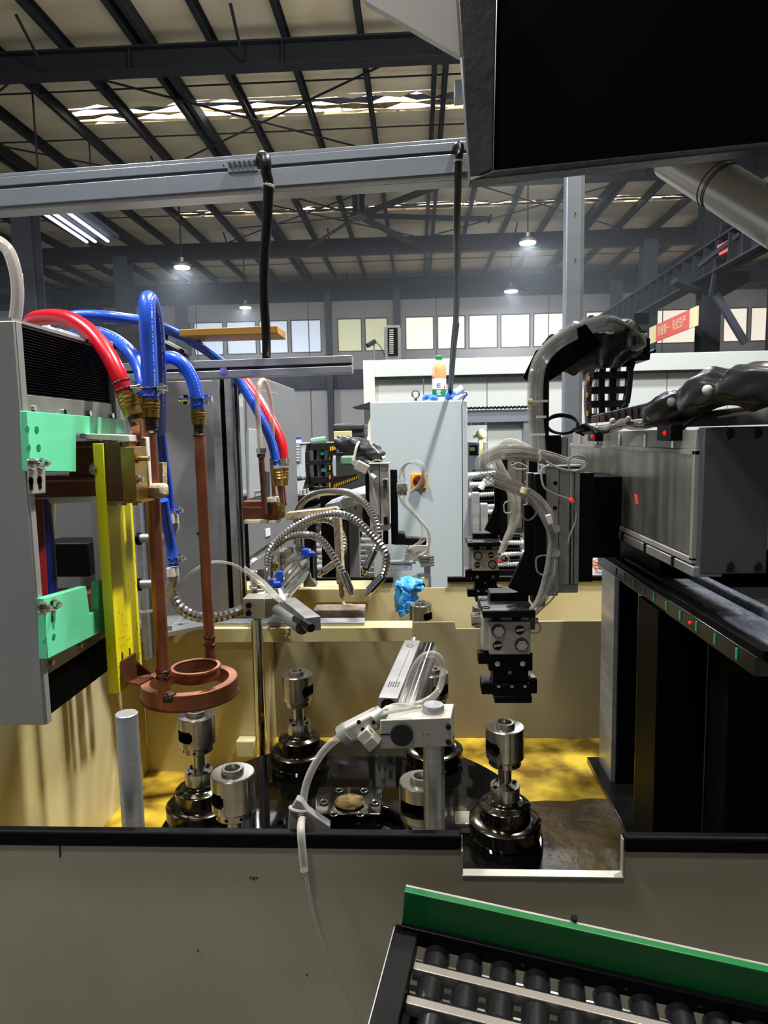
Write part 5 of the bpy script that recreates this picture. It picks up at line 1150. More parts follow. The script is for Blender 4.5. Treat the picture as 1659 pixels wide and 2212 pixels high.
# ------------------------------------------------------------------ INDUCTION HEATER SLIDE (left machine)
XM = -0.50
ih = thing('induction_heater', 'large induction heater slide with black bellows and green insulating plates at left', 'machine', (XM, 1.0, 0.5))
def fy(px, py): return PX(px, py, XM).y
yn0 = PX(57, 1106, XM).y; yf0 = PX(252, 1106, XM).y
ztop = PX(25, 693, XM).z; zbot = PX(97, 1562, XM).z
build(B().box(-1.1, XM + 0.004, yn0 - 0.002, yn0 + 0.004, zbot, ztop), 'front_sheet', 'stainless', ih, bevel=0.0015)
yn1 = PX(80, 1106, XM).y
def mq(pts, m, nm, x0=XM, th=0.004, bev=0.0006, par=None):
    return build(B().prism([PX(x, y, x0) for x, y in pts], (th, 0, 0)), nm, m, par or ih, bevel=bev)
# side frame near strip, leans with the perspective only
z_at = lambda x, y: PX(x, y, XM).z
build(B().box(XM - 0.02, XM + 0.006, yn0, yn0 + 0.012, zbot, ztop), 'front_post', 'stainless', ih, bevel=0.001)
build(B().box(XM - 0.02, XM + 0.008, yf0 + .004, yf0 + 0.02, zbot + .02, ztop + 0.01), 'rear_post', 'stainless', ih, bevel=0.001)
build(B().box(-1.1, XM, yn0, yf0, ztop, ztop + 0.004), 'top_cover', 'stainless', ih)
build(B().box(-1.1, -1.09, yn0, yf0 + .3, zbot, ztop), 'far_side', 'stainless', ih)
# bellows: pleats run in depth, stacked vertically
def bellows(z0, z1, nm, n):
    b = B(); ys = (yn0 + 0.012, yf0 + 0.004); h = (z1 - z0) / n
    for k in range(n):
        za, zb2 = z0 + k * h, z0 + (k + 1) * h; zm = (za + zb2) / 2; xo, xi = XM - 0.001, XM - 0.012
        b.add([(xi, ys[0], za), (xi, ys[1], za), (xo, ys[1], zm - h * .12), (xo, ys[0], zm - h * .12), (xo, ys[1], zm + h * .12), (xo, ys[0], zm + h * .12), (xi, ys[1], zb2), (xi, ys[0], zb2)],
              [(0, 1, 2, 3), (3, 2, 4, 5), (5, 4, 6, 7)])
    return build(b, nm, 'black_paint', ih, ang=10)
zb_hi = z_at(45, 852); zs_hi = z_at(45, 893); zs_lo = z_at(88, 1418); zb_lo = z_at(91, 1462)
bellows(zb_hi, ztop - 0.002, 'upper_bellows', 24); bellows(zbot + 0.004, zb_lo, 'lower_bellows', 17)
sb = lambda z0, z1, nm: build(B().box(XM - 0.002, XM + 0.003, yn0 + 0.012, yf0 + 0.004, z0, z1), nm, 'alu_worn', ih, bevel=0.0006)
s1_ = sb(zs_hi - 0.012, zb_hi, 'upper_clamp_strip'); s2_ = sb(zb_lo, zs_lo + .008, 'lower_clamp_strip')
for x, y in ((71, 882), (135, 890), (191, 893), (240, 898), (22, 845)):
    if x > 40: q = PX(x, y, XM + 0.003); build(B().cyl(q, q + V(0.004, 0, 0), 0.0042, n=16), 'screw', 'chrome', s1_)
for x, y in ((108, 1432), (170, 1395), (221, 1365)): q = PX(x, y, XM + 0.003); build(B().cyl(q, q + V(0.005, 0, 0), 0.0042, n=16), 'screw', 'chrome', s2_)
gp = mq([(42, 888), (256, 906), (258, 938), (150, 938), (150, 1020), (48, 1018)], 'green_nylon', 'upper_green_plate', XM + .003, 0.010, 0.001)
g2_ = mq([(76, 1292), (169, 1266), (177, 1326), (197, 1318), (196, 1256), (226, 1242), (229, 1352), (84, 1424)], 'green_nylon', 'lower_green_plate', XM + .003, 0.012, 0.001)
for x, y in ((58, 927), (79, 928), (61, 967), (83, 967)): q = PX(x, y, XM + 0.013); build(B().cyl(q, q + V(0.0006, 0, 0), 0.0046, n=16), 'hole', 'label_green', gp)
for x, y in ((113, 1337), (116, 1375), (96, 1384)): q = PX(x, y, XM + 0.015); build(B().cyl(q, q + V(0.0006, 0, 0), 0.004, n=16), 'hole', 'label_green', g2_)
for x, y in ((90, 1314), (112, 1306)): q = PX(x, y, XM + 0.013); build(B().bolt(q, (1, -.1, 0), 0.006, 0.010), 'bolt', 'chrome', g2_)
lp = mq([(56, 992), (92, 992), (93, 1066), (60, 1069)], 'alu_block', 'slotted_plate', XM + .012, 0.004, 0.0015)
for x, y in ((68, 1003), (86, 1001)): q = PX(x, y, XM + 0.016); build(B().bolt(q, (1, -.1, 0), 0.005, 0.010), 'bolt', 'chrome', lp)
for x, y in ((67, 1046), (86, 1044)): q = PX(x, y, XM + 0.0163); build(B().obox(q, (0.0004, 0, 0), (0, 0.0035, 0), (0, 0, 0.007)).cyl(q + V(0, 0, .004), q + V(.0004, 0, .004), 0.0055, n=14), 'slot', 'black_matte', lp)
# inside seen through the opening: hoses and guide posts
build(B().tube([PX(82, 1290, XM - .04), PX(78, 1190, XM - .045), PX(72, 1080, XM - .05)], 0.013, n=20), 'red_inner_hose', 'dark_red_hose', ih)
build(B().tube([PX(108, 1300, XM - .05), PX(103, 1190, XM - .055), PX(92, 1080, XM - .06)], 0.011, n=20), 'blue_inner_hose', 'navy_hose', ih)
build(B().tube([PX(106, 1080, XM - .09), PX(108, 1130, XM - .09), PX(110, 1186, XM - .09)], 0.010, n=14, rfun=lambda t: 0.011 - 0.007 * t), 'pale_inner_hose', 'pale_hose', ih)
for (yy, w_, m) in ((1.19, 0.022, 'stainless'), (1.216, 0.012, 'rail_steel'), (1.24, 0.028, 'beam_paint'), (1.28, 0.02, 'stainless')):
    build(B().box(XM - 0.085, XM - 0.06, yy, yy + w_, zbot, ztop), 'guide_post', m, ih)
build(B().box(-0.95, -0.68, 1.42, 1.5, 1.22, 1.62), 'rear_housing', 'cabinet_dark', ih, bevel=0.005)
build(B().box(-0.76, -0.66, 1.32, 1.40, 1.33, 1.40), 'terminal_box', 'black_paint', ih, bevel=0.004)
build(B().box(-0.84, -0.66, 1.30, 1.36, 1.2, 1.30), 'brass_plate', 'copper_dull', ih, bevel=0.003)
build(B().box(-1.0, -0.66, 1.5, 1.52, 1.17, 1.26), 'rear_sheet', 'front_paint', ih)
# machine base rails seen right of the yellow board
build(B().prism([P(300, 1356, 1.5), P(372, 1352, 1.5), P(372, 1362, 1.5), P(300, 1376, 1.5)], (0, .1, 0)).prism([P(300, 1378, 1.48), P(440, 1350, 1.5), P(440, 1358, 1.5), P(300, 1390, 1.48)], (0, .05, 0)), 'base_rail', 'steel_satin', ih, bevel=0.001)
build(B().box(P(296, 1200, 1.45).x, P(330, 1200, 1.45).x, 1.45, 1.5, 1.12, 1.62), 'rear_profile', 'cabinet_dark', ih, bevel=0.003)
build(B().box(P(300, 1200, 1.44).x, P(314, 1200, 1.44).x, 1.43, 1.45, 1.12, 1.62), 'profile_rib', 'steel_satin', ih, bevel=0.002)
for y in (1163, 1262):
    build(B().cyl(P(300, y, 1.40), P(336, y - 1, 1.40), 0.0095, n=20), 'cross_pin', 'steel_satin', ih)
    build(B().cyl(P(297, y + 1, 1.40), P(304, y + 1, 1.40), 0.0135, n=20), 'pin_collar', 'rubber', ih)
# copper bus bars and brass terminal
YBu = 1.0
bus = thing('copper_busbar', 'brown copper busbar with brass terminal block sticking out of the heater', 'busbar', P(230, 1080, YBu))
build(B().pbox(147, 953, 218, 1034, YBu, 0.03), 'rear_block', 'copper_dull', bus, bevel=0.001)
build(B().prism([P(60, 1026, YBu - .01), P(222, 1030, YBu - .01), P(222, 1073, YBu - .01), P(62, 1074, YBu - .01)], (0, 0.04, 0)), 'lower_bar', 'copper_dull', bus, bevel=0.001)
build(B().pbox(150, 962, 218, 968, YBu - .004, 0.006), 'groove_line', 'copper', bus); build(B().pbox(95, 1036, 220, 1041, YBu - .014, .006), 'groove_line', 'copper', bus)
build(B().box(P(257, 1498, 0.985).x + .0005, P(264, 1020, YBu - .012).x, YBu - .012, YBu + .04, P(246, 1084, YBu - .012).z, P(246, 955, YBu - .012).z), 'copper_block', 'copper_dull', bus, bevel=0.001)
build(B().pbox(263, 955, 278, 966, YBu - .010, 0.045), 'copper_tab', 'copper', bus)
br = build(B().pbox(262, 965, 292, 1082, YBu - .016, 0.05), 'brass_block', 'brass', bus, bevel=0.001)
for y, L in ((991, 24), (1036, 10)):
    q = P(290, y, YBu - .005); build(B().cyl(q, q + V(0.008, 0, 0), 0.0075, n=6).cyl(q + V(.008, 0, 0), q + V(0.008 + L * .0006, 0, 0), 0.004, n=14), 'bolt', 'brass' if L > 12 else 'steel', br)
build(B().pbox(232, 1082, 306, 1087, YBu - .018, 0.05), 'base_tab', 'brass', bus)
for x in (245, 268, 292): build(B().cyl(P(x, 1086, YBu - .008), P(x, 1091, YBu - .008), 0.004, n=10), 'screw', 'brass', bus)
build(B().bolt(P(206, 1013, YBu - .01), (-.1, -1, 0), 0.006, 0.008), 'nut', 'steel', bus); build(B().bolt(P(212, 992, YBu - .0), (-.1, -1, 0), 0.004, 0.005), 'nut', 'brass', bus)
build(B().prism([P(172, 936, YBu - .012), P(279, 940, YBu - .012), P(279, 954, YBu - .012), P(172, 947, YBu - .012)], (0, 0.05, 0)), 'top_insulator', 'white_nylon', bus, bevel=0.001)
build(B().pbox(62, 1073, 208, 1088, YBu - .012, 0.05), 'lower_insulator', 'white_nylon', bus, bevel=0.002)
build(B().pbox(301, 944, 320, 1050, YBu + .03, 0.012), 'rear_insulator', 'white_nylon', bus, bevel=0.002)
build(B().pbox(304, 1046, 352, 1078, YBu + .03, 0.03), 'insulator_foot', 'wrap_tape', bus, bevel=0.006)
build(B().prism([P(286, 950, YBu + .02), P(305, 950, YBu + .02), P(302, 905, YBu + .01), P(282, 905, YBu + .01)], (0, 0.014, 0)), 'copper_lug', 'copper', bus, bevel=0.001)
build(B().pbox(304, 900, 316, 946, YBu + .05, 0.014), 'copper_lug', 'copper', bus, bevel=0.001)
build(B().prism([P(336, 1080, YBu + .09), P(352, 1070, YBu + .09), P(351, 1000, YBu + .09), P(342, 1000, YBu + .09)], (0, 0.02, 0)), 'wrapped_lead', 'wrap_tape', bus)
# yellow board, wide face turned right
XY = P(257, 1498, 0.985).x
y1_ = 0.985; y2_ = PX(299, 1300, XY).y
xlft = P(235, 1498, y1_).x
zbt = PX(257, 1499, XY).z; ztp = PX(246, 957, XY - .01).z
yb_ = thing('yellow_board', 'bright yellow insulating board hanging between busbar and copper coil', 'board', (XY, y1_, zbt))
build(B().box(xlft, XY, y1_, y2_, zbt, ztp), 'board', 'yellow_board', yb_, bevel=0.001)
rnd = random.Random(4)
spk = B()
for k in range(120):
    z = zbt + abs(rnd.gauss(0, 0.075)) + 0.004; y = rnd.uniform(y1_ + .002, y2_ - .002); s_ = rnd.uniform(0.0005, 0.0014)
    if z < ztp - .1: spk.add([(XY + .0004, y - s_, z), (XY + .0004, y, z - s_), (XY + .0004, y + s_ * .8, z), (XY + .0004, y, z + s_ * 1.3)], [(0, 1, 2, 3)])
build(spk, 'burn_specks', 'mark', yb_, kind='stuff')
for x, y in ((264, 1418), (280, 1408)): q = PX(x, y, XY); build(B().obox(q, (0.0005, 0, 0), (0, 0.0025, 0), (0, 0, 0.006)), 'slot', 'mark', yb_)

# ------------------------------------------------------------------ copper coil
CC = V(P(410, 1470, 1.13).x, 1.13, 0); CZ = P(410, 1480, 1.13).z
coil = thing('induction_coil', 'double ring copper induction coil on two vertical copper tubes', 'coil', V(CC.x, CC.y, CZ - .02))
def ringband(c, ro, ri, z0, z1, n=72): return B().lathe([(ri, z0), (ro - .001, z0), (ro, z0 + .001), (ro, z1 - .001), (ro - .001, z1), (ri, z1)], c, n=n, cap=False)
def ringsolid(c, ro, ri, z0, z1, n=80):
    b = B(); rs = []
    for i in range(n):
        a = 2*pi*i/n; d = V(math.cos(a), math.sin(a), 0)
        rs.append([c + d * r + V(0, 0, z) for r, z in ((ri, z0), (ro, z0), (ro, z1), (ri, z1))])
    return b.rings(rs, closed=True)
outer_ = build(ringsolid(CC, 0.0815, 0.066, CZ - 0.016, CZ + 0.012), 'outer_ring', 'copper', coil, bevel=0.0012)
c2_ = V(P(421, 1453, 1.13).x, 1.135, 0)
inner_ = build(ringsolid(c2_, 0.0405, 0.0365, CZ + 0.012, CZ + 0.032), 'inner_ring', 'copper', coil, bevel=0.001)
build(ringsolid(c2_, 0.043, 0.0365, CZ + 0.028, CZ + 0.033), 'ring_lip', 'copper', inner_, bevel=0.0008)
build(ringsolid(CC, 0.0825, 0.079, CZ - 0.0165, CZ - 0.0135), 'weld_seam', 'copper_dull', outer_)
rnd = random.Random(9)
hb = B()
for k in range(90):
    a = rnd.uniform(0.25, 2.9); z = CZ + rnd.uniform(-.010, .008); d = V(math.cos(a), math.sin(a), 0); q = CC + d * 0.0655 + V(0, 0, z); t_ = V(-d.y, d.x, 0)
    hb.add([q - t_ * .001, q - V(0, 0, .0013), q + t_ * .001, q + V(0, 0, .0013)], [(0, 1, 2, 3)])
for k in range(110):
    a = rnd.uniform(0.2, 3.0); z = CZ + rnd.uniform(.015, .026); d = V(math.cos(a), math.sin(a), 0); q = c2_ + d * 0.0361 + V(0, 0, z); t_ = V(-d.y, d.x, 0)
    hb.add([q - t_ * .0007, q - V(0, 0, .0009), q + t_ * .0007, q + V(0, 0, .0009)], [(0, 1, 2, 3)])
build(hb, 'spray_holes', 'mark', coil, kind='stuff')
Yt1, Yt2 = 1.06, 1.20
ta, tb = P(327, 935, Yt1), P(353, 1528, Yt1)
tb.x = ta.x = (ta.x + tb.x) / 2
build(B().cyl(tb, ta, 0.0108, n=28), 'front_tube', 'copper', coil)
build(B().cyl(P(357, 1528, Yt1), P(357, 1533, Yt1), 0.0110, n=28), 'tube_end', 'copper_dull', coil)
build(B().cyl(P(360, 1504, Yt1 - .004), P(376, 1508, Yt1 - .008), 0.011, 0.008, n=18), 'weld_stub', 'solder', coil)
for y in (1462, 1448): build(B().torus(P(353, y, Yt1), (0, 0, 1), 0.0095, 0.0030, 28, 8), 'weld_joint', 'solder', coil)
tc_, td = P(431, 942, Yt2), P(455, 1434, Yt2); td.x = tc_.x = (tc_.x + td.x) / 2
build(B().cyl(td, tc_, 0.0098, n=28), 'rear_tube', 'copper', coil)
for y in (1376, 1392): build(B().torus(P(453, y, Yt2), (0, 0, 1), 0.0085, 0.0030, 28, 8), 'weld_joint', 'solder', coil)
# triangular bracket
build(B().prism([PX(260, 1428, XY + .001), PX(289, 1410, XY + .001), PX(291, 1468, XY + .001), PX(261, 1478, XY + .001)], (0.004, 0, 0)), 'bracket_plate', 'copper_dull', coil)
build(B().prism([P(275, 1416, 1.03), P(325, 1456, 1.07), P(272, 1466, 1.03)], (0, 0.003, 0)), 'bracket_gusset', 'copper_dull', coil)
build(B().prism([P(262, 1470, 1.0), P(322, 1456, 1.09), P(332, 1462, 1.06), P(300, 1478, 1.02)], (0, 0, -0.003)), 'bracket_shelf', 'copper', coil)
build(B().bar(P(275, 1414, 1.028), P(325, 1456, 1.068), 0.002, 0.003), 'gusset_edge', 'copper', coil)
# threaded unions at the tube tops
def union(b_c, topc, par, big=1.0):
    d = (topc - b_c); L = d.length; a = d.normalized()
    pf = [(0.0112, 0), (0.0125, L * .02), (0.0125, L * .38), (0.0135, L * .40), (0.0135, L * .46), (0.0122, L * .5), (0.0136, L * .56), (0.0136, L * .62), (0.0122, L * .66), (0.0136, L * .72), (0.0136, L * .78), (0.0122, L * .82), (0.013, L * .88), (0.013, L)]
    build(B().lathe([(r * big, h) for r, h in pf], b_c, a, n=28), 'brass_coupling', 'brass', par)
Yc1 = Yt1
union(P(325, 902, Yc1), P(325, 862, Yc1), coil, 1.08); build(B().cyl(P(327, 930, Yt1), P(326, 902, Yt1), 0.010, n=18), 'threaded_neck', 'solder', coil)
for k in range(4): build(B().torus(P(326.5, 905 + k * 5, Yt1), (0, 0, 1), 0.0102, 0.0013, 24, 6), 'thread', 'solder', coil)
union(P(429, 918, Yt2), P(428, 884, Yt2), coil, 0.98); build(B().cyl(P(430, 942, Yt2), P(429, 916, Yt2), 0.0088, n=18), 'threaded_neck', 'solder', coil)
build(B().torus(P(430, 940, Yt2), (0, 0, 1), 0.0088, 0.0028, 24, 8), 'weld_joint', 'solder', coil)
union(P(289, 898, 1.02), P(271, 848, 1.02), bus, 1.12); build(B().cyl(P(295, 920, 1.02), P(288, 898, 1.02), 0.009, n=18), 'threaded_neck', 'solder', bus)
union(P(308, 902, 1.06), P(307, 855, 1.06), bus, 0.75)

# ------------------------------------------------------------------ hoses
def hose(name, label, m, pts, r, mr=None, n=18):
    t = thing(name, label, 'hose', pts[-1]); b = B(); Pn = smooth_path(pts, 8)
    # fine lengthwise ribs: 36-sided section with alternating radius
    rs = []; u = None; n = 40
    for i, p in enumerate(Pn):
        d = (Pn[min(i + 1, len(Pn) - 1)] - Pn[max(i - 1, 0)]).normalized()
        if u is None: u, _ = frame(d)
        u = (u - d * u.dot(d)).normalized(); v = d.cross(u)
        rs.append([p + (u * math.cos(2*pi*q/n) + v * math.sin(2*pi*q/n)) * r * (1.0 if q % 2 else 0.965) for q in range(n)])
    build(b.rings(rs), 'hose_body', m, t, ang=60)
    if m == 'blue_hose' and len(pts) > 7:
        pb_ = B(); rn = random.Random(len(label))
        for i in range(6, len(Pn) - 6):
            d = (Pn[i + 1] - Pn[i - 1]).normalized(); s__ = d.cross((EYE - Pn[i]).normalized()).normalized(); nn = s__.cross(d)
            side = s__ * (0.55 if s__.x > 0 else -0.55); o_ = (side + nn * (0.835 if nn.dot(EYE - Pn[i]) > 0 else -0.835)) * r * 1.004
            st = (Pn[i + 1] - Pn[i]).length
            for j in range(2):
                if rn.random() < 0.25: continue
                q = Pn[i] + d * st * 0.5 * j + o_
                pb_.obox(q, d * st * 0.17, (side.normalized()) * r * rn.uniform(.05, .09), nn * 0.0001)
        build(pb_, 'printed_text', 'print_white', t, kind='stuff')
    return t
def hclamp(t, c, ax, r, side=(1, 0, 0)):
    ax = V(ax).normalized(); c = V(c); s = V(side)
    b = B()
    for o in (-0.006, 0.006): b.torus(c + ax * o, ax, r + .0005, 0.0009, 28, 6)
    cl = build(b, 'hose_clamp', 'chrome', t)
    build(B().cyl(c + s * (r + .001) - V(0, 0.006, 0) + ax * .004, c + s * (r + .012) - V(0, 0.006, 0) + ax * .004, 0.0035, n=12).cyl(c + s * (r + .012) - V(0, .006, 0) + ax * .004, c + s * (r + .017) - V(0, .006, 0) + ax * .004, 0.0055, n=14).obox(c + s * (r + .006) - V(0, .004, 0) + ax * .004, s * .004, V(0, .003, 0), ax * .008), 'clamp_screw', 'chrome', cl)
h1 = hose('red_hose', 'thick red hose arching from the heater top to the brass coupling', 'red_hose',
     [P(62, 712, 1.16), P(72, 692, 1.13), P(105, 685, 1.10), P(150, 690, 1.07), P(195, 718, 1.05), P(232, 764, 1.03), P(256, 810, 1.02), P(270, 850, 1.02)], 0.0125)
hclamp(h1, P(265, 832, 1.02), P(271, 850, 1.02) - P(258, 812, 1.02), 0.0128)
h2 = hose('blue_hose', 'thick blue hose looping highest above the front copper tube', 'blue_hose',
     [P(345, 930, 1.30), P(345, 850, 1.22), P(341, 760, 1.16), P(335, 690, 1.12), P(325, 650, 1.09), P(318, 650, 1.07), P(318, 690, 1.06), P(321, 760, 1.06), P(324, 820, 1.06), P(325, 864, 1.06)], 0.0126)
hclamp(h2, P(324, 846, 1.06), (0, 0, 1), 0.0130)
h3 = hose('blue_hose', 'blue hose dropping onto the rear copper tube at right', 'blue_hose',
     [P(338, 900, 1.26), P(338, 820, 1.24), P(345, 785, 1.22), P(362, 772, 1.21), P(388, 780, 1.20), P(410, 808, 1.20), P(423, 845, 1.20), P(428, 886, 1.20)], 0.0115)
hclamp(h3, P(425, 868, 1.20), (0.1, 0, 1), 0.012); hclamp(h3, P(425, 868, 1.20), (0.1, 0, 1), 0.012, (-1, 0, 0))
h4 = hose('blue_hose', 'bright blue hose curving behind the red hose to the small coupling', 'blue_hose',
     [P(135, 740, 1.3), P(160, 725, 1.26), P(200, 718, 1.20), P(240, 730, 1.15), P(280, 760, 1.10), P(303, 800, 1.08), P(308, 830, 1.065), P(307, 858, 1.06)], 0.0112)
h5 = hose('blue_hose', 'long dark blue hose arching far behind over the wooden board to the second coil', 'blue_hose',
     [P(95, 710, 1.45), P(130, 690, 1.42), P(180, 682, 1.42), P(250, 686, 1.44), P(330, 700, 1.54), P(400, 730, 1.66), P(460, 768, 1.75), P(505, 810, 1.79), P(540, 860, 1.80), P(568, 912, 1.79), P(588, 960, 1.80), P(598, 1005, 1.80)], 0.0118)
hclamp(h5, P(596, 1000, 1.80), (-0.1, 0, 1), 0.0125)
h6 = hose('red_hose', 'red hose descending behind the clear tubes to the far brass coupling', 'red_hose',
     [P(515, 800, 1.95), P(535, 830, 1.93), P(560, 865, 1.90), P(590, 915, 1.87), P(609, 960, 1.85), P(613, 1005, 1.84)], 0.0135)
hclamp(h6, P(613, 998, 1.84), (0, 0, 1), 0.014, (0.5, -.5, 0))
h7 = hose('blue_hose', 'blue hose hanging behind the front copper tube to the lower elbow', 'blue_hose',
     [P(345, 930, 1.31), P(352, 990, 1.34), P(360, 1040, 1.36), P(366, 1100, 1.38)], 0.0108)
hclamp(h7, P(368, 1106, 1.38), (-0.1, 0, 1), 0.0115)
h8 = hose('blue_hose', 'lower blue hose running behind the front copper tube to the braided hose', 'blue_hose',
     [P(352, 1080, 1.34), P(360, 1130, 1.36), P(370, 1180, 1.38), P(375, 1222, 1.38)], 0.0108)
hclamp(h8, P(374, 1208, 1.38), (-0.1, 0, 1), 0.0115)
el = thing('pipe_elbow', 'grey pipe elbow pair behind the front copper tube holding the blue hoses', 'pipe', P(370, 1260, 1.39))
for y in (1118, 1232):
    build(B().cyl(P(372, y - 6, 1.38), P(374, y + 12, 1.38), 0.012, n=20), 'white_nut', 'white_nylon', el)
    build(B().tube([P(374, y + 10, 1.39), P(374, y + 26, 1.39), P(364, y + 44, 1.40), P(345, y + 50, 1.41)], 0.0125, n=16), 'elbow', 'steel_satin', el)
brd = thing('braided_hose', 'clear hose with steel braid sagging between elbow and clamp block', 'hose', P(440, 1335, 1.4))
ripple([P(374, 1265, 1.40), P(376, 1290, 1.40), P(392, 1315, 1.40), P(420, 1330, 1.41), P(460, 1334, 1.42), P(500, 1325, 1.43), P(526, 1316, 1.44)], 0.0115, 'braid', 'flex_steel', brd, amp=0.07)
clr = thing('clear_hose', 'thick clear hose standing up at the far left behind the heater', 'hose', P(30, 700, 1.2))
build(B().tube([P(-14, 520, 1.2), P(0, 524, 1.2), P(20, 545, 1.2), P(34, 590, 1.2), P(38, 640, 1.2), P(32, 700, 1.2)], 0.0105, n=18), 'hose_wall', 'clear_tube_thick', clr)
build(B().tube([P(-14, 520, 1.2), P(0, 524, 1.2), P(20, 545, 1.2), P(34, 590, 1.2), P(38, 640, 1.2), P(32, 700, 1.2)], 0.006, n=12), 'hose_core', 'clear_tube_thick', clr)
ch2 = thing('clear_hose', 'pair of flat clear tubes lying over the bellows top edge', 'hose', P(100, 712, 1.05))
for k in range(3): build(B().tube([P(85 + 8*k, 708, 1.2 - .02*k), P(120, 716 + 3*k, 1.16), P(160, 728 + 3*k, 1.2), P(210, 748 + 2*k, 1.24)], 0.006, n=10), 'tube', 'clear_tube_thick', ch2)
# far coil terminal (behind the clear tubes)
ft = thing('copper_terminal', 'brown copper terminal with brass fittings on the far heater', 'busbar', P(570, 1120, 1.82))
build(B().pbox(524, 1083, 568, 1098, 1.83, 0.05), 'copper_channel', 'copper', ft, bevel=0.001); build(B().pbox(524, 1096, 582, 1123, 1.80, 0.04), 'copper_bar', 'copper_dull', ft, bevel=0.001)
build(B().pbox(578, 1088, 600, 1124, 1.79, 0.05), 'copper_block', 'copper_dull', ft, bevel=0.001); build(B().pbox(599, 1090, 608, 1120, 1.79, 0.05), 'brass_plate', 'brass', ft, bevel=0.001)
build(B().pbox(527, 1123, 600, 1131, 1.79, 0.05), 'white_insulator', 'white_nylon', ft, bevel=0.001); build(B().pbox(575, 1075, 597, 1086, 1.79, 0.04), 'white_cap', 'white_nylon', ft, bevel=0.002)
build(B().cyl(P(573, 1112, 1.76), P(564, 985, 1.76), 0.0075, n=18), 'copper_pipe', 'copper_dull', ft); build(B().cyl(P(593, 1086, 1.84), P(586, 990, 1.84), 0.005, n=14), 'copper_pipe', 'copper', ft)
build(B().cyl(P(564, 988, 1.76), P(564, 980, 1.76), 0.0105, n=14), 'collar', 'solder', ft); build(B().cyl(P(564, 979, 1.76), P(564, 968, 1.76), 0.0135, n=6), 'hex_nut', 'steel', ft)
build(B().prism([P(606, 1088, 1.80), P(614, 1088, 1.80), P(609, 1044, 1.80), P(597, 1044, 1.80)], (0, 0.01, 0)), 'copper_lug', 'copper', ft)
build(B().prism([P(612, 1092, 1.82), P(619, 1092, 1.82), P(614, 1048, 1.82), P(609, 1048, 1.82)], (0, 0.01, 0)), 'copper_lug', 'copper', ft)
union(P(601, 1050, 1.80), P(598, 1012, 1.80), ft, 1.15); union(P(612, 1048, 1.84), P(613, 1010, 1.84), ft, 1.05)
for y in (1094, 1112): build(B().bolt(P(609, y, 1.79), (0.3, -1, 0), 0.006, 0.006), 'bolt', 'brass', ft)
for y in (1092, 1106): build(B().bolt(P(580, y, 1.785), (0.2, -1, 0), 0.006, 0.006), 'bolt', 'rail_steel', ft)
fl = thing('clear_hose', 'clear hose loop standing above the far copper terminal', 'hose', P(564, 975, 1.75))
build(B().tube([P(563, 970, 1.76), P(560, 930, 1.76), P(556, 880, 1.76), P(559, 835, 1.77), P(568, 822, 1.79), P(578, 838, 1.81), P(586, 880, 1.83), P(588, 930, 1.84), P(588, 990, 1.84)], 0.0068, n=14), 'hose_wall', 'clear_tube_thick', fl)
build(B().tube([P(563, 970, 1.76), P(560, 930, 1.76), P(556, 880, 1.76), P(559, 835, 1.77), P(568, 822, 1.79), P(578, 838, 1.81), P(586, 880, 1.83), P(588, 930, 1.84), P(588, 990, 1.84)], 0.0036, n=10), 'hose_core', 'pet', fl)
# ================================================================== RIGHT GANTRY
XG = 0.372
yg0 = PX(1508, 1100, XG).y; yg1 = PX(1235, 1050, XG).y
zg1 = PX(1508, 973, XG).z; zg0 = PX(1508, 1214, XG).z
gt = thing('linear_gantry', 'long grey linear gantry beam running away along the right side', 'gantry', (XG, yg0, 0.8))
xr1 = P(1652, 1080, yg0).x
build(B().box(XG, xr1 - 0.01, yg0 + 0.008, yg1, zg0, zg1), 'beam_body', 'anodised', gt, bevel=0.001)
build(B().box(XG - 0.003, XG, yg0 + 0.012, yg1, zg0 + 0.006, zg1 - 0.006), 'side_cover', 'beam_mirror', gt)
build(B().box(XG - 0.006, XG + 0.002, yg0 + .002, yg1, zg1 - 0.006, zg1 + 0.001).box(XG - 0.006, XG + .002, yg0 + .002, yg1, zg0 - .004, zg0 + 0.004).box(XG - 0.006, XG + .001, yg0 + .002, yg0 + .010, zg0, zg1), 'cover_rim', 'alu_block', gt, bevel=0.0006)
build(B().box(XG, xr1, yg0 - 0.012, yg0 + 0.008, P(1580, 1236, yg0).z, P(1580, 922, yg0).z), 'end_plate', 'end_plate', gt, bevel=0.0015)
for x, y in ((1574, 937), (1634, 936), (1574, 1224), (1634, 1224)): build(B().cyl(P(x, y, yg0 - .012), P(x, y, yg0 - .0125), 0.0073, n=24).cyl(P(x, y, yg0 - .0125), P(x, y, yg0 - .0135), 0.003, n=6), 'screw', 'bolt_hole', gt)
build(B().box(P(1268, 1100, 1.25).x, XG - 0.004, 1.25, 1.40, PX(1320, 1190, XG).z, PX(1300, 1020, XG).z), 'carriage_block', 'black_matte', gt, bevel=0.001)
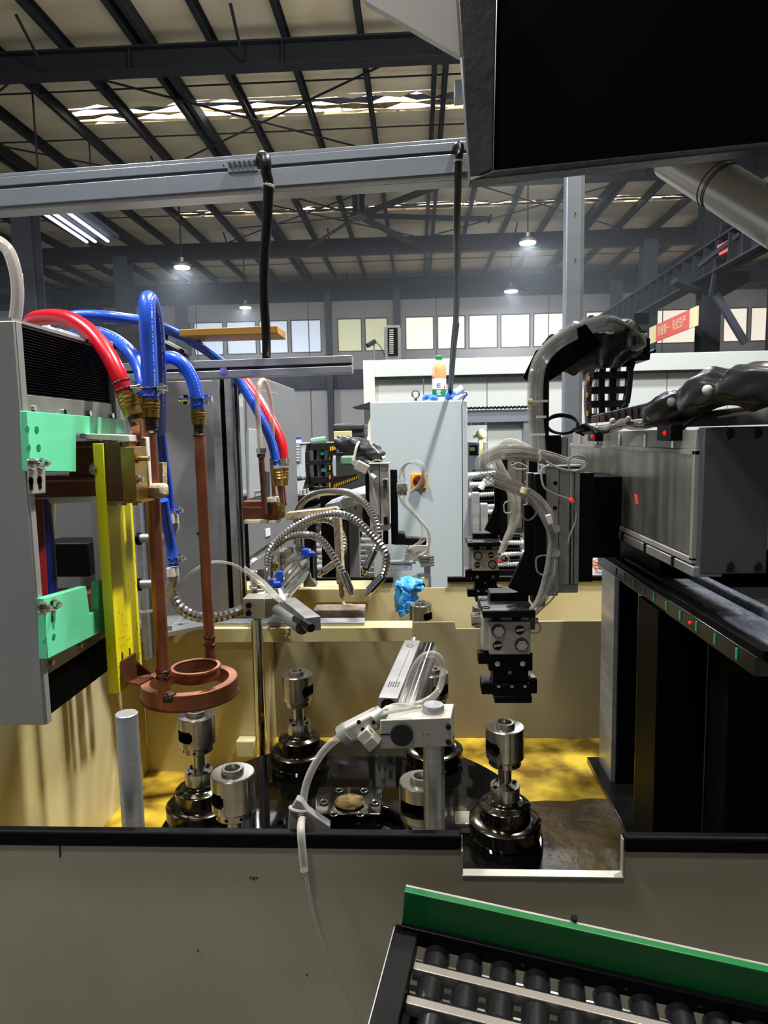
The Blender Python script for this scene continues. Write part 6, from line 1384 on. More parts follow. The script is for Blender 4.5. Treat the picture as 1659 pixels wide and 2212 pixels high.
# upper rail along the top
zr0, zr1 = PX(1508, 958, XG).z, PX(1508, 927, XG).z
build(B().box(XG - 0.004, XG + 0.05, yg0 + 0.004, yg1 - .02, zg1 + 0.001, zr1), 'upper_rail', 'alu_block', gt, bevel=0.001)
for y in (1.0, 1.12, 1.26, 1.42, 1.56): build(B().box(XG - 0.006, XG - .003, y, y + .008, zg1 + 0.002, zr1 - .004), 'rail_clip', 'chrome', gt)
for x, y in ((1566, 855), (1449, 932)): pass
q = PX(1449, 935, XG - .01); s1x = build(B().obox(q, (0.010, 0, 0), (0, 0.028, 0), (0, 0, 0.011)), 'limit_sensor', 'black_paint', gt, bevel=0.001)
build(B().ball(q + V(-0.010, -0.006, 0), 0.0034), 'red_light', 'led_red', s1x)
q = PX(1288, 943, XG - .01); s1x = build(B().obox(q, (0.010, 0, 0), (0, 0.03, 0), (0, 0, 0.009)), 'limit_sensor', 'black_paint', gt, bevel=0.001)
build(B().ball(q + V(-0.010, -0.01, 0), 0.0036), 'red_light', 'led_red', s1x)
# lower rails
zl = PX(1508, 1236, XG).z
build(B().box(XG - 0.008, XG + 0.03, yg0 - .01, yg1, zl - 0.006, zg0 - 0.006), 'lower_rail', 'alu_worn', gt, bevel=0.001)
for y in (0.98, 1.1, 1.22): build(B().box(XG - 0.010, XG - .006, y, y + .006, zl - .006, zg0 - .004), 'rail_clip', 'black_paint', gt)
# red laser spot sensor
q = PX(1373, 1078, XG - 0.004); build(B().obox(q, (0.0006, 0, 0), (0, 0.004, 0.006), (0, 0.001, 0.0015)), 'laser_spot', 'led_red', gt)
# shelf and table with grime
tb_ = thing('gantry_table', 'black steel table frame carrying the gantry, grimy top and toothed edge rail', 'table frame', (0.4, 1.2, ZF))
XS_ = PX(1640, 1440, 0.385).x
zsh = PX(1636, 1436, XS_).z
ya_, yb2 = PX(1632, 1430, XS_).y, PX(1292, 1206, XS_).y
build(B().box(XS_, XS_ + 0.02, ya_, yb2, zsh - 0.016, zsh + 0.008), 'edge_rail', 'rail_steel', tb_, bevel=0.001)
for i, (x, y) in enumerate(((1331, 1226), (1349, 1236), (1369, 1252), (1391, 1271), (1413, 1290), (1440, 1313), (1470, 1330), (1505, 1358), (1545, 1385), (1592, 1420))):
    q = PX(x, y, XS_); build(B().obox(V(XS_ - .0006, q.y, zsh - .003), (0.0008, 0, 0), (0, 0.0022, 0), (0, 0, 0.007)), 'teal_mark', 'teal_dot', tb_)
q = PX(1490, 1345, XS_ - .001); build(B().ball(V(XS_ - .001, q.y, q.z), 0.0022), 'red_reflection', 'led_red', tb_)
build(B().box(XS_ + .003, XS_ + .017, ya_ - .01, yb2 - .02, zsh + 0.008, zsh + 0.018), 'black_rail', 'rubber', tb_, bevel=0.001)
build(B().box(XS_ + 0.02, 1.1, ya_ - .15, yb2, zsh - 0.004, zsh + 0.004), 'table_top', 'black_paint', tb_)
build(B().box(XS_ + 0.024, XS_ + 0.10, ya_ - .05, yb2 - .1, zsh + 0.004, zsh + 0.018), 'cable_tray', 'grime', tb_, bevel=0.003)
build(B().box(XS_ + 0.072, XS_ + 0.088, ya_ - .05, yb2 - .08, zsh + 0.014, zsh + 0.030), 'tray_ridge', 'grime', tb_, bevel=0.004)
build(B().box(XS_ + 0.03, 1.1, 1.18, yb2 + .25, zsh + 0.01, zg0 - .03), 'support_box', 'hood_black', tb_)
# legs
def leg(px0, px1, Y, dep, m, top=None, bot=ZF):
    a, c = P(px0, 1500, Y).x, P(px1, 1500, Y).x
    return build(B().box(a, c, Y, Y + dep, bot, zsh - 0.016), 'leg', m, tb_, bevel=0.0015)
leg(1322, 1334, 1.50, 0.10, 'steel_satin'); leg(1335, 1394, 1.49, 0.1, 'hood_black')
build(B().box(P(1310, 1500, 1.46).x, P(1420, 1500, 1.46).x, 1.22, 1.62, ZF, ZF + 0.012), 'foot_plate', 'rail_steel', tb_, bevel=0.001)
leg(1396, 1416, 1.25, 0.06, 'rail_steel'); leg(1418, 1526, 1.08, 0.1, 'hood_black'); leg(1528, 1570, 1.16, 0.05, 'cabinet_dark'); leg(1572, 1760, 0.98, 0.06, 'black_paint')
# hood of shadow: far side panel of the gantry base
build(B().box(0.9, 1.1, 0.8, 1.7, ZF, zsh - 0.02), 'rear_leg', 'black_paint', tb_)

# ------------------------------------------------------------------ gripper arm (near)
def gripper_arm(name, lab, S, C0, far=False):
    """built in picture-free units: px offsets about the spindle axis of the near station, scaled to metres"""
    k = 1.09 / F * S; X0, Y0, Zr = C0
    def q(px, py, dy=0): return V(X0 + (px - 1094) * k, Y0 + dy * S, Zr - (py - 1500) * k * 1.02)
    t = thing(name, lab, 'gripper', q(1094, 1500))
    def bx(px0, px1, py0, py1, y0, y1, m, nm, par=None, bev=0.0012):
        a, c = q(px0, py1, y0), q(px1, py0, y1)
        return build(B().box(a.x, c.x, a.y, c.y, a.z, c.z), nm, m, par or t, bevel=bev)
    # black jaws and carrier
    bx(1066, 1143, 1462, 1490, -0.025, 0.025, 'black_paint', 'lower_jaw'); bx(1064, 1144, 1488, 1503, -0.028, 0.03, 'black_paint', 'jaw_foot')
    bx(1037, 1067, 1462, 1488, -0.02, 0.015, 'black_paint', 'left_finger'); bx(1140, 1157, 1455, 1486, -0.02, 0.015, 'black_paint', 'right_finger')
    if not far: bx(1143, 1156, 1452, 1456, -0.018, 0.0, 'switch_red', 'red_reflection')
    bx(1062, 1138, 1430, 1464, -0.018, 0.022, 'black_paint', 'carrier'); ml = bx(1052, 1146, 1394, 1434, -0.024, 0.026, 'black_paint', 'mount_plate')
    for x in (1070, 1124): build(B().cyl(q(x, 1417, -.024), q(x, 1417, -.027), 0.0042 * S, n=18).cyl(q(x, 1417, -.027), q(x, 1417, -.0275), 0.002 * S, n=8), 'screw', 'chrome', ml)
    bx(1030, 1053, 1396, 1421, -0.02, 0.0, 'black_paint', 'side_tab')
    for x in (1074, 1102, 1130): build(B().cyl(q(x, 1462, -.027), q(x, 1468, -.027), 0.0042 * S, n=14), 'jaw_screw', 'chrome', t)
    build(B().cyl(q(1098, 1440, -.018), q(1098, 1440, -.0188), 0.003 * S, n=14), 'dot', 'alu_block', t)
    # grey plates with hex nuts
    gp_ = bx(1052, 1139, 1323, 1394, -0.034, -0.024, 'alu_block', 'front_plate'); bx(1040, 1138, 1308, 1390, -0.024, 0.028, 'alu_block', 'gripper_body')
    for x, y in ((1071, 1342), (1120, 1372)):
        build(B().cyl(q(x, y, -.034), q(x, y, -.0352), 0.0112 * S, n=26), 'washer', 'rail_steel', gp_); build(B().cyl(q(x, y, -.0352), q(x, y, -.041), 0.0088 * S, n=6).cyl(q(x, y, -.041), q(x, y, -.044), 0.0045 * S, n=14), 'hex_nut', 'steel', gp_)
    for x, y in ((1116, 1341), (1069, 1374)):
        build(B().cyl(q(x, y, -.034), q(x, y, -.0344), 0.0075 * S, n=24), 'hole', 'bolt_hole', gp_); build(B().obox(q(x, y, -.0346), (0.006 * S, 0, .001), (0, .0004, 0), (0, 0, 0.002 * S)), 'hole_glint', 'steel', gp_)
    for x in (1068, 1111): build(B().cyl(q(x, 1318, -.024), q(x, 1318, -.025), 0.0078 * S, n=20), 'recess', 'bolt_hole', t)
    # black top plate and bracket
    tp_ = bx(1036, 1146, 1295, 1309, -0.05, 0.05, 'black_paint', 'top_plate'); bx(1037, 1145, 1294, 1295.5, -0.048, 0.05, 'rail_dark', 'scuffed_top')
    for x, dy in ((1045, -.03), (1045, .02), (1120, -.03), (1118, 0.02)):
        a = q(x, 1294, dy); build(B().torus(a + V(0, 0, .0004), (0, 0, 1), 0.0062 * S, 0.0008, 24, 6), 'counterbore', 'rail_steel', tp_)
    bx(1060, 1145, 1276, 1294, 0.012, 0.05, 'black_paint', 'foot')
    # triangular gusset and vertical plate
    build(B().prism([q(1100, 1264, .01), q(1136, 1186, .01), q(1133, 1085, .01), q(1176, 1085, .01), q(1176, 1282, .01), q(1140, 1282, .01)], (0, 0.012 * S, 0)), 'gusset', 'black_paint', t, bevel=0.001)
    bx(1152, 1176, 1018, 1300, -0.01, 0.035, 'black_paint', 'vertical_plate'); bx(1142, 1154, 1017, 1120, 0.01, 0.035, 'rail_steel', 'plate_edge')
    # aluminium slide
    bx(1175, 1204, 1004, 1278, -0.005, 0.04, 'anodised', 'slide_body'); bx(1205, 1250, 1006, 1256, 0.0, 0.045, 'anodised', 'slide_profile')
    bx(1228, 1232, 1008, 1256, -.002, 0.004, 'rail_steel', 'groove'); bx(1237, 1239, 1008, 1256, -.002, 0.004, 'rail_steel', 'groove'); bx(1175, 1250, 1000, 1005, -0.008, 0.05, 'alu_block', 'top_cap')
    bx(1177, 1250, 1256, 1275, 0.005, 0.04, 'anodised', 'lower_cap')
    for y in (1038, 1090): build(B().cyl(q(1196, y, -.005), q(1196, y, -.0056), 0.0032 * S, n=14), 'hole', 'black_matte', t)
    bx(1250, 1282, 1018, 1252, 0.008, 0.09, 'black_paint', 'carriage_plate')
    # fittings on the right
    bx(1139, 1152, 1316, 1346, -0.02, 0.0, 'grey_plastic', 'solenoid_block'); build(B().cyl(q(1152, 1330, -.01), q(1160, 1330, -.01), 0.005 * S, n=12), 'push_fitting', 'steel', t)
    build(B().cyl(q(1145, 1318, -.01), q(1147, 1308, -.01), 0.005 * S, n=12), 'push_fitting', 'steel', t)
    if not far: build(B().cyl(q(1040, 1340, 0.03), q(1020, 1341, 0.03), 0.012, n=16), 'side_stub', 'steel', t)
    return t, q
ga1, q1 = gripper_arm('gripper_arm', 'near black and grey pneumatic gripper arm above the right chuck spindle', 1.0, (P(1094, 1380, 1.09).x, 1.09, P(1094, 1502, 1.09).z))
ga2, q2 = gripper_arm('gripper_arm', 'far black and grey gripper arm seen through the gap left of the near one', 1.03, (P(1044, 1200, 1.80).x, 1.80, P(1048, 1288, 1.80).z - 0.006), True)
# vertical channel that carries the tube bundle
pole = thing('tube_mast', 'upright black channel with clear air tubes strapped to it above the near gripper', 'mast', P(1175, 1000, 1.16))
YP = 1.16
build(B().pbox(1172, 775, 1186, 1015, YP, 0.03), 'channel', 'black_paint', pole, bevel=0.001)
build(B().prism([P(1130, 815, YP + .03), P(1158, 757, YP + .03), P(1265, 700, YP + .05), P(1300, 745, YP + .06), P(1183, 826, YP + .03), P(1178, 778, YP + .03), P(1142, 826, YP + .03)], (0, 0.004, 0)), 'black_sheet', 'black_matte', pole)
build(B().pbox(1183, 940, 1212, 1012, YP + .01, 0.04), 'mast_base', 'black_paint', pole, bevel=0.001)
build(B().pbox(1211, 943, 1228, 996, YP + .01, 0.05), 'grey_cover', 'alu_block', pole, bevel=0.004)
rnd = random.Random(3)
for k in range(9):
    o = (k - 4) * 2.9; r_ = 0.0043
    pts = [P(1388 + o * .6, 738 - o * 1.2, 1.32), P(1362 + o, 712 + o * .9, 1.30), P(1310, 698 + o * 1.1, 1.27), P(1255, 712 + o * 1.2, 1.22), P(1205 + o * .2, 738 + o * 1.1, 1.18), P(1172 + o * .7, 772 + o * .7, 1.15), P(1158 + o, 815, 1.14), P(1156 + o, 880, 1.14), P(1160 + o, 940, 1.14), P(1163 + o * 1.1, 985 + rnd.uniform(-4, 4), 1.13)]
    build(B().tube(pts, r_, n=9, k=6), 'air_tube', 'clear_tube_thick' if k % 3 else 'clear_tube', pole)
for k in range(8):
    o = k * 5
    build(B().tube([P(1262 + o, 716 - (k % 3) * 3, 1.26), P(1290 + o * .9, 690 + (k % 2) * 3, 1.27), P(1330 + o * .6, 692 + k, 1.28), P(1368 + o * .5, 712 + k * 2, 1.30), P(1385 + (k % 3) * 4, 740 + k, 1.31), P(1362 + o * .4, 752 + (k % 3) * 2, 1.29)], 0.0028, n=8, k=5), 'air_tube', 'clear_tube_thick', pole)
for y, x0, x1 in ((866, 1140, 1184), (938, 1147, 1178), (900, 1160, 1180)):
    build(B().pbox(x0, y - 2, x1, y + 3, YP - .045, 0.006), 'cable_tie', 'white_nylon', pole)
build(B().cyl(P(1140, 869, YP - .04), P(1150, 868, YP - .04), 0.0055), 'tie_head', 'pale_hose', pole)
build(B().ball(P(1364, 699, 1.27), 0.0055), 'tie_head', 'white_nylon', pole)
cvr = thing('vinyl_cover', 'torn black vinyl bag under the tube bundle at the top right', 'cover', P(1270, 760, 1.3))
build(sleeve(B(), [P(1195, 752, 1.25), P(1222, 756, 1.27), P(1260, 752, 1.3), P(1305, 742, 1.32), P(1350, 735, 1.34), P(1375, 745, 1.35)], lambda t: 0.040 * (0.35 + 0.75 * math.sin(pi * (0.1 + 0.78 * t))), 11, amp=0.22), 'bag', 'vinyl', cvr, ang=50)
# tube loops of the near gripper
yl = 1.05
def loopset(par, f_, pts, n, r, jit, m='clear_tube_thick', seed=1):
    rnd = random.Random(seed)
    for k in range(n):
        o = (k - (n - 1) / 2) * jit
        build(B().tube([f_(x + o * cx_, y + o * cy_, dy + rnd.uniform(-.004, .004)) for x, y, dy, cx_, cy_ in pts], r, n=8, k=5), 'air_tube', m, par)
fP = lambda x, y, dy: P(x, y, yl + dy)
loopset(ga1, fP, [(1200, 1000, .06, .3, 1), (1165, 985, .04, .4, 1), (1110, 976, 0, .2, 1), (1065, 982, -.01, .3, 1), (1042, 1002, -.02, 1, .5), (1056, 1026, -.02, 1, -.8), (1095, 1044, -.01, .4, -1), (1128, 1060, 0, .3, -.8), (1160, 1084, 0, .8, -.6), (1185, 1122, 0, .9, -.3), (1194, 1165, 0, .5, 0), (1190, 1230, 0, .9, 0), (1172, 1290, 0, .8, 0), (1148, 1322, 0, .4, 0)], 5, 0.0038, 5.2, seed=2)
loopset(ga1, fP, [(1262, 1008, .05, 0, 1), (1225, 1000, .05, .2, 1), (1190, 988, .04, .3, 1), (1165, 984, .03, 0, 1)], 4, 0.004, 5, 'clear_tube_thick', 3)
def single(par, pts, r, m='tube_grey'): build(B().tube([P(x, y, yl + dy) for x, y, dy in pts], r, n=8, k=6), 'sensor_wire', m, par)
single(ga1, [(1185, 1005, .02), (1170, 1015, .01), (1174, 1050, 0), (1195, 1066, 0), (1234, 1080, 0), (1240, 1086, 0)], 0.0017)
single(ga1, [(1234, 1085, 0), (1245, 1105, 0), (1242, 1130, 0), (1230, 1160, 0), (1226, 1200, 0)], 0.0014)
single(ga1, [(1178, 996, .01), (1215, 1014, 0), (1250, 1016, 0), (1268, 1002, 0), (1262, 988, 0), (1240, 985, 0), (1228, 998, 0), (1234, 1030, 0), (1234, 1078, 0)], 0.0016)
single(ga1, [(1126, 1085, 0), (1127, 1110, 0), (1140, 1124, 0), (1157, 1112, 0), (1157, 1090, 0), (1142, 1072, 0), (1130, 1074, 0), (1126, 1085, 0)], 0.0014)
single(ga1, [(1158, 1225, 0), (1160, 1205, 0), (1178, 1200, 0), (1192, 1210, 0), (1194, 1230, 0), (1176, 1242, 0), (1162, 1236, 0), (1158, 1222, 0)], 0.0014)
single(ga1, [(1196, 1170, 0), (1203, 1220, 0), (1206, 1262, 0), (1196, 1290, 0), (1165, 1320, 0), (1158, 1328, 0)], 0.0015)
single(ga1, [(1176, 1270, 0), (1188, 1262, 0), (1200, 1270, 0), (1200, 1280, 0), (1188, 1283, 0), (1178, 1276, 0), (1172, 1262, 0)], 0.0017)
single(ga1, [(1140, 1362, 0), (1155, 1368, 0), (1166, 1362, 0), (1166, 1350, 0), (1160, 1342, 0)], 0.0015)
build(B().bar(P(1183, 1112, 1.035), P(1190, 1132, 1.035), 0.010, 0.008), 'white_connector', 'white_nylon', ga1, bevel=0.001)
for y in (1142, 1195): build(B().bolt(P(1199, y, 1.05), (0, -1, 0), 0.005, 0.005), 'tube_clip', 'chrome', ga1)
build(B().cyl(P(1132, 1066, 1.03), P(1136, 1054, 1.03), 0.007, n=14), 'tie_head', 'pale_hose', ga1)
build(B().ball(P(1234, 1080, 1.045), 0.0032), 'red_light', 'led_red', ga1)
build(B().ball(P(1137, 1041, 1.2), 0.0026), 'red_light', 'led_red', ga1)
yl = 1.72
loopset(ga2, lambda x, y, dy: P(x, y, yl + dy), [(1150, 978, .0, 0, 1), (1120, 962, 0, .3, 1), (1090, 962, 0, .3, 1), (1070, 985, 0, 1, .2), (1078, 1010, 0, 1, 0), (1100, 1050, 0, 1, 0), (1115, 1090, 0, 1, 0), (1110, 1130, 0, .8, 0), (1095, 1165, 0, .6, 0), (1082, 1195, 0, .4, 0)], 5, 0.0045, 4.2, seed=6)
single(ga2, [(1104, 1006, 0), (1120, 1000, 0), (1134, 1006, 0), (1140, 1012, 0), (1120, 1014, 0), (1106, 1010, 0)], 0.002)
single(ga2, [(1088, 1090, 0), (1090, 1106, 0), (1102, 1108, 0), (1112, 1096, 0), (1108, 1084, 0), (1094, 1084, 0), (1088, 1092, 0)], 0.002)
single(ga2, [(1080, 1205, 0), (1092, 1200, 0), (1100, 1210, 0), (1092, 1216, 0), (1080, 1212, 0)], 0.002)
build(B().ball(P(1079, 1211, 1.72), 0.004), 'red_light', 'led_red', ga2)
# the dark stack behind the far gripper's plates
# drag chain on the right, vertical part and lying run
YR = 1.45
d2 = thing('drag_chain', 'black and brown cable drag chain curving up behind the gantry at right', 'cable chain', P(1310, 910, YR))
rows_ = [(784, 1285, 1362), (810, 1276, 1358), (842, 1273, 1356), (872, 1274, 1350), (900, 1276, 1340)]
for (y, xa_, xb_) in rows_: build(B().pbox(xa_, y - 7, xb_, y + 8, YR, 0.02), 'cross_bar', 'chain_black', d2, bevel=0.001)
for x in (1303, 1328): build(B().tube([P(x, 780, YR + .01), P(x - 4, 840, YR + .01), P(x - 2, 905, YR + .01)], 0.007, n=8, sm=True), 'separator', 'chain_black', d2)
lft = [(1292, 776), (1276, 800), (1270, 835), (1269, 870), (1272, 915)]; rgt = [(1366, 778), (1360, 800), (1357, 840), (1352, 872), (1340, 888)]
for i in range(4):
    build(B().bar(P(*lft[i], YR - .005), P(*lft[i + 1], YR - .005), 0.011, 0.022, (0, 1, 0)), 'side_link', 'chain_brown', d2, bevel=0.001)
    build(B().bar(P(*rgt[i], YR - .005), P(*rgt[i + 1], YR - .005), 0.010, 0.022, (0, 1, 0)), 'side_link', 'chain_black', d2, bevel=0.001)
    build(B().pbox((lft[i][0] + lft[i+1][0]) / 2 - 2.5, (lft[i][1] + lft[i+1][1]) / 2 - 5, (lft[i][0] + lft[i+1][0]) / 2 + 1, (lft[i][1] + lft[i+1][1]) / 2 + 6, YR - .018, .004), 'yellow_pin', 'chain_yellow', d2)
for k in range(4): build(B().tube([P(1290 + k * 16, 785, YR + .03), P(1286 + k * 16, 840, YR + .03), P(1286 + k * 14, 905, YR + .03)], 0.004, n=8), 'inner_tube', 'tube_grey', d2)
for k in range(11):
    x = 1282 + k * 14.0; yb__ = 914 - k * 1.2; yt__ = 897 - k * 3.2
    build(B().prism([P(x, yb__, YR - .05 - k * .018), P(x + 13, yb__ - 1.2, YR - .068 - k * .018), P(x + 12, yt__ - 3, YR - .068 - k * .018), P(x + 1, yt__, YR - .05 - k * .018)], (0, 0.02, 0)), 'side_link', 'chain_brown', d2, bevel=0.0015)
    if k % 2 == 0 or k < 5: build(B().prism([P(x + 3, yb__ - 10, YR - .054 - k * .018), P(x + 6, yb__ - 10, YR - .054 - k * .018), P(x + 6, yb__ - 1, YR - .054 - k * .018), P(x + 3, yb__ - 1, YR - .054 - k * .018)], (0, 0.004, 0)), 'yellow_pin', 'chain_yellow', d2)
build(B().prism([P(1300, 778, YR - .01), P(1400, 762, YR - .04), P(1418, 752, YR - .05), P(1418, 760, YR - .05), P(1405, 764, YR - .04), P(1404, 777, YR - .04), P(1310, 786, YR - .01)], (0, 0.08, 0)), 'end_bracket', 'black_paint', d2, bevel=0.001)
build(B().pbox(1388, 731, 1404, 760, YR - .04, 0.05), 'bracket_ear', 'black_paint', d2); build(B().pbox(1370, 676, 1402, 700, YR + .3, 0.05), 'dark_post', 'beam_paint', d2)
# black coiled cable
ccb = thing('coiled_cable', 'coil of thin black cable standing on the gantry end beside the tube mast', 'cable', P(1215, 935, 1.3))
for k in range(3):
    q = P(1214, 915 + k * 1.5, 1.3); b = B()
    pts = [q + V(0.028 * math.cos(a) * (1 + .03 * k), 0.01 * math.sin(a), 0.018 * math.sin(a) * (1 - .05 * k)) for a in [2*pi*i/18 for i in range(19)]]
    build(b.tube(pts, 0.0022, n=7, k=3), 'loop', 'black_cable', ccb)
build(B().tube([P(1236, 926, 1.3), P(1248, 934, 1.3), P(1262, 940, 1.3)], 0.0022, n=7), 'loop_tail', 'black_cable', ccb)
for k in range(5): build(B().tube([P(1243, 930 + k, 1.28), P(1262 + 4 * k, 917 + 3 * k, 1.27), P(1285, 928 + 2 * k, 1.25), P(1304 + k * 3, 935 - k, 1.24)], 0.0024, n=7), 'tail', 'black_cable', ccb)
# sleeve of vinyl lying on the gantry, with ties
vs = thing('vinyl_sleeve', 'long crumpled black vinyl cable sleeve lying along the gantry top', 'sleeve', P(1560, 860, .9))
sp_ = [P(1408, 898, 1.12), P(1425, 886, 1.08), P(1450, 876, 1.02), P(1480, 868, .98), P(1500, 862, .95), P(1530, 842, .91), P(1560, 836, .88), P(1585, 838, .86), P(1615, 832, .84), P(1660, 828, .82), P(1720, 830, .80)]
build(sleeve(B(), sp_, lambda t: 0.013 + 0.006 * t + 0.008 * abs(math.sin(t * 9.2 + 0.4)), 21, n=44, amp=0.15, k=14), 'sleeve_body', 'vinyl', vs, ang=50)
for x, y, Y in ((1405, 900, 1.08), (1451, 868, 0.985), (1528, 842, 0.865)): build(B().ball(P(x, y, Y), 0.0062), 'tie_knob', 'white_nylon', vs)
build(B().tube([P(1260, 930, 1.32), P(1300, 928, 1.28), P(1335, 920, 1.22), P(1345, 914, 1.2), P(1370, 918, 1.17), P(1400, 915, 1.12), P(1430, 900, 1.06)], 0.0085, n=14), 'clear_sleeve', 'clear_tube_thick', vs)
build(B().tube([P(1258, 932, 1.32), P(1300, 929, 1.28), P(1345, 916, 1.2), P(1400, 917, 1.12), P(1430, 902, 1.06)], 0.0055, n=10), 'wires', 'brown_cable', vs)
for x, y in ((1323, 909), (1357, 905)): build(B().ball(P(x, y, 1.17), 0.005), 'tie_knob', 'white_nylon', vs)
build(B().tube([P(1468, 930, .98), P(1500, 905, .95), P(1540, 880, .92), P(1580, 868, .90)], 0.003, n=7), 'thin_cable', 'black_cable', vs)
sh = thing('cover_bracket', 'dark scuffed steel ledge under the vinyl sleeve above the gantry', 'ledge', P(1560, 900, .97))
build(B().prism([P(1430, 906, 1.06), P(1480, 893, 1.0), P(1720, 868, .84), P(1720, 915, .84), P(1500, 922, .97), P(1410, 920, 1.06)], (0.0, 0.10, 0)), 'ledge_plate', 'rust_dark', sh, bevel=0.001)
# hand of a worker beyond the gantry
pr_ = thing('person', 'hand of a worker resting beyond the gantry, arm in dark sleeve', 'person', P(1300, 1240, 2.6))
yh = 2.6
build(sleeve(B(), [P(1300, 1222, yh), P(1290, 1219, yh)], 0.018, 8, n=12, amp=.04), 'palm', 'skin', pr_)
for k, (x, y) in enumerate(((1284, 1208), (1282, 1214), (1283, 1220), (1286, 1226))):
    build(B().tube([P(1296, 1212 + k * 5, yh - .005), P(x + 4, y, yh - .012), P(x + 1, y + 4, yh - .014), P(x + 6, y + 6, yh - .016)], 0.0078 - .0006 * k, n=10), 'finger', 'skin', pr_)
build(B().tube([P(1306, 1207, yh), P(1298, 1204, yh - .012), P(1291, 1205, yh - .016)], 0.008, n=10), 'thumb', 'skin', pr_)
build(B().tube([P(1296, 1220, yh), P(1320, 1224, yh), P(1350, 1226, yh + .03)], 0.022, n=14, rfun=lambda t: 0.018 + 0.01 * t), 'forearm', 'skin', pr_)
build(B().tube([P(1340, 1226, yh + .02), P(1372, 1226, yh + .06), V(0.84, 2.80, 0.99), V(0.90, 2.92, 1.03)], 0.045, n=16, rfun=lambda t: 0.036 + 0.028 * t), 'sleeve', 'sleeve', pr_)
# the worker's body, seated out of sight behind the gantry
sh = V(0.90, 2.93, 1.03)
jt = {'pelvis': (1.02, 2.98, 0.52, .15), 'waist': (1.02, 2.96, 0.72, .135), 'chest': (1.01, 2.93, 0.95, .15), 'neck0': (1.01, 2.93, 1.10, .075), 'neck1': (1.01, 2.92, 1.17, .055),
      'shl': (sh.x, sh.y, min(sh.z, 1.04), .065), 'shr': (1.20, 2.95, 1.04, .065), 'elr': (1.26, 2.80, 0.82, .045), 'wrr': (1.14, 2.62, 0.86, .032),
      'hl': (0.93, 2.95, 0.50, .085), 'kl': (0.90, 2.55, 0.50, .065), 'al': (0.90, 2.58, 0.10, .045), 'tl': (0.90, 2.44, 0.05, .04),
      'hr': (1.12, 2.95, 0.50, .085), 'kr': (1.16, 2.55, 0.50, .065), 'ar': (1.16, 2.58, 0.10, .045), 'tr': (1.16, 2.44, 0.05, .04)}
ks = list(jt); ed = [('pelvis', 'waist'), ('waist', 'chest'), ('chest', 'neck0'), ('neck0', 'neck1'), ('chest', 'shl'), ('chest', 'shr'), ('shr', 'elr'), ('elr', 'wrr'), ('pelvis', 'hl'), ('hl', 'kl'), ('kl', 'al'), ('al', 'tl'), ('pelvis', 'hr'), ('hr', 'kr'), ('kr', 'ar'), ('ar', 'tr')]
me = bpy.data.meshes.new('body'); base_ = BASE[pr_]
me.from_pydata([tuple(V(*jt[k][:3]) - base_) for k in ks], [(ks.index(a), ks.index(b_)) for a, b_ in ed], [])
me.materials.append(MATS['sleeve']); bo = bpy.data.objects.new('body', me); COL.objects.link(bo); bo.parent = pr_; BASE[bo] = base_
bo.modifiers.new('skin', 'SKIN'); sv = me.skin_vertices[0].data
for i, k in enumerate(ks): sv[i].radius = (jt[k][3], jt[k][3] * .85); sv[i].use_root = (i == 0)
sd_ = bo.modifiers.new('sub', 'SUBSURF'); sd_.levels = 2; sd_.render_levels = 2
hc_ = V(1.0, 2.90, 1.27)
hd_ = build(B().ball(hc_, 0.085, n=24, sz=1.3), 'head', 'skin', pr_)
build(B().ball(hc_ + V(0.006, 0.014, 0.022), 0.09, n=24, sz=1.18), 'hair', 'hair', hd_)
build(B().cyl(hc_ + V(-.004, -.082, -.01), hc_ + V(-.004, -.098, -.025), 0.012, 0.014, n=10), 'nose', 'skin', hd_)
for dx in (-.03, .022): build(B().ball(hc_ + V(dx, -.078, .012), 0.009), 'eye', 'paper', hd_)
for dx in (-.088, .088): build(B().ball(hc_ + V(dx, 0, -.005), 0.018), 'ear', 'skin', hd_)
st_ = thing('work_stool', 'round stool under the seated worker beyond the gantry', 'stool', (1.02, 2.98, 0))
build(B().cyl((1.02, 3.0, 0.36), (1.02, 3.0, 0.40), 0.17, n=28), 'seat', 'motor_black', st_)
for k in range(4): build(B().cyl((1.02 + .13 * math.cos(k * pi / 2), 3.0 + .13 * math.sin(k * pi / 2), 0.37), (1.02 + .17 * math.cos(k * pi / 2), 3.0 + .17 * math.sin(k * pi / 2), 0), 0.012, n=10), 'leg', 'rail_steel', st_)
wt = thing('work_table', 'pale work table top beneath the worker hand beyond the gantry', 'table', P(1340, 1300, 2.6))
tz = P(1300, 1236, yh).z
build(B().box(P(1262, 1240, yh).x, 1.35, yh - .15, yh + .12, tz - .03, tz), 'table_top', 'cabinet_dark', wt, bevel=0.002)
for x_ in (P(1272, 1240, yh).x, 1.3):
    for y_ in (yh - .12, yh + .09): build(B().box(x_ - .02, x_ + .02, y_ - .02, y_ + .02, 0, tz - .03), 'leg', 'beam_paint', wt)

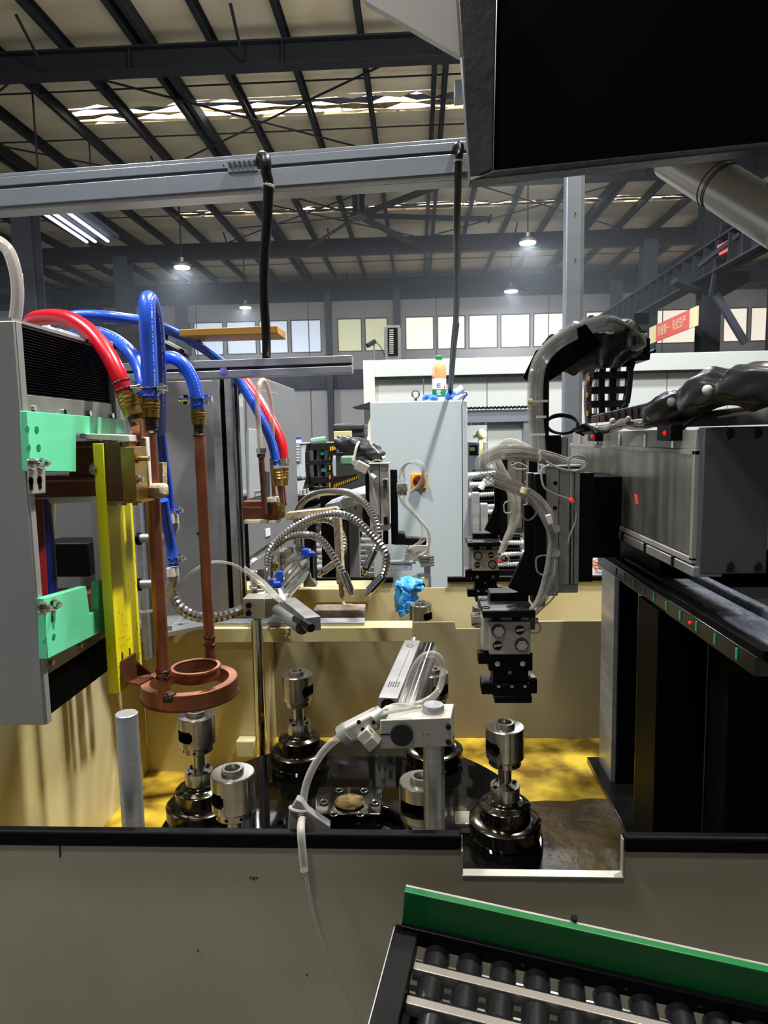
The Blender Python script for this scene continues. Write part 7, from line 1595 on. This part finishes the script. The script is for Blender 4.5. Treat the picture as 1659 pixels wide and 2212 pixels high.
# ------------------------------------------------------------------ ROLLER CONVEYOR at the lower right
# local frame: u along the rack (slopes down to the right), v towards the camera, n up
O = P(868, 1998, 0.66)
pr1 = PX(1659, 2180, O.x + 0.37)
u = (P(1659, 2182, 0.60) - O); u.normalize()
v = V(0.04, -1, -0.12); v = (v - u * v.dot(u)).normalized(); n_ = u.cross(-v).normalized()
if n_.z < 0: n_ = -n_
cv_ = thing('roller_conveyor', 'black roller conveyor section with green side board at the lower right', 'conveyor', O)
def lp_(a, b_, c): return O + u * a + v * b_ + n_ * c
L = 0.62
hb_ = (P(880, 1916, .66) - O).length * 0.96
build(B().obox(lp_(L / 2, -0.004, hb_ / 2), u * L / 2, v * 0.004, n_ * hb_ / 2), 'green_board', 'green_board', cv_, bevel=0.0008)
build(B().obox(lp_(L / 2, -0.010, hb_ / 2 - .001), u * L / 2, v * 0.0015, n_ * (hb_ / 2 - .0004)), 'backing_strip', 'alu_worn', cv_)
build(B().obox(lp_(L / 2, 0.002, -0.006), u * (L / 2), v * 0.004, n_ * 0.010), 'rear_rail', 'black_paint', cv_, bevel=0.001)
build(B().obox(lp_(0.006, 0.2, -0.012), u * 0.0125, v * 0.2, n_ * 0.012), 'end_rail', 'black_paint', cv_, bevel=0.001)
build(B().obox(lp_(-0.004, 0.2, -0.034), u * 0.004, v * 0.2, n_ * 0.03), 'end_flange', 'steel_satin', cv_)
build(B().obox(lp_(L / 2, 0.2, -0.075), u * L / 2, v * 0.2, n_ * 0.003), 'drip_pan', 'hood_black', cv_)
sp_u, sp_v = 0.0335, 0.0375
for r in range(6):
    bq_ = 0.017 + r * sp_v
    build(B().obox(lp_(L / 2 + .02, bq_ + sp_v * .53, -0.014), u * (L / 2 - .0), v * 0.0045, n_ * 0.007), 'divider_rail', 'roller_rail', cv_, bevel=0.0008)
    build(B().cyl(lp_(0.02, bq_, -.022), lp_(L, bq_, -.022), 0.0022, n=8), 'axle', 'chrome', cv_)
rollers = 0; rproto = None
rb_ = B()
for r in range(6):
    bq_ = 0.017 + r * sp_v; off = 0.0 if r % 2 == 0 else -0.004
    for k in range(17):
        a_ = 0.040 + k * sp_u + off + r * 0.003
        if a_ > L: continue
        c_ = lp_(a_, bq_, -0.022)
        if rproto is None:
            me_b = B().lathe([(0.001, -0.0135), (0.0115, -0.0135), (0.0135, -0.0115), (0.0135, 0.0115), (0.0115, 0.0135), (0.001, 0.0135)], c_, v, n=28)
            rproto = build(me_b, 'roller', 'roller_black', cv_); r0 = c_
        else:
            o = rproto.copy(); COL.objects.link(o); o.parent = cv_; o.location = c_ - r0
for (a_, c__) in ((0.17, .004),): build(B().cyl(lp_(a_, -0.012, hb_ + .001), lp_(a_, -0.012, hb_ + .003), 0.0035, n=14), 'screw', 'black_matte', cv_)
for a_ in (0.02, L - .02):
    for b__ in (0.02, 0.38):
        q = lp_(a_, b__, -0.08); build(B().box(q.x - .015, q.x + .015, q.y - .015, q.y + .015, 0, q.z), 'leg', 'black_paint', cv_)
